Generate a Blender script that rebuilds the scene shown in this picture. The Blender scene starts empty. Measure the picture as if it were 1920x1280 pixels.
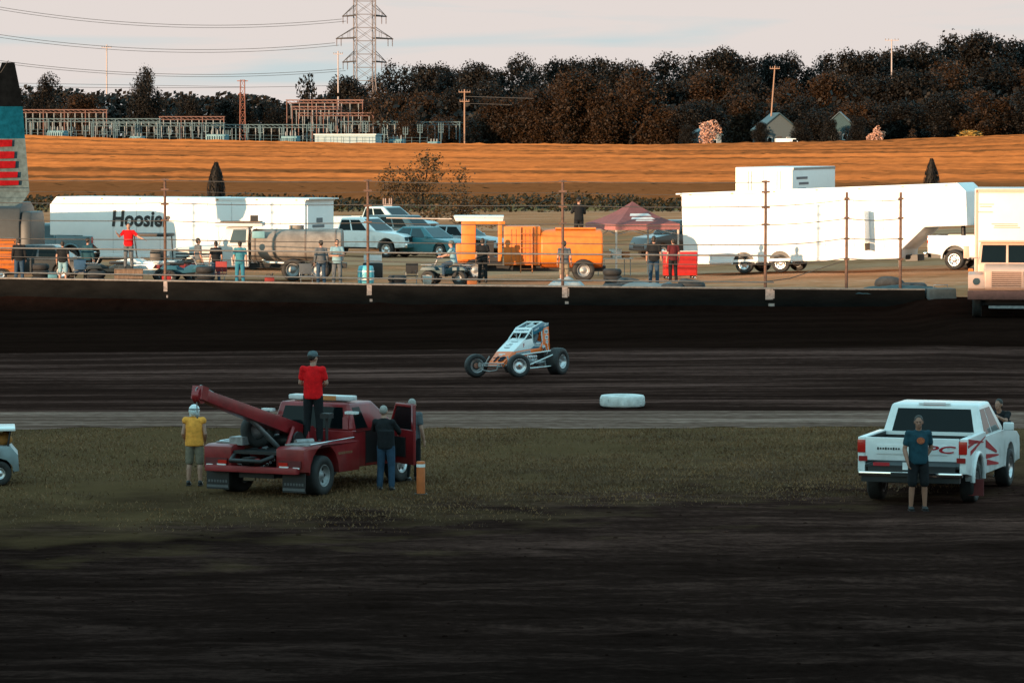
import bpy, bmesh, math, random
from mathutils import Vector, Matrix, noise
random.seed(7)
R = math.radians
SC = bpy.context.scene
COL = SC.collection

# ------------------------------------------------------------------ camera geometry
FPX = 7000.0                       # focal length in pixels of a 1920 px wide frame
CAM_Z = 6.9
PITCH = math.atan((640 - 272) / FPX)
CP, SP = math.cos(PITCH), math.sin(PITCH)

def at(px, py, D):
    """world point seen at photo pixel (px, py) at distance Y = D"""
    dx, dy = (px - 960) / FPX, (640 - py) / FPX
    vy, vz = CP + dy * SP, -SP + dy * CP
    k = D / vy
    return Vector((dx * k, D, CAM_Z + vz * k))

def smooth(a, b, x):
    t = max(0.0, min(1.0, (x - a) / (b - a)))
    return t * t * (3 - 2 * t)

def lerp(a, b, t): return a + (b - a) * t

def interp(x, xs, ys):
    if x <= xs[0]: return ys[0]
    for i in range(len(xs) - 1):
        if x <= xs[i + 1]:
            return lerp(ys[i], ys[i + 1], (x - xs[i]) / (xs[i + 1] - xs[i]))
    return ys[-1]

# ------------------------------------------------------------------ terrain
def wall_y(x):
    return interp(x, [-60, -30, -20, -10, -5, 0, 7, 13, 16, 30], [150.5, 148, 145.6, 141.4, 139.0, 137.6, 135.6, 134.4, 134.0, 133])
WALL_TOP = 1.74

def pit_z(x, y):
    z = 1.5 + 0.035 * max(0.0, x - 6.0) * smooth(132, 150, y)
    return z

def crest_z(x):
    return interp(x, [-140, -84, -60, -24, 22, 60, 89, 140], [8.7, 7.9, 7.15, 6.5, 6.2, 6.7, 8.1, 10.0])

def terrain(x, y):
    if y < 95:
        return 0.0
    wy = wall_y(x)
    zt = 0.0
    if y < wy + 0.3 or (y < wy + 4 and x > 13):
        zw = lerp(0.5, 0.95, smooth(-20, 15, x))
        zt = zw * min(1.0, (y - 95) / (wy - 95))
    w = smooth(13.2, 15.3, x)
    if w > 0 and y < 140:
        za = interp(y, [95, 119, 124.2, 129.5, 135, 140], [0, 0.52, 1.03, 1.05, 1.5, 1.5])
        if y >= wy + 0.3:
            zt = pit_z(x, y)
        zt = lerp(zt, max(za, 0), w)
        return zt
    if y < wy + 0.3:
        return zt
    if y < 290:
        return lerp(pit_z(x, y), 1.8, smooth(190, 290, y))
    cz = crest_z(x)
    if y < 650:
        t = (y - 290) / 360
        return lerp(1.8, cz, t + 0.10 * math.sin(math.pi * t))
    return cz - 2.0 * smooth(650, 720, y) + 3 * smooth(720, 1100, y)

# ------------------------------------------------------------------ materials
MATS = {}
def pbr(name, col, rough=0.6, metal=0.0, var=0.12, scale=6.0, bump=0.0, bscale=40.0, dirt=0.0, dirt_col=(0.05, 0.04, 0.032),
        stretch=None, coat=0.0, spec=0.5, col2=None, contrast=(0.35, 0.65), trans=0.0):
    if name in MATS: return MATS[name]
    m = bpy.data.materials.new(name); m.use_nodes = True
    nt = m.node_tree; N = nt.nodes; L = nt.links
    b = N['Principled BSDF']
    b.inputs['Roughness'].default_value = rough
    b.inputs['Metallic'].default_value = metal
    b.inputs['Specular IOR Level'].default_value = spec
    if coat: b.inputs['Coat Weight'].default_value = coat; b.inputs['Coat Roughness'].default_value = 0.15
    if trans: b.inputs['Transmission Weight'].default_value = trans
    tc = N.new('ShaderNodeTexCoord')
    mp = N.new('ShaderNodeMapping')
    if stretch: mp.inputs['Scale'].default_value = stretch
    L.new(tc.outputs['Object'], mp.inputs['Vector'])
    n1 = N.new('ShaderNodeTexNoise'); n1.inputs['Scale'].default_value = scale; n1.inputs['Detail'].default_value = 6
    n1.inputs['Roughness'].default_value = 0.65
    L.new(mp.outputs['Vector'], n1.inputs['Vector'])
    cr = N.new('ShaderNodeValToRGB')
    cr.color_ramp.elements[0].position = contrast[0]; cr.color_ramp.elements[1].position = contrast[1]
    c2 = col2 if col2 else tuple(c * (1 - var) for c in col)
    c1 = col if col2 else tuple(min(1, c * (1 + var * 0.5)) for c in col)
    cr.color_ramp.elements[0].color = (*c2, 1); cr.color_ramp.elements[1].color = (*c1, 1)
    L.new(n1.outputs['Fac'], cr.inputs['Fac'])
    src = cr.outputs['Color']
    if dirt > 0:
        n2 = N.new('ShaderNodeTexNoise'); n2.inputs['Scale'].default_value = 3.0; n2.inputs['Detail'].default_value = 8
        L.new(tc.outputs['Object'], n2.inputs['Vector'])
        sx = N.new('ShaderNodeSeparateXYZ'); L.new(tc.outputs['Object'], sx.inputs[0])
        mr = N.new('ShaderNodeMapRange'); mr.inputs['From Min'].default_value = 0.2; mr.inputs['From Max'].default_value = 1.3
        mr.inputs['To Min'].default_value = 0.25; mr.inputs['To Max'].default_value = -0.18
        L.new(sx.outputs['Z'], mr.inputs['Value'])
        ad = N.new('ShaderNodeMath'); ad.operation = 'ADD'
        L.new(n2.outputs['Fac'], ad.inputs[0]); L.new(mr.outputs['Result'], ad.inputs[1])
        r2 = N.new('ShaderNodeMapRange'); r2.inputs['From Min'].default_value = 0.5; r2.inputs['From Max'].default_value = 0.75
        r2.inputs['To Max'].default_value = dirt
        L.new(ad.outputs[0], r2.inputs['Value'])
        mx = N.new('ShaderNodeMix'); mx.data_type = 'RGBA'
        L.new(r2.outputs['Result'], mx.inputs['Factor']); L.new(src, mx.inputs['A']); mx.inputs['B'].default_value = (*dirt_col, 1)
        src = mx.outputs['Result']
    L.new(src, b.inputs['Base Color'])
    if bump > 0:
        n3 = N.new('ShaderNodeTexNoise'); n3.inputs['Scale'].default_value = bscale; n3.inputs['Detail'].default_value = 5
        L.new(mp.outputs['Vector'], n3.inputs['Vector'])
        bp = N.new('ShaderNodeBump'); bp.inputs['Strength'].default_value = bump; bp.inputs['Distance'].default_value = 0.02
        L.new(n3.outputs['Fac'], bp.inputs['Height']); L.new(bp.outputs['Normal'], b.inputs['Normal'])
    MATS[name] = m
    return m

def leaf_mat(name, c1, c2, rough=0.6):
    if name in MATS: return MATS[name]
    m = bpy.data.materials.new(name); m.use_nodes = True
    nt = m.node_tree; N = nt.nodes; L = nt.links
    b = N['Principled BSDF']; b.inputs['Roughness'].default_value = rough; b.inputs['Specular IOR Level'].default_value = 0.2
    g = N.new('ShaderNodeNewGeometry')
    tc = N.new('ShaderNodeTexCoord')
    n = N.new('ShaderNodeTexNoise'); n.inputs['Scale'].default_value = 0.35; n.inputs['Detail'].default_value = 2
    L.new(tc.outputs['Object'], n.inputs['Vector'])
    mx = N.new('ShaderNodeMath'); mx.operation = 'MULTIPLY_ADD'; mx.inputs[1].default_value = 0.5
    L.new(g.outputs['Random Per Island'], mx.inputs[0])
    sub = N.new('ShaderNodeMath'); sub.operation = 'MULTIPLY_ADD'; sub.inputs[1].default_value = 1.6; sub.inputs[2].default_value = -0.55
    L.new(n.outputs['Fac'], sub.inputs[0]); L.new(sub.outputs[0], mx.inputs[2])
    cr = N.new('ShaderNodeValToRGB')
    cr.color_ramp.elements[0].color = (*c1, 1); cr.color_ramp.elements[1].color = (*c2, 1)
    L.new(mx.outputs[0], cr.inputs['Fac']); L.new(cr.outputs['Color'], b.inputs['Base Color'])
    MATS[name] = m
    return m

def glass_mat(name, col, rough=0.08):
    m = pbr(name, col, rough=rough, var=0.1, spec=0.16, scale=2.0)
    return m

# ------------------------------------------------------------------ mesh builder
class MB:
    def __init__(self): self.v = []; self.f = []; self.mi = []; self.sm = []
    def add(self, verts, faces, mi=0, smooth_=False, M=None):
        o = len(self.v)
        self.v += [(M @ Vector(p)) if M is not None else Vector(p) for p in verts]
        for f in faces:
            self.f.append([o + i for i in f]); self.mi.append(mi); self.sm.append(smooth_)
        return self
    def box(self, c, s, M=None, mi=0, rz=0.0, ry=0.0):
        hx, hy, hz = s[0] / 2, s[1] / 2, s[2] / 2
        T = Matrix.Translation(c)
        if rz: T = T @ Matrix.Rotation(rz, 4, 'Z')
        if ry: T = T @ Matrix.Rotation(ry, 4, 'Y')
        if M is not None: T = M @ T
        vs = [(x, y, z) for x in (-hx, hx) for y in (-hy, hy) for z in (-hz, hz)]
        fs = [(0, 1, 3, 2), (4, 6, 7, 5), (0, 4, 5, 1), (2, 3, 7, 6), (0, 2, 6, 4), (1, 5, 7, 3)]
        return self.add(vs, fs, mi, False, T)
    def hexa(self, b4, t4, mi=0):
        return self.add(list(b4) + list(t4), [(3, 2, 1, 0), (4, 5, 6, 7), (0, 1, 5, 4), (1, 2, 6, 5), (2, 3, 7, 6), (3, 0, 4, 7)], mi)
    def prism(self, outline, y0, y1, mi=0, axis='y'):
        n = len(outline)
        if axis == 'y':
            vs = [(x, y0, z) for x, z in outline] + [(x, y1, z) for x, z in outline]
        elif axis == 'x':
            vs = [(y0, x, z) for x, z in outline] + [(y1, x, z) for x, z in outline]
        else:
            vs = [(x, z, y0) for x, z in outline] + [(x, z, y1) for x, z in outline]
        fs = [tuple(range(n)), tuple(range(2 * n - 1, n - 1, -1))] + [(i, i + n, (i + 1) % n + n, (i + 1) % n) for i in range(n)]
        return self.add(vs, fs, mi)
    def cyl(self, p0, p1, r0, r1=None, n=10, mi=0, caps=True, smooth_=True):
        p0, p1 = Vector(p0), Vector(p1); r1 = r0 if r1 is None else r1
        d = (p1 - p0).normalized()
        a = d.orthogonal().normalized(); b = d.cross(a)
        vs = []
        for p, r in ((p0, r0), (p1, r1)):
            vs += [p + (a * math.cos(2 * math.pi * i / n) + b * math.sin(2 * math.pi * i / n)) * r for i in range(n)]
        fs = [(i, (i + 1) % n, (i + 1) % n + n, i + n) for i in range(n)]
        self.add(vs, fs, mi, smooth_)
        if caps:
            self.add(vs[:n], [tuple(range(n - 1, -1, -1))], mi); self.add(vs[n:], [tuple(range(n))], mi)
        return self
    def tube(self, pts, r, n=8, mi=0, closed=False):
        pts = [Vector(p) for p in pts]
        m = len(pts); rings = []
        ref = Vector((0, 0, 1))
        for i, p in enumerate(pts):
            if closed: d = (pts[(i + 1) % m] - pts[i - 1]).normalized()
            elif i == 0: d = (pts[1] - p).normalized()
            elif i == m - 1: d = (p - pts[i - 1]).normalized()
            else: d = ((pts[i + 1] - p).normalized() + (p - pts[i - 1]).normalized()).normalized()
            a = d.cross(ref)
            if a.length < 0.05: a = d.cross(Vector((0, 1, 0)))
            a.normalize(); b = a.cross(d)
            rr = r[i] if isinstance(r, (list, tuple)) else r
            rings.append([p + (a * math.cos(2 * math.pi * k / n) + b * math.sin(2 * math.pi * k / n)) * rr for k in range(n)])
        vs = [q for rg in rings for q in rg]
        fs = []
        for i in range(m if closed else m - 1):
            j = (i + 1) % m
            fs += [(i * n + k, i * n + (k + 1) % n, j * n + (k + 1) % n, j * n + k) for k in range(n)]
        self.add(vs, fs, mi, True)
        if not closed:
            self.add(rings[0], [tuple(range(n - 1, -1, -1))], mi); self.add(rings[-1], [tuple(range(n))], mi)
        return self
    def lathe(self, prof, c=(0, 0, 0), axis='y', n=24, mi=0, closed=False, M=None):
        """prof: list of (radius, height along the axis)"""
        vs = []
        for r, h in prof:
            for i in range(n):
                t = 2 * math.pi * i / n
                x, y = r * math.cos(t), r * math.sin(t)
                p = (x, h, y) if axis == 'y' else ((h, x, y) if axis == 'x' else (x, y, h))
                vs.append(Vector(p) + Vector(c))
        m = len(prof); fs = []
        for i in range(m if closed else m - 1):
            j = (i + 1) % m
            fs += [(i * n + k, i * n + (k + 1) % n, j * n + (k + 1) % n, j * n + k) for k in range(n)]
        return self.add(vs, fs, mi, True, M)
    def ball(self, c, r, n=12, m=8, mi=0, M=None):
        if not isinstance(r, (tuple, list)): r = (r, r, r)
        vs = [(0, 0, -1)]
        for j in range(1, m):
            t = math.pi * j / m - math.pi / 2
            vs += [(math.cos(t) * math.cos(2 * math.pi * i / n), math.cos(t) * math.sin(2 * math.pi * i / n), math.sin(t)) for i in range(n)]
        vs.append((0, 0, 1))
        fs = [(0, 1 + (i + 1) % n, 1 + i) for i in range(n)]
        for j in range(m - 2):
            fs += [(1 + j * n + i, 1 + j * n + (i + 1) % n, 1 + (j + 1) * n + (i + 1) % n, 1 + (j + 1) * n + i) for i in range(n)]
        top = len(vs) - 1; o = 1 + (m - 2) * n
        fs += [(o + i, o + (i + 1) % n, top) for i in range(n)]
        T = Matrix.Translation(c) @ (M if M is not None else Matrix.Identity(4)) @ Matrix.Diagonal((*r, 1))
        return self.add(vs, fs, mi, True, T)
    def capsule(self, p0, p1, r0, r1, n=10):
        self.ball(p0, r0, n, 6); self.ball(p1, r1, n, 6); self.cyl(p0, p1, r0, r1, n, caps=False)
        return self
    def plate(self, q, t=0.008, inset=(0, 0, 0, 0), off=0.003, mi=0):
        """thin panel on a quad (4 corners counter clockwise seen from outside; bottom-left, bottom-right, top-right, top-left); inset left,right,bottom,top"""
        a, b, c, d = [Vector(p) for p in q]
        l, r, bo, to = inset
        def P(u, v): return a.lerp(b, u).lerp(d.lerp(c, u), v)
        n = (b - a).cross(d - a).normalized()
        q2 = [P(l, bo), P(1 - r, bo), P(1 - r, 1 - to), P(l, 1 - to)]
        return self.hexa([p + n * (off - t) for p in q2], [p + n * off for p in q2], mi)
    def build(self, name, mats, parent=None, bevel=0.0, seg=2, angle=35, loc=None, recalc=True):
        me = bpy.data.meshes.new(name)
        me.from_pydata([tuple(p) for p in self.v], [], self.f)
        if not isinstance(mats, (list, tuple)): mats = [mats]
        for m in mats: me.materials.append(m)
        me.polygons.foreach_set('material_index', self.mi)
        me.polygons.foreach_set('use_smooth', self.sm)
        if recalc or bevel:
            bm = bmesh.new(); bm.from_mesh(me)
            if bevel:
                bmesh.ops.remove_doubles(bm, verts=bm.verts, dist=1e-5)
                bmesh.ops.recalc_face_normals(bm, faces=bm.faces)
                es = [e for e in bm.edges if len(e.link_faces) == 2 and e.calc_face_angle(0) > R(angle)]
                bmesh.ops.bevel(bm, geom=es, offset=bevel, segments=seg, affect='EDGES', profile=0.6, clamp_overlap=True)
                for f in bm.faces: f.smooth = True
            bmesh.ops.recalc_face_normals(bm, faces=bm.faces)
            bm.to_mesh(me); bm.free()
            if bevel:
                try: me.set_sharp_from_angle(angle=R(40))
                except Exception: pass
        o = bpy.data.objects.new(name, me); COL.objects.link(o)
        if parent is not None: o.parent = parent
        if loc is not None: o.location = loc
        return o

def tag(o, label=None, cat=None, group=None, kind=None):
    if label: o['label'] = label
    if cat: o['category'] = cat
    if group: o['group'] = group
    if kind: o['kind'] = kind
    return o

def thing(name, label, cat, loc=(0, 0, 0), rz=0.0, group=None, rot=None):
    o = bpy.data.objects.new(name, None); COL.objects.link(o)
    o.empty_display_size = 0.3
    o.location = loc
    o.rotation_euler = rot if rot else (0, 0, rz)
    return tag(o, label, cat, group)

def kids(o): return [c for c in bpy.data.objects if c.parent == o]
def dup(root, loc, rz=None, label=None, group=None, scale=None, cat=None):
    r = root.copy(); COL.objects.link(r); r.location = loc
    if rz is not None: r.rotation_euler = (0, 0, rz)
    if scale is not None: r.scale = scale if isinstance(scale, (tuple, list)) else (scale,) * 3
    if label: r['label'] = label
    if group: r['group'] = group
    for ch in kids(root):
        c = ch.copy(); COL.objects.link(c); c.parent = r
        for g in kids(ch):
            d = g.copy(); COL.objects.link(d); d.parent = c
    return r

def text(name, s, size, mat, parent, M, extrude=0.004, width=1.0, shear=0.0, bold=0.0):
    cu = bpy.data.curves.new('t', 'FONT'); cu.body = s; cu.size = size; cu.extrude = extrude
    cu.align_x = 'CENTER'; cu.align_y = 'CENTER'; cu.shear = shear; cu.offset = bold
    cu.resolution_u = 3
    t = bpy.data.objects.new('t', cu); COL.objects.link(t)
    bpy.context.view_layer.update()
    me = bpy.data.meshes.new_from_object(t.evaluated_get(bpy.context.evaluated_depsgraph_get()))
    bpy.data.objects.remove(t); bpy.data.curves.remove(cu)
    me.materials.clear(); me.materials.append(mat); me.name = name
    o = bpy.data.objects.new(name, me); COL.objects.link(o)
    o.parent = parent
    o.matrix_local = M @ Matrix.Diagonal((width, 1, 1, 1))
    return o

def frame(origin, xdir, ydir):
    x = Vector(xdir).normalized(); y = Vector(ydir); y = (y - x * y.dot(x)).normalized(); z = x.cross(y)
    M = Matrix(((x.x, y.x, z.x, origin[0]), (x.y, y.y, z.y, origin[1]), (x.z, y.z, z.z, origin[2]), (0, 0, 0, 1)))
    return M

# palette
white = pbr('white_paint', (0.78, 0.79, 0.78), 0.35, var=0.05, dirt=0.35, coat=0.3)
white_clean = pbr('white_trailer_skin', (0.80, 0.80, 0.79), 0.4, var=0.04, scale=2)
white_trim = pbr('white_trim', (0.74, 0.74, 0.73), 0.5, var=0.06)
rubber = pbr('tyre_rubber', (0.012, 0.012, 0.013), 0.75, var=0.3, bump=0.3, bscale=30, dirt=0.35, dirt_col=(0.03, 0.025, 0.02))
rubber_worn = pbr('race_tyre_rubber', (0.016, 0.016, 0.017), 0.6, var=0.4, scale=12, bump=0.25, bscale=60)
alu = pbr('wheel_aluminium', (0.62, 0.63, 0.64), 0.32, metal=0.85, var=0.15, scale=12)
steel = pbr('dull_steel', (0.30, 0.30, 0.30), 0.5, metal=0.6, var=0.3, scale=8)
chrome = pbr('chrome', (0.75, 0.76, 0.78), 0.12, metal=1.0, var=0.05)
black = pbr('black_trim', (0.012, 0.012, 0.013), 0.5, var=0.3)
blackcloth = pbr('black_cloth', (0.012, 0.013, 0.015), 0.9, var=0.3, bump=0.2)
glass = glass_mat('dark_window_glass', (0.004, 0.007, 0.008))
glass_lit = glass_mat('pale_window_glass', (0.06, 0.09, 0.10), 0.1)
orange = pbr('orange_car_paint', (0.90, 0.15, 0.012), 0.3, var=0.08, coat=0.4)
orange_eq = pbr('orange_machine_paint', (0.72, 0.165, 0.015), 0.5, var=0.18, scale=3, dirt=0.4)
redtruck = pbr('red_truck_paint', (0.24, 0.009, 0.012), 0.38, var=0.3, scale=3, dirt=0.4, coat=0.2)
redmark = pbr('red_graphics', (0.42, 0.015, 0.025), 0.4, var=0.1)
redlens = pbr('red_lamp_lens', (0.55, 0.02, 0.012), 0.2, var=0.1, coat=0.5)
tealblue = pbr('blue_car_paint', (0.02, 0.16, 0.24), 0.3, var=0.1, coat=0.4)
navy = pbr('navy_number_paint', (0.015, 0.05, 0.09), 0.4, var=0.1)
skin = pbr('skin', (0.38, 0.20, 0.14), 0.55, var=0.1, scale=10)
skin_tan = pbr('tanned_skin', (0.30, 0.14, 0.09), 0.55, var=0.1, scale=10)
hairdark = pbr('dark_hair', (0.02, 0.014, 0.01), 0.6, var=0.3, scale=30)
hairgrey = pbr('grey_hair', (0.30, 0.28, 0.26), 0.6, var=0.3, scale=30)
wood_dark = pbr('weathered_wood', (0.16, 0.10, 0.065), 0.8, var=0.4, scale=5, stretch=(4, 4, 0.6), bump=0.3)
# ------------------------------------------------------------------ camera, sun, sky
cam_d = bpy.data.cameras.new('camera'); cam = bpy.data.objects.new('camera', cam_d); COL.objects.link(cam)
cam_d.sensor_width = 36; cam_d.lens = 36 * FPX / 1920; cam_d.clip_start = 0.5; cam_d.clip_end = 6000
cam.location = (0, 0, CAM_Z); cam.rotation_euler = (math.pi / 2 - PITCH, 0, 0)
SC.camera = cam

SUN_EL, SUN_AZ = 3.7, 38.0      # elevation; azimuth measured from straight behind the camera towards the left
to_sun = Vector((-math.sin(R(SUN_AZ)) * math.cos(R(SUN_EL)), -math.cos(R(SUN_AZ)) * math.cos(R(SUN_EL)), math.sin(R(SUN_EL))))
sl = bpy.data.lights.new('sun', 'SUN'); so = bpy.data.objects.new('sun', sl); COL.objects.link(so)
sl.energy = 5.0; sl.angle = R(0.5); sl.color = (1.0, 0.66, 0.40)
so.rotation_euler = to_sun.to_track_quat('Z', 'Y').to_euler()
so.location = (-60, -60, 60)

w = bpy.data.worlds.new('World'); SC.world = w; w.use_nodes = True
nt = w.node_tree; N = nt.nodes; L = nt.links
bg = N['Background']; bg.inputs['Strength'].default_value = 0.1
sky = N.new('ShaderNodeTexSky'); sky.sky_type = 'NISHITA'; sky.sun_disc = False
sky.sun_elevation = R(SUN_EL); sky.sun_rotation = math.atan2(to_sun.x, to_sun.y)
sky.altitude = 100; sky.air_density = 1.0; sky.dust_density = 1.5; sky.ozone_density = 2.0
tint = N.new('ShaderNodeMix'); tint.data_type = 'RGBA'; tint.blend_type = 'MULTIPLY'; tint.inputs['Factor'].default_value = 1
tint.inputs['B'].default_value = (0.75, 1.1, 1.05, 1)
L.new(sky.outputs[0], tint.inputs['A'])
addc = N.new('ShaderNodeMix'); addc.data_type = 'RGBA'; addc.blend_type = 'ADD'; addc.inputs['Factor'].default_value = 1
addc.inputs['B'].default_value = (2.6, 4.7, 5.1, 1)       # high blue dusk air
L.new(tint.outputs['Result'], addc.inputs['A'])
tc = N.new('ShaderNodeTexCoord'); sep = N.new('ShaderNodeSeparateXYZ'); L.new(tc.outputs['Generated'], sep.inputs[0])
veil = N.new('ShaderNodeMapRange'); veil.inputs['From Min'].default_value = 0.03; veil.inputs['From Max'].default_value = 0.30
veil.inputs['To Min'].default_value = 1.0; veil.inputs['To Max'].default_value = 0.0; veil.interpolation_type = 'SMOOTHSTEP'
L.new(sep.outputs['Z'], veil.inputs['Value'])
# thin cloud sheet near the horizon, with bluish streaks
mp = N.new('ShaderNodeMapping'); mp.inputs['Scale'].default_value = (7, 7, 95); L.new(tc.outputs['Generated'], mp.inputs['Vector'])
cn = N.new('ShaderNodeTexNoise'); cn.inputs['Scale'].default_value = 1.0; cn.inputs['Detail'].default_value = 5; cn.inputs['Roughness'].default_value = 0.45
cn.inputs['Distortion'].default_value = 0.6
L.new(mp.outputs[0], cn.inputs['Vector'])
cr = N.new('ShaderNodeValToRGB')
cr.color_ramp.elements[0].position = 0.50; cr.color_ramp.elements[0].color = (4.3, 3.88, 3.68, 1)
cr.color_ramp.elements[1].position = 0.64; cr.color_ramp.elements[1].color = (3.3, 3.75, 3.8, 1)
L.new(cn.outputs['Fac'], cr.inputs['Fac'])
mix = N.new('ShaderNodeMix'); mix.data_type = 'RGBA'
L.new(veil.outputs['Result'], mix.inputs['Factor']); L.new(addc.outputs['Result'], mix.inputs['A']); L.new(cr.outputs['Color'], mix.inputs['B'])
L.new(mix.outputs['Result'], bg.inputs['Color'])
SC.view_settings.view_transform = 'Standard'; SC.view_settings.look = 'None'; SC.view_settings.exposure = 0.85; SC.view_settings.gamma = 1.0
SC.cycles.max_bounces = 6; SC.cycles.diffuse_bounces = 3; SC.cycles.use_denoising = True

# ------------------------------------------------------------------ ground materials
def ground_mat(name, stops, scales, bump=0.5, rough=0.95, bdist=0.05, bscale=3.0, vignette=None, turf=False):
    """stops: [(pos, colour)], scales: list of (mapping scale xyz, rotation z, weight)"""
    m = bpy.data.materials.new(name); m.use_nodes = True
    nt = m.node_tree; N = nt.nodes; L = nt.links
    b = N['Principled BSDF']; b.inputs['Roughness'].default_value = rough; b.inputs['Specular IOR Level'].default_value = 0.0
    tc = N.new('ShaderNodeTexCoord'); acc = None
    for sc_, rz, wt in scales:
        mp = N.new('ShaderNodeMapping'); mp.inputs['Scale'].default_value = sc_; mp.inputs['Rotation'].default_value = (0, 0, rz)
        L.new(tc.outputs['Object'], mp.inputs['Vector'])
        n = N.new('ShaderNodeTexNoise'); n.inputs['Scale'].default_value = 1.0; n.inputs['Detail'].default_value = 7; n.inputs['Roughness'].default_value = 0.62
        L.new(mp.outputs[0], n.inputs['Vector'])
        mm = N.new('ShaderNodeMath'); mm.operation = 'MULTIPLY_ADD'; mm.inputs[1].default_value = wt
        L.new(n.outputs['Fac'], mm.inputs[0])
        if acc is None: mm.inputs[2].default_value = 0.0
        else: L.new(acc, mm.inputs[2])
        acc = mm.outputs[0]
    cr = N.new('ShaderNodeValToRGB')
    e = cr.color_ramp.elements
    e[0].position, e[0].color = stops[0][0], (*stops[0][1], 1)
    e[1].position, e[1].color = stops[-1][0], (*stops[-1][1], 1)
    for p, c in stops[1:-1]:
        k = e.new(p); k.color = (*c, 1)
    L.new(acc, cr.inputs['Fac']); colour = cr.outputs['Color']
    if vignette:   # vignette painted into the soil colour: darker near the camera and to the left
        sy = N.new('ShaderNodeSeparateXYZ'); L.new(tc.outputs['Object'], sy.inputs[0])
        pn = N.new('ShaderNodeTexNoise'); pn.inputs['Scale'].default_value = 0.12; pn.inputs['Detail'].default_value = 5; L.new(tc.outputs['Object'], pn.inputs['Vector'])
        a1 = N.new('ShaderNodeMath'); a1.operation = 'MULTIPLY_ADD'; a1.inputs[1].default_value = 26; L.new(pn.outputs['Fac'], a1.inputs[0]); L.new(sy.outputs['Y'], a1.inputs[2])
        a2 = N.new('ShaderNodeMapRange'); a2.inputs['From Min'].default_value = vignette[0][1]; a2.inputs['From Max'].default_value = vignette[0][2]; L.new(a1.outputs[0], a2.inputs['Value'])
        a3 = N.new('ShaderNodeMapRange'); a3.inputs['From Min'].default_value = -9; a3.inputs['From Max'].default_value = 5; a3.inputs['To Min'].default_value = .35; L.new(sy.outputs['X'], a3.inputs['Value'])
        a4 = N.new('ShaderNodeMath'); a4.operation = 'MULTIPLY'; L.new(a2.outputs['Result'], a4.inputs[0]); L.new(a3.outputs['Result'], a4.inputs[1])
        vm = N.new('ShaderNodeMix'); vm.data_type = 'RGBA'; vm.blend_type = 'MULTIPLY'; vm.inputs['Factor'].default_value = 1; L.new(colour, vm.inputs['A']); vm.inputs['B'].default_value = (vignette[1] * 1.1, vignette[1], vignette[1] * .95, 1)
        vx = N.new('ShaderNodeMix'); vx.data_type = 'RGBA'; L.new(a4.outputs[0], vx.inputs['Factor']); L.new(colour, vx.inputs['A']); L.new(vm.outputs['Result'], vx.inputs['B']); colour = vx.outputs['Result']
    if turf:
        sy2 = N.new('ShaderNodeSeparateXYZ'); L.new(tc.outputs['Object'], sy2.inputs[0])
        tn = N.new('ShaderNodeTexNoise'); tn.inputs['Scale'].default_value = 0.5; tn.inputs['Detail'].default_value = 8; L.new(tc.outputs['Object'], tn.inputs['Vector'])
        b1 = N.new('ShaderNodeMath'); b1.operation = 'MULTIPLY_ADD'; b1.inputs[1].default_value = -0.75; L.new(sy2.outputs['X'], b1.inputs[0]); L.new(sy2.outputs['Y'], b1.inputs[2])
        b2 = N.new('ShaderNodeMath'); b2.operation = 'MULTIPLY_ADD'; b2.inputs[1].default_value = 30; L.new(tn.outputs['Fac'], b2.inputs[0]); L.new(b1.outputs[0], b2.inputs[2])
        b3 = N.new('ShaderNodeMapRange'); b3.inputs['From Min'].default_value = 82; b3.inputs['From Max'].default_value = 96; b3.inputs['To Max'].default_value = 0.8; L.new(b2.outputs[0], b3.inputs['Value'])
        gx = N.new('ShaderNodeMix'); gx.data_type = 'RGBA'; L.new(b3.outputs['Result'], gx.inputs['Factor']); L.new(colour, gx.inputs['A']); gx.inputs['B'].default_value = (0.135, 0.078, 0.038, 1); colour = gx.outputs['Result']
    L.new(colour, b.inputs['Base Color'])
    n3 = N.new('ShaderNodeTexNoise'); n3.inputs['Scale'].default_value = bscale; n3.inputs['Detail'].default_value = 8; n3.inputs['Roughness'].default_value = 0.7
    L.new(tc.outputs['Object'], n3.inputs['Vector'])
    bp = N.new('ShaderNodeBump'); bp.inputs['Strength'].default_value = bump; bp.inputs['Distance'].default_value = bdist
    L.new(n3.outputs['Fac'], bp.inputs['Height']); L.new(bp.outputs['Normal'], b.inputs['Normal'])
    return m

def grid(name, xs, ys, fz, mat, label=None):
    nx, ny = len(xs), len(ys)
    v = [(x, y, fz(x, y)) for y in ys for x in xs]
    f = [(j * nx + i, j * nx + i + 1, (j + 1) * nx + i + 1, (j + 1) * nx + i) for j in range(ny - 1) for i in range(nx - 1)]
    me = bpy.data.meshes.new(name); me.from_pydata(v, [], f); me.materials.append(mat)
    me.polygons.foreach_set('use_smooth', [True] * len(f))
    o = bpy.data.objects.new(name, me); COL.objects.link(o)
    tag(o, label, None, None, 'structure')
    return o

def frange(a, b, s):
    n = max(1, int(round((b - a) / s)))
    return [a + (b - a) * i / n for i in range(n + 1)]

def nz(x, y, z=0.0): return noise.noise(Vector((x, y, z)))

def infield_bump(x, y):
    # ruts and clods of the infield dirt
    r = R(-14)
    u, v = x * math.cos(r) - y * math.sin(r), x * math.sin(r) + y * math.cos(r)
    side = smooth(-6, 4, x)
    rut = (1 - abs(nz(u * 0.12, v * 0.75, 3))) ** 2 - 0.55
    z = rut * 0.15 * (0.25 + 0.75 * side) * (1 - smooth(60, 68, y))
    z += nz(x * 1.3, y * 1.3, 1) * 0.022 + nz(x * 4, y * 4, 2) * 0.012 * (0.4 + side) + nz(x * 0.25, y * 0.25, 5) * 0.03
    z *= 1 - smooth(88, 91, y)
    return z

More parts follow.
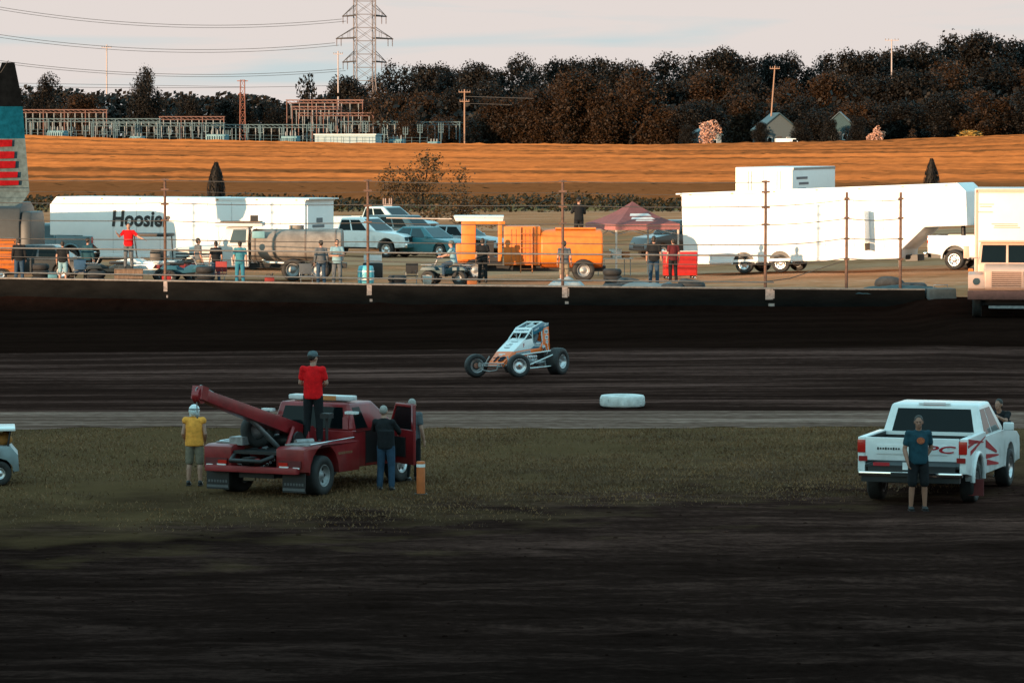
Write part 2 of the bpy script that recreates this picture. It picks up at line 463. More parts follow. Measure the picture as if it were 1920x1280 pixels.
dirt_infield = ground_mat('infield_dirt', [(0.36, (0.0058, 0.0031, 0.0025)), (0.50, (0.0170, 0.0090, 0.0075)), (0.64, (0.0574, 0.0301, 0.0249))],
    [((0.10, 0.42, 1), R(-14), 0.42), ((0.7, 2.6, 1), R(-12), 0.36), ((6, 9, 4), 0, 0.22)], bump=1.0, bdist=0.10, bscale=5, vignette=((0.0, 62, 90), 2.3), turf=True)
dirt_track = ground_mat('track_clay', [(0.38, (0.0101, 0.0048, 0.0039)), (0.50, (0.0330, 0.0154, 0.0122)), (0.62, (0.1420, 0.0686, 0.0563))],
    [((0.030, 0.50, 1), R(0.4), 0.48), ((0.16, 3.2, 1), 0, 0.37), ((4, 9, 3), 0, 0.15)], bump=0.8, bdist=0.06, bscale=6)
dirt_edge = ground_mat('dry_track_edge_dirt', [(0.36, (0.060, 0.030, 0.022)), (0.50, (0.150, 0.085, 0.066)), (0.64, (0.34, 0.205, 0.165))],
    [((0.06, 1.5, 1), 0, 0.6), ((2.5, 7, 3), 0, 0.4)], bump=0.6, bdist=0.04, bscale=8)
dirt_bank = ground_mat('damp_bank_clay', [(0.34, (0.0063, 0.0029, 0.0021)), (0.66, (0.0174, 0.0078, 0.0057))],
    [((0.05, 0.5, 1), 0, 0.6), ((1.5, 3, 3), 0, 0.4)], bump=0.7, bdist=0.06, bscale=5)
dirt_pit = ground_mat('pit_lot_dirt', [(0.36, (0.28, 0.112, 0.050)), (0.5, (0.42, 0.185, 0.095)), (0.64, (0.54, 0.29, 0.18))],
    [((0.06, 0.2, 1), 0, 0.6), ((1.5, 3, 3), 0, 0.4)], bump=0.8, bdist=0.05, bscale=5)
wheat_soil = ground_mat('wheat_stubble_ground', [(0.34, (0.22, 0.12, 0.05)), (0.66, (0.36, 0.20, 0.08))],
    [((0.01, 0.12, 1), 0, 0.7), ((1.5, 3, 3), 0, 0.3)], bump=0.6, bdist=0.1, bscale=2)
far_soil = ground_mat('far_hill_ground', [(0.34, (0.03, 0.024, 0.012)), (0.66, (0.06, 0.045, 0.02))],
    [((0.01, 0.02, 1), 0, 1.0)], bump=0.3, bdist=0.1, bscale=1)

# near ground (out of frame below the camera), infield, track, pit lot, field, far hill
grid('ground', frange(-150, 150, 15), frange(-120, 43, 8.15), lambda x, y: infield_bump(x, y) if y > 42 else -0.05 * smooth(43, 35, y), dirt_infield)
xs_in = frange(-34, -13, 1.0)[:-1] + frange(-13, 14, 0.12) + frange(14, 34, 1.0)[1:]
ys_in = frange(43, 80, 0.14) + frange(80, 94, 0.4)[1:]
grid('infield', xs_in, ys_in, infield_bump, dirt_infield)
# dry pale strip along the inner edge of the track
def track_z(x, y):
    e = max(0, min(1, (y - 95.6) / 1.5))
    return terrain(x, y) + e * (nz(x * .15, y * 1.6, 4) * 0.035 + nz(x * 1.5, y * 3, 6) * 0.012)
xs_t = frange(-60, -26, 2)[:-1] + frange(-26, 26, 0.3) + frange(26, 60, 2)[1:]
def track_far(x): return 118.6 + 1.2 * nz(x * 0.05, 0, 9)
# the track sheet ends in a wavy edge against the damp bank: build both from one set of rows
def band(name, f0, f1, n, mat, zf):
    nx = len(xs_t); v = []
    for j in range(n + 1):
        for x in xs_t:
            y = lerp(f0(x), f1(x), j / n); v.append((x, y, zf(x, y)))
    f = [(j * nx + i, j * nx + i + 1, (j + 1) * nx + i + 1, (j + 1) * nx + i) for j in range(n) for i in range(nx - 1)]
    me = bpy.data.meshes.new(name); me.from_pydata(v, [], f); me.materials.append(mat)
    me.polygons.foreach_set('use_smooth', [True] * len(f))
    o = bpy.data.objects.new(name, me); COL.objects.link(o); tag(o, kind='structure'); return o
def edge_in(x): return 90.9 + 0.9 * nz(x * 0.18, 2.2) + 0.5 * nz(x * 0.9, 5.1) + 0.2 * nz(x * 3.1, 1.7)
def edge_out(x): return 96.0 + 0.7 * nz(x * 0.12, 6.2) + 0.3 * nz(x * 0.8, 9.1)
def edge_z(x, y):
    return terrain(x, y) + 0.008 + 0.035 * smooth(91, 92.5, y) * (1 - smooth(93.5, 95, y)) * (0.6 + nz(x * .6, y * 2, 8)) - 0.09 * smooth(96.2, 97.6, y)
band('track_edge', edge_in, lambda x: 97.8, 26, dirt_edge, edge_z)
band('race_track', edge_out, track_far, 90, dirt_track, track_z)
band('track_bank', track_far, lambda x: wall_y(x) + 0.32, 40, dirt_bank, track_z)
band('pit_ground', lambda x: wall_y(x) + 0.32, lambda x: 290, 60, dirt_pit, lambda x, y: terrain(x, y) + (nz(x * .4, y * .4, 2) * .04 if y > wall_y(x) + 1 else 0))
grid('field', frange(-160, 160, 4), frange(290, 650, 9), terrain, wheat_soil)
grid('hill', frange(-900, 900, 40), frange(650, 2200, 35), terrain, far_soil)
for sx in (-1, 1):   # land to both sides, out of frame, so that the ground is closed to the horizon
    grid('ground', [sx * 160, sx * 400, sx * 900] if sx > 0 else [-900, -400, -160], frange(290, 650, 36), terrain, wheat_soil)
    grid('ground', [sx * 60, sx * 200, sx * 900] if sx > 0 else [-900, -200, -60], frange(96.2, 290, 20), lambda x, y: terrain(x if abs(x) < 60 else math.copysign(60, x), y), dirt_pit)
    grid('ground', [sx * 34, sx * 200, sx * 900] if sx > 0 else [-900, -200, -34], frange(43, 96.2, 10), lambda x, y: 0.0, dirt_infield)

# ------------------------------------------------------------------ infield grass (short worn turf)
grass_mat = leaf_mat('infield_grass_blades', (0.062, 0.032, 0.014), (0.25, 0.126, 0.054))
def grass_density(x, y):
    if y > 90.9 + 0.9 * nz(x * 0.18, 2.2) + 0.5 * nz(x * 0.9, 5.1) - 0.15 + 0.5 * nz(x * 2.3, y): return 0.0
    # lush strip in front of the track edge, thinning to dirt towards the camera
    far = smooth(92.0, 91.0, y) if y > 91 else 1.0
    right = interp(x, [-20, -6, -2, 2, 6, 9, 11, 13], [54, 57, 63, 72.5, 73.5, 77, 83, 90])
    near = smooth(right - 4, right + 4, y)
    if x > 8.5: near *= smooth(13.5, 9.5, x)
    p = nz(x * 0.35, y * 0.22, 11) * 0.9 + nz(x * 1.5, y * 1.0, 12) * 0.5
    return far * near * (0.12 + 0.88 * smooth(-0.30, 0.22, p + 0.12)) * lerp(0.02, 1.0, smooth(64, 79, y)) * lerp(0.55, 1.0, smooth(-9, -3, x))
MG = MB()
rg = random.Random(3)
gv = []; gf = []
for k in range(420000):
    x = rg.uniform(-16, 13.5); y = 43 + (91.6 - 43) * rg.random() ** 0.85
    if abs(x) > y * 0.16 + 1.5: continue
    gd = grass_density(x, y)
    if gd < 0.06 or rg.random() > gd: continue
    z = infield_bump(x, y) - 0.01
    h = rg.uniform(0.025, 0.075); a = rg.uniform(0, math.pi); wd = rg.uniform(0.006, 0.017)
    lx, ly = rg.uniform(-.05, .05), rg.uniform(-.05, .05)
    o = len(gv)
    gv += [(x - math.cos(a) * wd, y - math.sin(a) * wd, z), (x + math.cos(a) * wd, y + math.sin(a) * wd, z), (x + lx, y + ly, z + h)]
    gf.append((o, o + 1, o + 2))
me = bpy.data.meshes.new('grass'); me.from_pydata(gv, [], gf); me.materials.append(grass_mat)
go = bpy.data.objects.new('grass', me); COL.objects.link(go)
tag(go, 'short worn green grass on the infield beside the track', 'grass', kind='stuff')

# small clods and stones on the dirt
cl = MB()
for k in range(350):
    x = rg.uniform(-9, 13); y = rg.uniform(44, 75)
    if abs(x) > y * 0.15 + 1: continue
    s = rg.uniform(0.012, 0.035)
    cl.ball((x, y, infield_bump(x, y) + s * .2), (s * rg.uniform(.8, 1.6), s, s * rg.uniform(.5, .9)), 6, 4)
co = cl.build('dirt_clods', dirt_infield, recalc=False); tag(co, 'loose dark clods of earth scattered over the infield dirt', 'dirt clods', kind='stuff')

# ------------------------------------------------------------------ wheat
wheat_mat = bpy.data.materials.new('ripe_wheat'); wheat_mat.use_nodes = True
nt = wheat_mat.node_tree; N = nt.nodes; L = nt.links
b = N['Principled BSDF']; b.inputs['Roughness'].default_value = 0.8; b.inputs['Specular IOR Level'].default_value = 0.1
tc = N.new('ShaderNodeTexCoord')
mp = N.new('ShaderNodeMapping'); mp.inputs['Scale'].default_value = (0.007, 0.050, 0.0); L.new(tc.outputs['Object'], mp.inputs[0])
n1 = N.new('ShaderNodeTexNoise'); n1.inputs['Scale'].default_value = 1; n1.inputs['Detail'].default_value = 4; n1.inputs['Distortion'].default_value = 0.5; L.new(mp.outputs[0], n1.inputs['Vector'])
mp2 = N.new('ShaderNodeMapping'); mp2.inputs['Scale'].default_value = (0.5, 0.5, 0.6); L.new(tc.outputs['Object'], mp2.inputs[0])
n2 = N.new('ShaderNodeTexNoise'); n2.inputs['Scale'].default_value = 1; n2.inputs['Detail'].default_value = 6; L.new(mp2.outputs[0], n2.inputs['Vector'])
ma = N.new('ShaderNodeMath'); ma.operation = 'MULTIPLY_ADD'; ma.inputs[1].default_value = 0.32; L.new(n2.outputs['Fac'], ma.inputs[0])
mb_ = N.new('ShaderNodeMath'); mb_.operation = 'MULTIPLY_ADD'; mb_.inputs[1].default_value = 0.9; mb_.inputs[2].default_value = -0.12; L.new(n1.outputs['Fac'], mb_.inputs[0]); L.new(mb_.outputs[0], ma.inputs[2])
cr = N.new('ShaderNodeValToRGB'); e = cr.color_ramp.elements
e[0].position = 0.36; e[0].color = (0.075, 0.038, 0.016, 1); e[1].position = 0.62; e[1].color = (0.30, 0.126, 0.042, 1)
k = e.new(0.48); k.color = (0.19, 0.082, 0.030, 1)
L.new(ma.outputs[0], cr.inputs['Fac'])
# unripe, weedy strip along the foot of the field
sy = N.new('ShaderNodeSeparateXYZ'); L.new(tc.outputs['Object'], sy.inputs[0])
ny = N.new('ShaderNodeMath'); ny.operation = 'MULTIPLY_ADD'; ny.inputs[1].default_value = 45; L.new(n1.outputs['Fac'], ny.inputs[0]); L.new(sy.outputs['Y'], ny.inputs[2])
my = N.new('ShaderNodeMapRange'); my.inputs['From Min'].default_value = 368; my.inputs['From Max'].default_value = 382; my.inputs['To Min'].default_value = 1; my.inputs['To Max'].default_value = 0
L.new(ny.outputs[0], my.inputs['Value'])
mw = N.new('ShaderNodeMix'); mw.data_type = 'RGBA'; L.new(my.outputs['Result'], mw.inputs['Factor']); L.new(cr.outputs['Color'], mw.inputs['A']); mw.inputs['B'].default_value = (0.075, 0.042, 0.020, 1)
L.new(mw.outputs['Result'], b.inputs['Base Color'])
wv = []; wf = []
rw = random.Random(5)
y = 306.0
while y < 652:
    hw = y * 0.16 + 22
    n = int(hw * 2 / 1.6)
    o = len(wv)
    for i in range(n + 1):
        x = -hw + 2 * hw * i / n
        yy = y + 2.0 * nz(x * .02, y * .02, 1)
        z = terrain(x, yy)
        h = 0.72 + 0.22 * nz(x * .8, yy * .8, 2) + 0.25 * nz(x * .02, yy * .09, 3) + rw.uniform(-.06, .06)
        wv += [(x, yy, z - 0.05), (x, yy - 0.12 + rw.uniform(-.1, .1), z + max(.3, h))]
    wf += [(o + 2 * i, o + 2 * i + 2, o + 2 * i + 3, o + 2 * i + 1) for i in range(n)]
    y += 1.0 + (y - 306) * 0.0035
me = bpy.data.meshes.new('wheat'); me.from_pydata(wv, [], wf); me.materials.append(wheat_mat)
wo = bpy.data.objects.new('wheat', me); COL.objects.link(wo)
tag(wo, 'ripe golden wheat covering the gentle slope behind the pits', 'wheat', kind='stuff')

# ------------------------------------------------------------------ unseen grandstand behind the camera, lengthened and stepped to shape the evening shadow
conc = pbr('grandstand_concrete', (0.12, 0.115, 0.11), 0.9, var=0.3)
gs = thing('grandstand', 'long bare unseen grandstand of stepped rows behind the camera, shaped for the evening shade', 'grandstand', (0, 0, 0))
def stand(x0, x1, top):
    rows = 24; st = MB()
    y0, y1 = 9.0, -15.0
    for i in range(rows):
        ya = lerp(y0, y1, i / rows); yb = lerp(y0, y1, (i + 1) / rows)
        z = lerp(0.5, top - 1.0, i / (rows - 1))
        if -1.5 < ya < 1.6 : z = min(z, CAM_Z - 1.3)
        st.box(((x0 + x1) / 2, (ya + yb) / 2, z / 2), (x1 - x0, ya - yb - 0.004, z))
    st.build('seating_step', conc, gs)
    MB().box(((x0 + x1) / 2, y1 - 0.3, top / 2), (x1 - x0, 0.5, top)).build('rear_wall', conc, gs)
stand(-190, -97.5, 14.25); stand(-97.4, 60, 13.9)

# ------------------------------------------------------------------ track wall
wall_mat = pbr('mud_splashed_concrete', (0.0095, 0.0085, 0.0075), 0.9, var=0.5, scale=1.2, stretch=(0.6, 1, 2), bump=0.4, bscale=8, col2=(0.004, 0.0034, 0.003), spec=0.1)
rim_mat = pbr('bare_concrete_edge', (0.22, 0.19, 0.17), 0.9, var=0.3)
wl = thing('track_wall', 'long low mud-dark concrete wall along the outer edge of the dirt track', 'wall', (0, 0, 0))
xs_w = frange(-40, 14.85, 1.2)
def wall_strip(z0, z1, t0, t1, mat, name):
    m = MB(); nn = len(xs_w); v = []
    for x in xs_w:
        y = wall_y(x)
        zz0 = z0 if z0 is not None else terrain(x, y - 0.1) - 0.4
        v += [(x, y + t0, zz0), (x, y + t0, z1), (x, y + t1, z1), (x, y + t1, zz0)]
    f = []
    for i in range(nn - 1):
        a, b2 = 4 * i, 4 * i + 4
        f += [(a + k, b2 + k, b2 + (k + 1) % 4, a + (k + 1) % 4) for k in range(4)]
    f += [(0, 1, 2, 3), (4 * nn - 1, 4 * nn - 2, 4 * nn - 3, 4 * nn - 4)]
    m.add(v, f); return m.build(name, mat, wl)
wall_strip(None, WALL_TOP - 0.05, 0.0, 0.3, wall_mat, 'barrier')
wall_strip(WALL_TOP - 0.049, WALL_TOP, -0.015, 0.315, rim_mat, 'coping')

blk = thing('concrete_block', 'short grey concrete block closing the end of the track wall by the gate', 'barrier', (15.42, wall_y(15.4) + 0.12, 0.88), R(6))
block_mat = pbr('grey_concrete', (0.075, 0.095, 0.10), 0.85, var=0.35, scale=2, bump=0.3)
MB().prism([(-.53, -.9), (-.53, .1), (-.48, .88), (.48, .88), (.53, .1), (.53, -.9)], -0.38, 0.38).build('block', block_mat, blk, bevel=0.03)
MB().tube([(-.25, 0, .86), (-.25, 0, 1.0), (.25, 0, 1.0), (.25, 0, .86)], 0.02).build('lifting_loop', steel, blk)

# ------------------------------------------------------------------ catch fence on the wall
rust = pbr('rusty_fence_post', (0.12, 0.062, 0.042), 0.8, var=0.4, scale=7, bump=0.2)
brk = pbr('pale_steel_bracket', (0.42, 0.32, 0.28), 0.7, var=0.4, scale=9)
cable_mat = pbr('dark_steel_cable', (0.035, 0.032, 0.030), 0.6, var=0.3)
pipe_mat = pbr('galvanised_pipe', (0.10, 0.10, 0.10), 0.6, metal=0.0, var=0.25)
fen = thing('catch_fence', 'tall catch fence of rusty posts and strung dark cables on the track wall', 'fence', (0, 0, 0))
post_px = [-260, -70, 310, 690, 1055, 1435, 1587, 1688]
posts = []
for px in post_px:
    X = (px - 960) / FPX * 139.5
    for _ in range(3): X = (px - 960) / FPX * (wall_y(X) + 0.5)
    Y = wall_y(X) + 0.42
    lift = 0.0 if px < 1500 else 0.25
    top = 5.62 + lift if px < 1500 else 5.2
    posts.append((X, Y, lift))
    p = MB(); p.cyl((X, Y, 1.2), (X, Y, top), 0.058, 0.05, 10)
    p.build('post', rust, fen)
    if px < 1500:
        q = MB()
        for zc in (top - .05, top - .42, top - .98, top - 1.6): q.box((X, Y - .06, zc), (0.30, .05, .07))
        q.build('cable_clamp', rust, fen)
        q = MB(); q.box((X + 0.25, Y - .45, WALL_TOP - .24), (0.55, .04, .38)); q.box((X + .25, Y - .47, WALL_TOP - .24), (0.1, .03, .3)); q.box((X + .25, Y - .465, WALL_TOP - .62), (0.34, .03, .1))
        q.build('bracket', brk, fen)
    else:
        q = MB()
        for zc in (4.95, 4.25, 3.5, 2.77): q.box((X, Y - .06, zc + .02), (0.2, .05, .07))
        q.build('cable_clamp', rust, fen)
levels = [(5.55, .012, 0), (5.15, .006, 0), (4.68, .013, 1), (4.0, .014, 1), (3.29, .014, 1), (2.57, .013, 1)]
for z, r, long in levels:
    pts = []
    rk = random.Random(int(z * 100))
    for i in range(len(posts) - 1):
        if not long and posts[i + 1][2] > 0: break
        (x0, y0, l0), (x1, y1, l1) = posts[i], posts[i + 1]
        sag = rk.uniform(0.02, 0.07)
        for k in range(8):
            t = k / 8
            pts.append((lerp(x0, x1, t), lerp(y0, y1, t) - .09, z + lerp(l0, l1, t) - sag * 4 * t * (1 - t)))
    pts.append((x1, y1 - .09, z + l1) if long else (posts[i][0], posts[i][1] - .09, z))
    MB().tube(pts, r * 1.35, 6).build('cable', cable_mat, fen)
pp = [(x, y - .11, 2.89) for x, y, l in posts if l == 0]
MB().tube(pp + [(posts[5][0] + 0.5, posts[5][1] - .11, 2.87)], 0.032, 8).build('rail_pipe', pipe_mat, fen)
pp = [(x, y - .11, 1.93) for x, y, l in posts if l == 0]
MB().tube(pp + [(posts[5][0] + 0.3, posts[5][1] - .11, 1.93)], 0.026, 8).build('rail_pipe', pipe_mat, fen)
MB().tube([posts[5][:2] + (1.95,), (posts[5][0] + .9, posts[5][1] + .3, 2.05), posts[6][:2] + (2.75,)], 0.02, 6).build('brace_cable', cable_mat, fen)
# ------------------------------------------------------------------ people
def remeshed(mb, name, mats, parent, voxel, smooth_it=4):
    o = mb.build('tmp_mesh', mats, None, recalc=True)
    md = o.modifiers.new('r', 'REMESH'); md.mode = 'VOXEL'; md.voxel_size = voxel; md.use_smooth_shade = True
    ms = o.modifiers.new('s', 'SMOOTH'); ms.iterations = smooth_it; ms.factor = 0.5
    bpy.context.view_layer.update()
    me = bpy.data.meshes.new_from_object(o.evaluated_get(bpy.context.evaluated_depsgraph_get()))
    me.name = name
    old = o.data; bpy.data.objects.remove(o); bpy.data.meshes.remove(old)
    me.materials.clear()
    for m in (mats if isinstance(mats, (list, tuple)) else [mats]): me.materials.append(m)
    r = bpy.data.objects.new(name, me); COL.objects.link(r); r.parent = parent
    return r

STAND = dict(pelvis=(0, 0, .95), waist=(0, .0, 1.10), chest=(0, .0, 1.30), neck=(0, .012, 1.47), head=(0, -.012, 1.635),
             sL=(.185, .01, 1.425), eL=(.245, .035, 1.14), wL=(.262, -.04, .895),
             sR=(-.185, .01, 1.425), eR=(-.245, .035, 1.14), wR=(-.262, -.04, .895),
             hL=(.092, 0, .92), kL=(.115, -.02, .50), aL=(.13, .025, .085),
             hR=(-.092, 0, .92), kR=(-.115, -.02, .50), aR=(-.13, .025, .085))

def person(label, loc, rz, H=1.75, pose=None, shirt=None, sleeve='short', legs=None, shorts=False, hat=None, hair=None, vest=None,
           sk=None, shoes=None, voxel=0.012, group=None, build=1.0, face=False, look=0.0):
    J = {k: Vector(v) for k, v in STAND.items()}
    for k, v in (pose or {}).items(): J[k] = Vector(v)
    s = H / 1.75; sk = sk or skin; shoes = shoes or black; hair = hair or hairdark
    root = thing('person', label, 'person', loc, rz, group); root.scale = (s, s, s)
    b = MB(); w = build
    up = (J['neck'] - J['pelvis']).normalized()
    # torso
    def torso(m, g, lo=True):
        if g < .01: m.ball(J['pelvis'], (.165 * w + g, .115 * w + g, .13 + g), 14, 10)
        else:
            ax = (J['waist'] - J['pelvis']).normalized(); e1 = Vector((1, 0, 0)); e1 = (e1 - ax * e1.dot(ax)).normalized(); e2 = ax.cross(e1)
            M = Matrix((tuple(e1), tuple(e2), tuple(ax))).transposed().to_4x4()
            n0 = len(m.v)
            m.lathe([(.001, -.085), (.172 * w + g, -.085), (.175 * w + g, -.02), (.165 * w + g, .12), (.165 * w + g, .30), (.001, .30)], (0, 0, 0), 'z', 20, M=Matrix.Translation(J['pelvis']) @ M @ Matrix.Diagonal((1, .70, 1, 1)))
        m.ball(J['waist'], (.15 * w + g, .105 * w + g, .14 + g), 14, 10)
        m.ball(J['chest'], (.175 * w + g, .115 * w + g, .17 + g), 14, 10)
        m.ball(J['chest'].lerp(J['neck'], .55), (.16 + g, .085 + g, .10 + g), 14, 10)
        m.capsule(J['waist'], J['chest'], .12 * w + g, .12 * w + g)
        for S in 'LR':
            m.ball(J['s' + S], .056 + g, 10, 8)
            m.capsule(J['chest'].lerp(J['neck'], .5), J['s' + S], .075 + g, .052 + g)
    torso(b, 0)
    b.capsule(J['neck'] - Vector((0, 0, .05)), J['head'] - Vector((0, 0, .06)), .062, .055)
    hd = J['head']; HM = Matrix.Rotation(look, 4, 'Z')
    def hp(x, y, z): return hd + HM @ Vector((x, y, z))
    b.ball(hp(0, .012, .025), (.076, .095, .100), 16, 12, M=HM)
    b.ball(hp(0, -.022, -.045), (.058, .066, .075), 12, 10, M=HM)      # jaw
    b.ball(hp(0, -.066, -.088), (.026, .022, .020), 8, 6, M=HM)        # chin
    b.capsule(hp(0, -.080, .015), hp(0, -.104, -.028), .009, .016, 8)  # nose
    b.ball(hp(0, -.078, .030), (.052, .018, .010), 10, 6, M=HM)        # brow
    b.ball(hp(0, -.086, -.058), (.024, .010, .010), 8, 6, M=HM)        # lips
    for q in (-1, 1):
        b.ball(hp(.078 * q, .015, 0), (.012, .024, .036), 8, 6, M=HM)
        b.ball(hp(.042 * q, -.062, -.012), (.020, .020, .018), 8, 6, M=HM)  # cheeks
    for S, q in (('L', 1), ('R', -1)):
        a, e, wr = J['s' + S], J['e' + S], J['w' + S]
        b.capsule(a, e, .052 * w, .043 * w); b.capsule(e, e.lerp(wr, .35), .043 * w, .045 * w); b.capsule(e.lerp(wr, .35), wr, .045 * w, .029)
        d = (wr - e).normalized(); fw = Vector((0, -1, 0)); t = fw - d * fw.dot(d)
        if t.length < .2: t = Vector((-q, 0, 0)) - d * Vector((-q, 0, 0)).dot(d)
        t.normalize(); nrm = d.cross(t).normalized()
        if nrm.dot(Vector((-q, 0, 0))) < 0: nrm = -nrm            # palm side, towards the body
        pc = wr + d * .05
        rot = Matrix((tuple(t), tuple(nrm), tuple(d))).transposed().to_4x4()
        b.ball(pc, (.042, .018, .055), 10, 8, M=rot); b.capsule(wr, pc, .028, .024, 8)
        for i, (off, ln) in enumerate(((.031, .070), (.011, .080), (-.010, .074), (-.029, .058))):
            k0 = wr + d * .092 + t * off; k1 = k0 + d * ln * .5 + nrm * .008; k2 = k1 + d * ln * .42 + nrm * .024
            b.capsule(k0 - d * .02, k1, .0095, .009, 6); b.capsule(k1, k2, .009, .0078, 6)
        th0 = wr + d * .030 + t * .030; th1 = th0 + d * .036 + t * .026; th2 = th1 + d * .032 + nrm * .012
        b.capsule(th0, th1, .012, .011, 6); b.capsule(th1, th2, .011, .009, 6)
        h, kn, an = J['h' + S], J['k' + S], J['a' + S]
        b.capsule(h, kn, .086 * w, .058); cal = kn.lerp(an, .3) + Vector((0, .012, 0)); b.capsule(kn, cal, .056, .058); b.capsule(cal, an, .058, .038)
        b.ball(an + Vector((0, -.045, -.045)), (.042, .105, .036), 10, 6)
    remeshed(b, 'body', sk, root, voxel)
    # clothing
    if shirt:
        m = MB(); torso(m, .018)
        if sleeve != 'none':
            for S in 'LR':
                a, e, wr = J['s' + S], J['e' + S], J['w' + S]
                if sleeve == 'short': m.capsule(a, a.lerp(e, .62), .066, .066)
                else:
                    m.capsule(a, e, .066, .060); m.capsule(e, wr.lerp(e, .06), .060, .042)
        so_ = remeshed(m, 'shirt', shirt, root, max(voxel, .012), 14)
    if vest:
        m = MB(); torso(m, .034)
        remeshed(m, 'safety_vest', vest, root, max(voxel, .012), 14)
    if legs:
        m = MB()
        m.ball(J['pelvis'] + Vector((0, 0, -.01)), (.178 * w, .130 * w, .125), 14, 10)
        for S in 'LR':
            h, kn, an = J['h' + S], J['k' + S], J['a' + S]
            m.capsule(J['pelvis'], h, .11, .10)
            if shorts: m.capsule(h, h.lerp(kn, .95), .104 * w, .092)
            else:
                m.capsule(h, kn, .104 * w, .078); m.capsule(kn, kn.lerp(an, .93), .076, .066)
        remeshed(m, 'shorts' if shorts else 'trousers', legs, root, max(voxel, .012), 5)
    for S in 'LR':
        an = J['a' + S]
        m = MB(); m.ball(an + Vector((0, -.05, -.042)), (.052, .125, .043), 12, 8); m.ball(an + Vector((0, .02, -.02)), (.048, .055, .06), 10, 6)
        m.box(an + Vector((0, -.045, -.075)), (.09, .24, .02))
        m.build('shoe', shoes, root)
    if hat is None or hat[0] == 'cap':
        m = MB(); m.ball(hp(0, .026, .040), (.083, .098, .098), 14, 10, M=HM)
        if hat is None and hair is not hairgrey: m.ball(hp(0, .05, -.02), (.074, .066, .08), 12, 8, M=HM)
        m.build('hair', hair, root)
    if hat and hat[0] == 'cap':
        m = MB()
        prof = [(.092, .045), (.094, .075), (.088, .105), (.066, .135), (.03, .148), (.001, .150)]
        for p in [0]:
            m.lathe(prof, (0, 0, 0), 'z', 16, M=Matrix.Translation(hd) @ HM @ Matrix.Translation((0, .012, 0)) @ Matrix.Diagonal((1, 1.14, 1, 1)))
        m.build('cap', hat[1], root)
        m = MB(); n = 9
        up_ = [hp(.075 * math.cos(math.pi * i / (n - 1)), -.075 - .085 * math.sin(math.pi * i / (n - 1)), .052 - .012 * math.sin(math.pi * i / (n - 1))) for i in range(n)]
        lo_ = [p - Vector((0, 0, .008)) for p in up_]
        m.add(up_ + lo_, [tuple(range(n)), tuple(range(2 * n - 1, n - 1, -1))] + [(i, i + n, (i + 1) % n + n, (i + 1) % n) for i in range(n)])
        m.build('cap_peak', hat[1], root)
    if hat and hat[0] == 'helmet':
        m = MB(); m.ball(hp(0, .012, .01), (.125, .145, .140), 18, 12, M=HM)
        m.box(hp(0, -.02, -.075), (.20, .20, .09), mi=0)
        remeshed(m, 'helmet', hat[1], root, .012, 3)
        m = MB(); m.ball(hp(0, -.03, .005), (.112, .116, .045), 14, 8, M=HM); m.build('visor', glass, root)
        m = MB(); m.lathe([(.1285, -.012), (.1285, .012)], (0, 0, 0), 'z', 20, M=Matrix.Translation(hd) @ HM @ Matrix.Translation((0, .012, .045)) @ Matrix.Diagonal((.97, 1.13, 1, 1))); m.build('helmet_stripe', black, root)
    if face:
        for q in (-1, 1):
            m = MB(); m.ball(hp(.030 * q, -.079, .008), (.011, .006, .0065), 8, 6, M=HM); m.build('eye', black, root)
    return root

def cloth(name, c, **k): return pbr(name, c, 0.9, var=0.25, scale=9, bump=0.25, bscale=25, spec=0.2, **k)
c_red = cloth('red_shirt_cloth', (0.72, 0.007, 0.010))
c_navy = cloth('navy_shirt_cloth', (0.015, 0.055, 0.075))
c_black = cloth('black_shirt_cloth', (0.012, 0.013, 0.015))
c_yellow = cloth('yellow_vest_cloth', (0.88, 0.36, 0.06))
c_khaki = cloth('khaki_cloth', (0.20, 0.165, 0.12))
c_denim = cloth('blue_denim', (0.03, 0.06, 0.10))
c_grey = cloth('grey_cloth', (0.10, 0.11, 0.12))
c_teal = cloth('pale_blue_cloth', (0.20, 0.34, 0.40))
c_teal2 = cloth('blue_green_cloth', (0.05, 0.20, 0.25))
cap_grey = cloth('grey_cap_cloth', (0.10, 0.13, 0.14))
cap_black = cloth('black_cap_cloth', (0.015, 0.015, 0.017))
helmet_white = pbr('white_helmet_shell', (0.62, 0.70, 0.72), 0.25, var=0.08, coat=0.4)

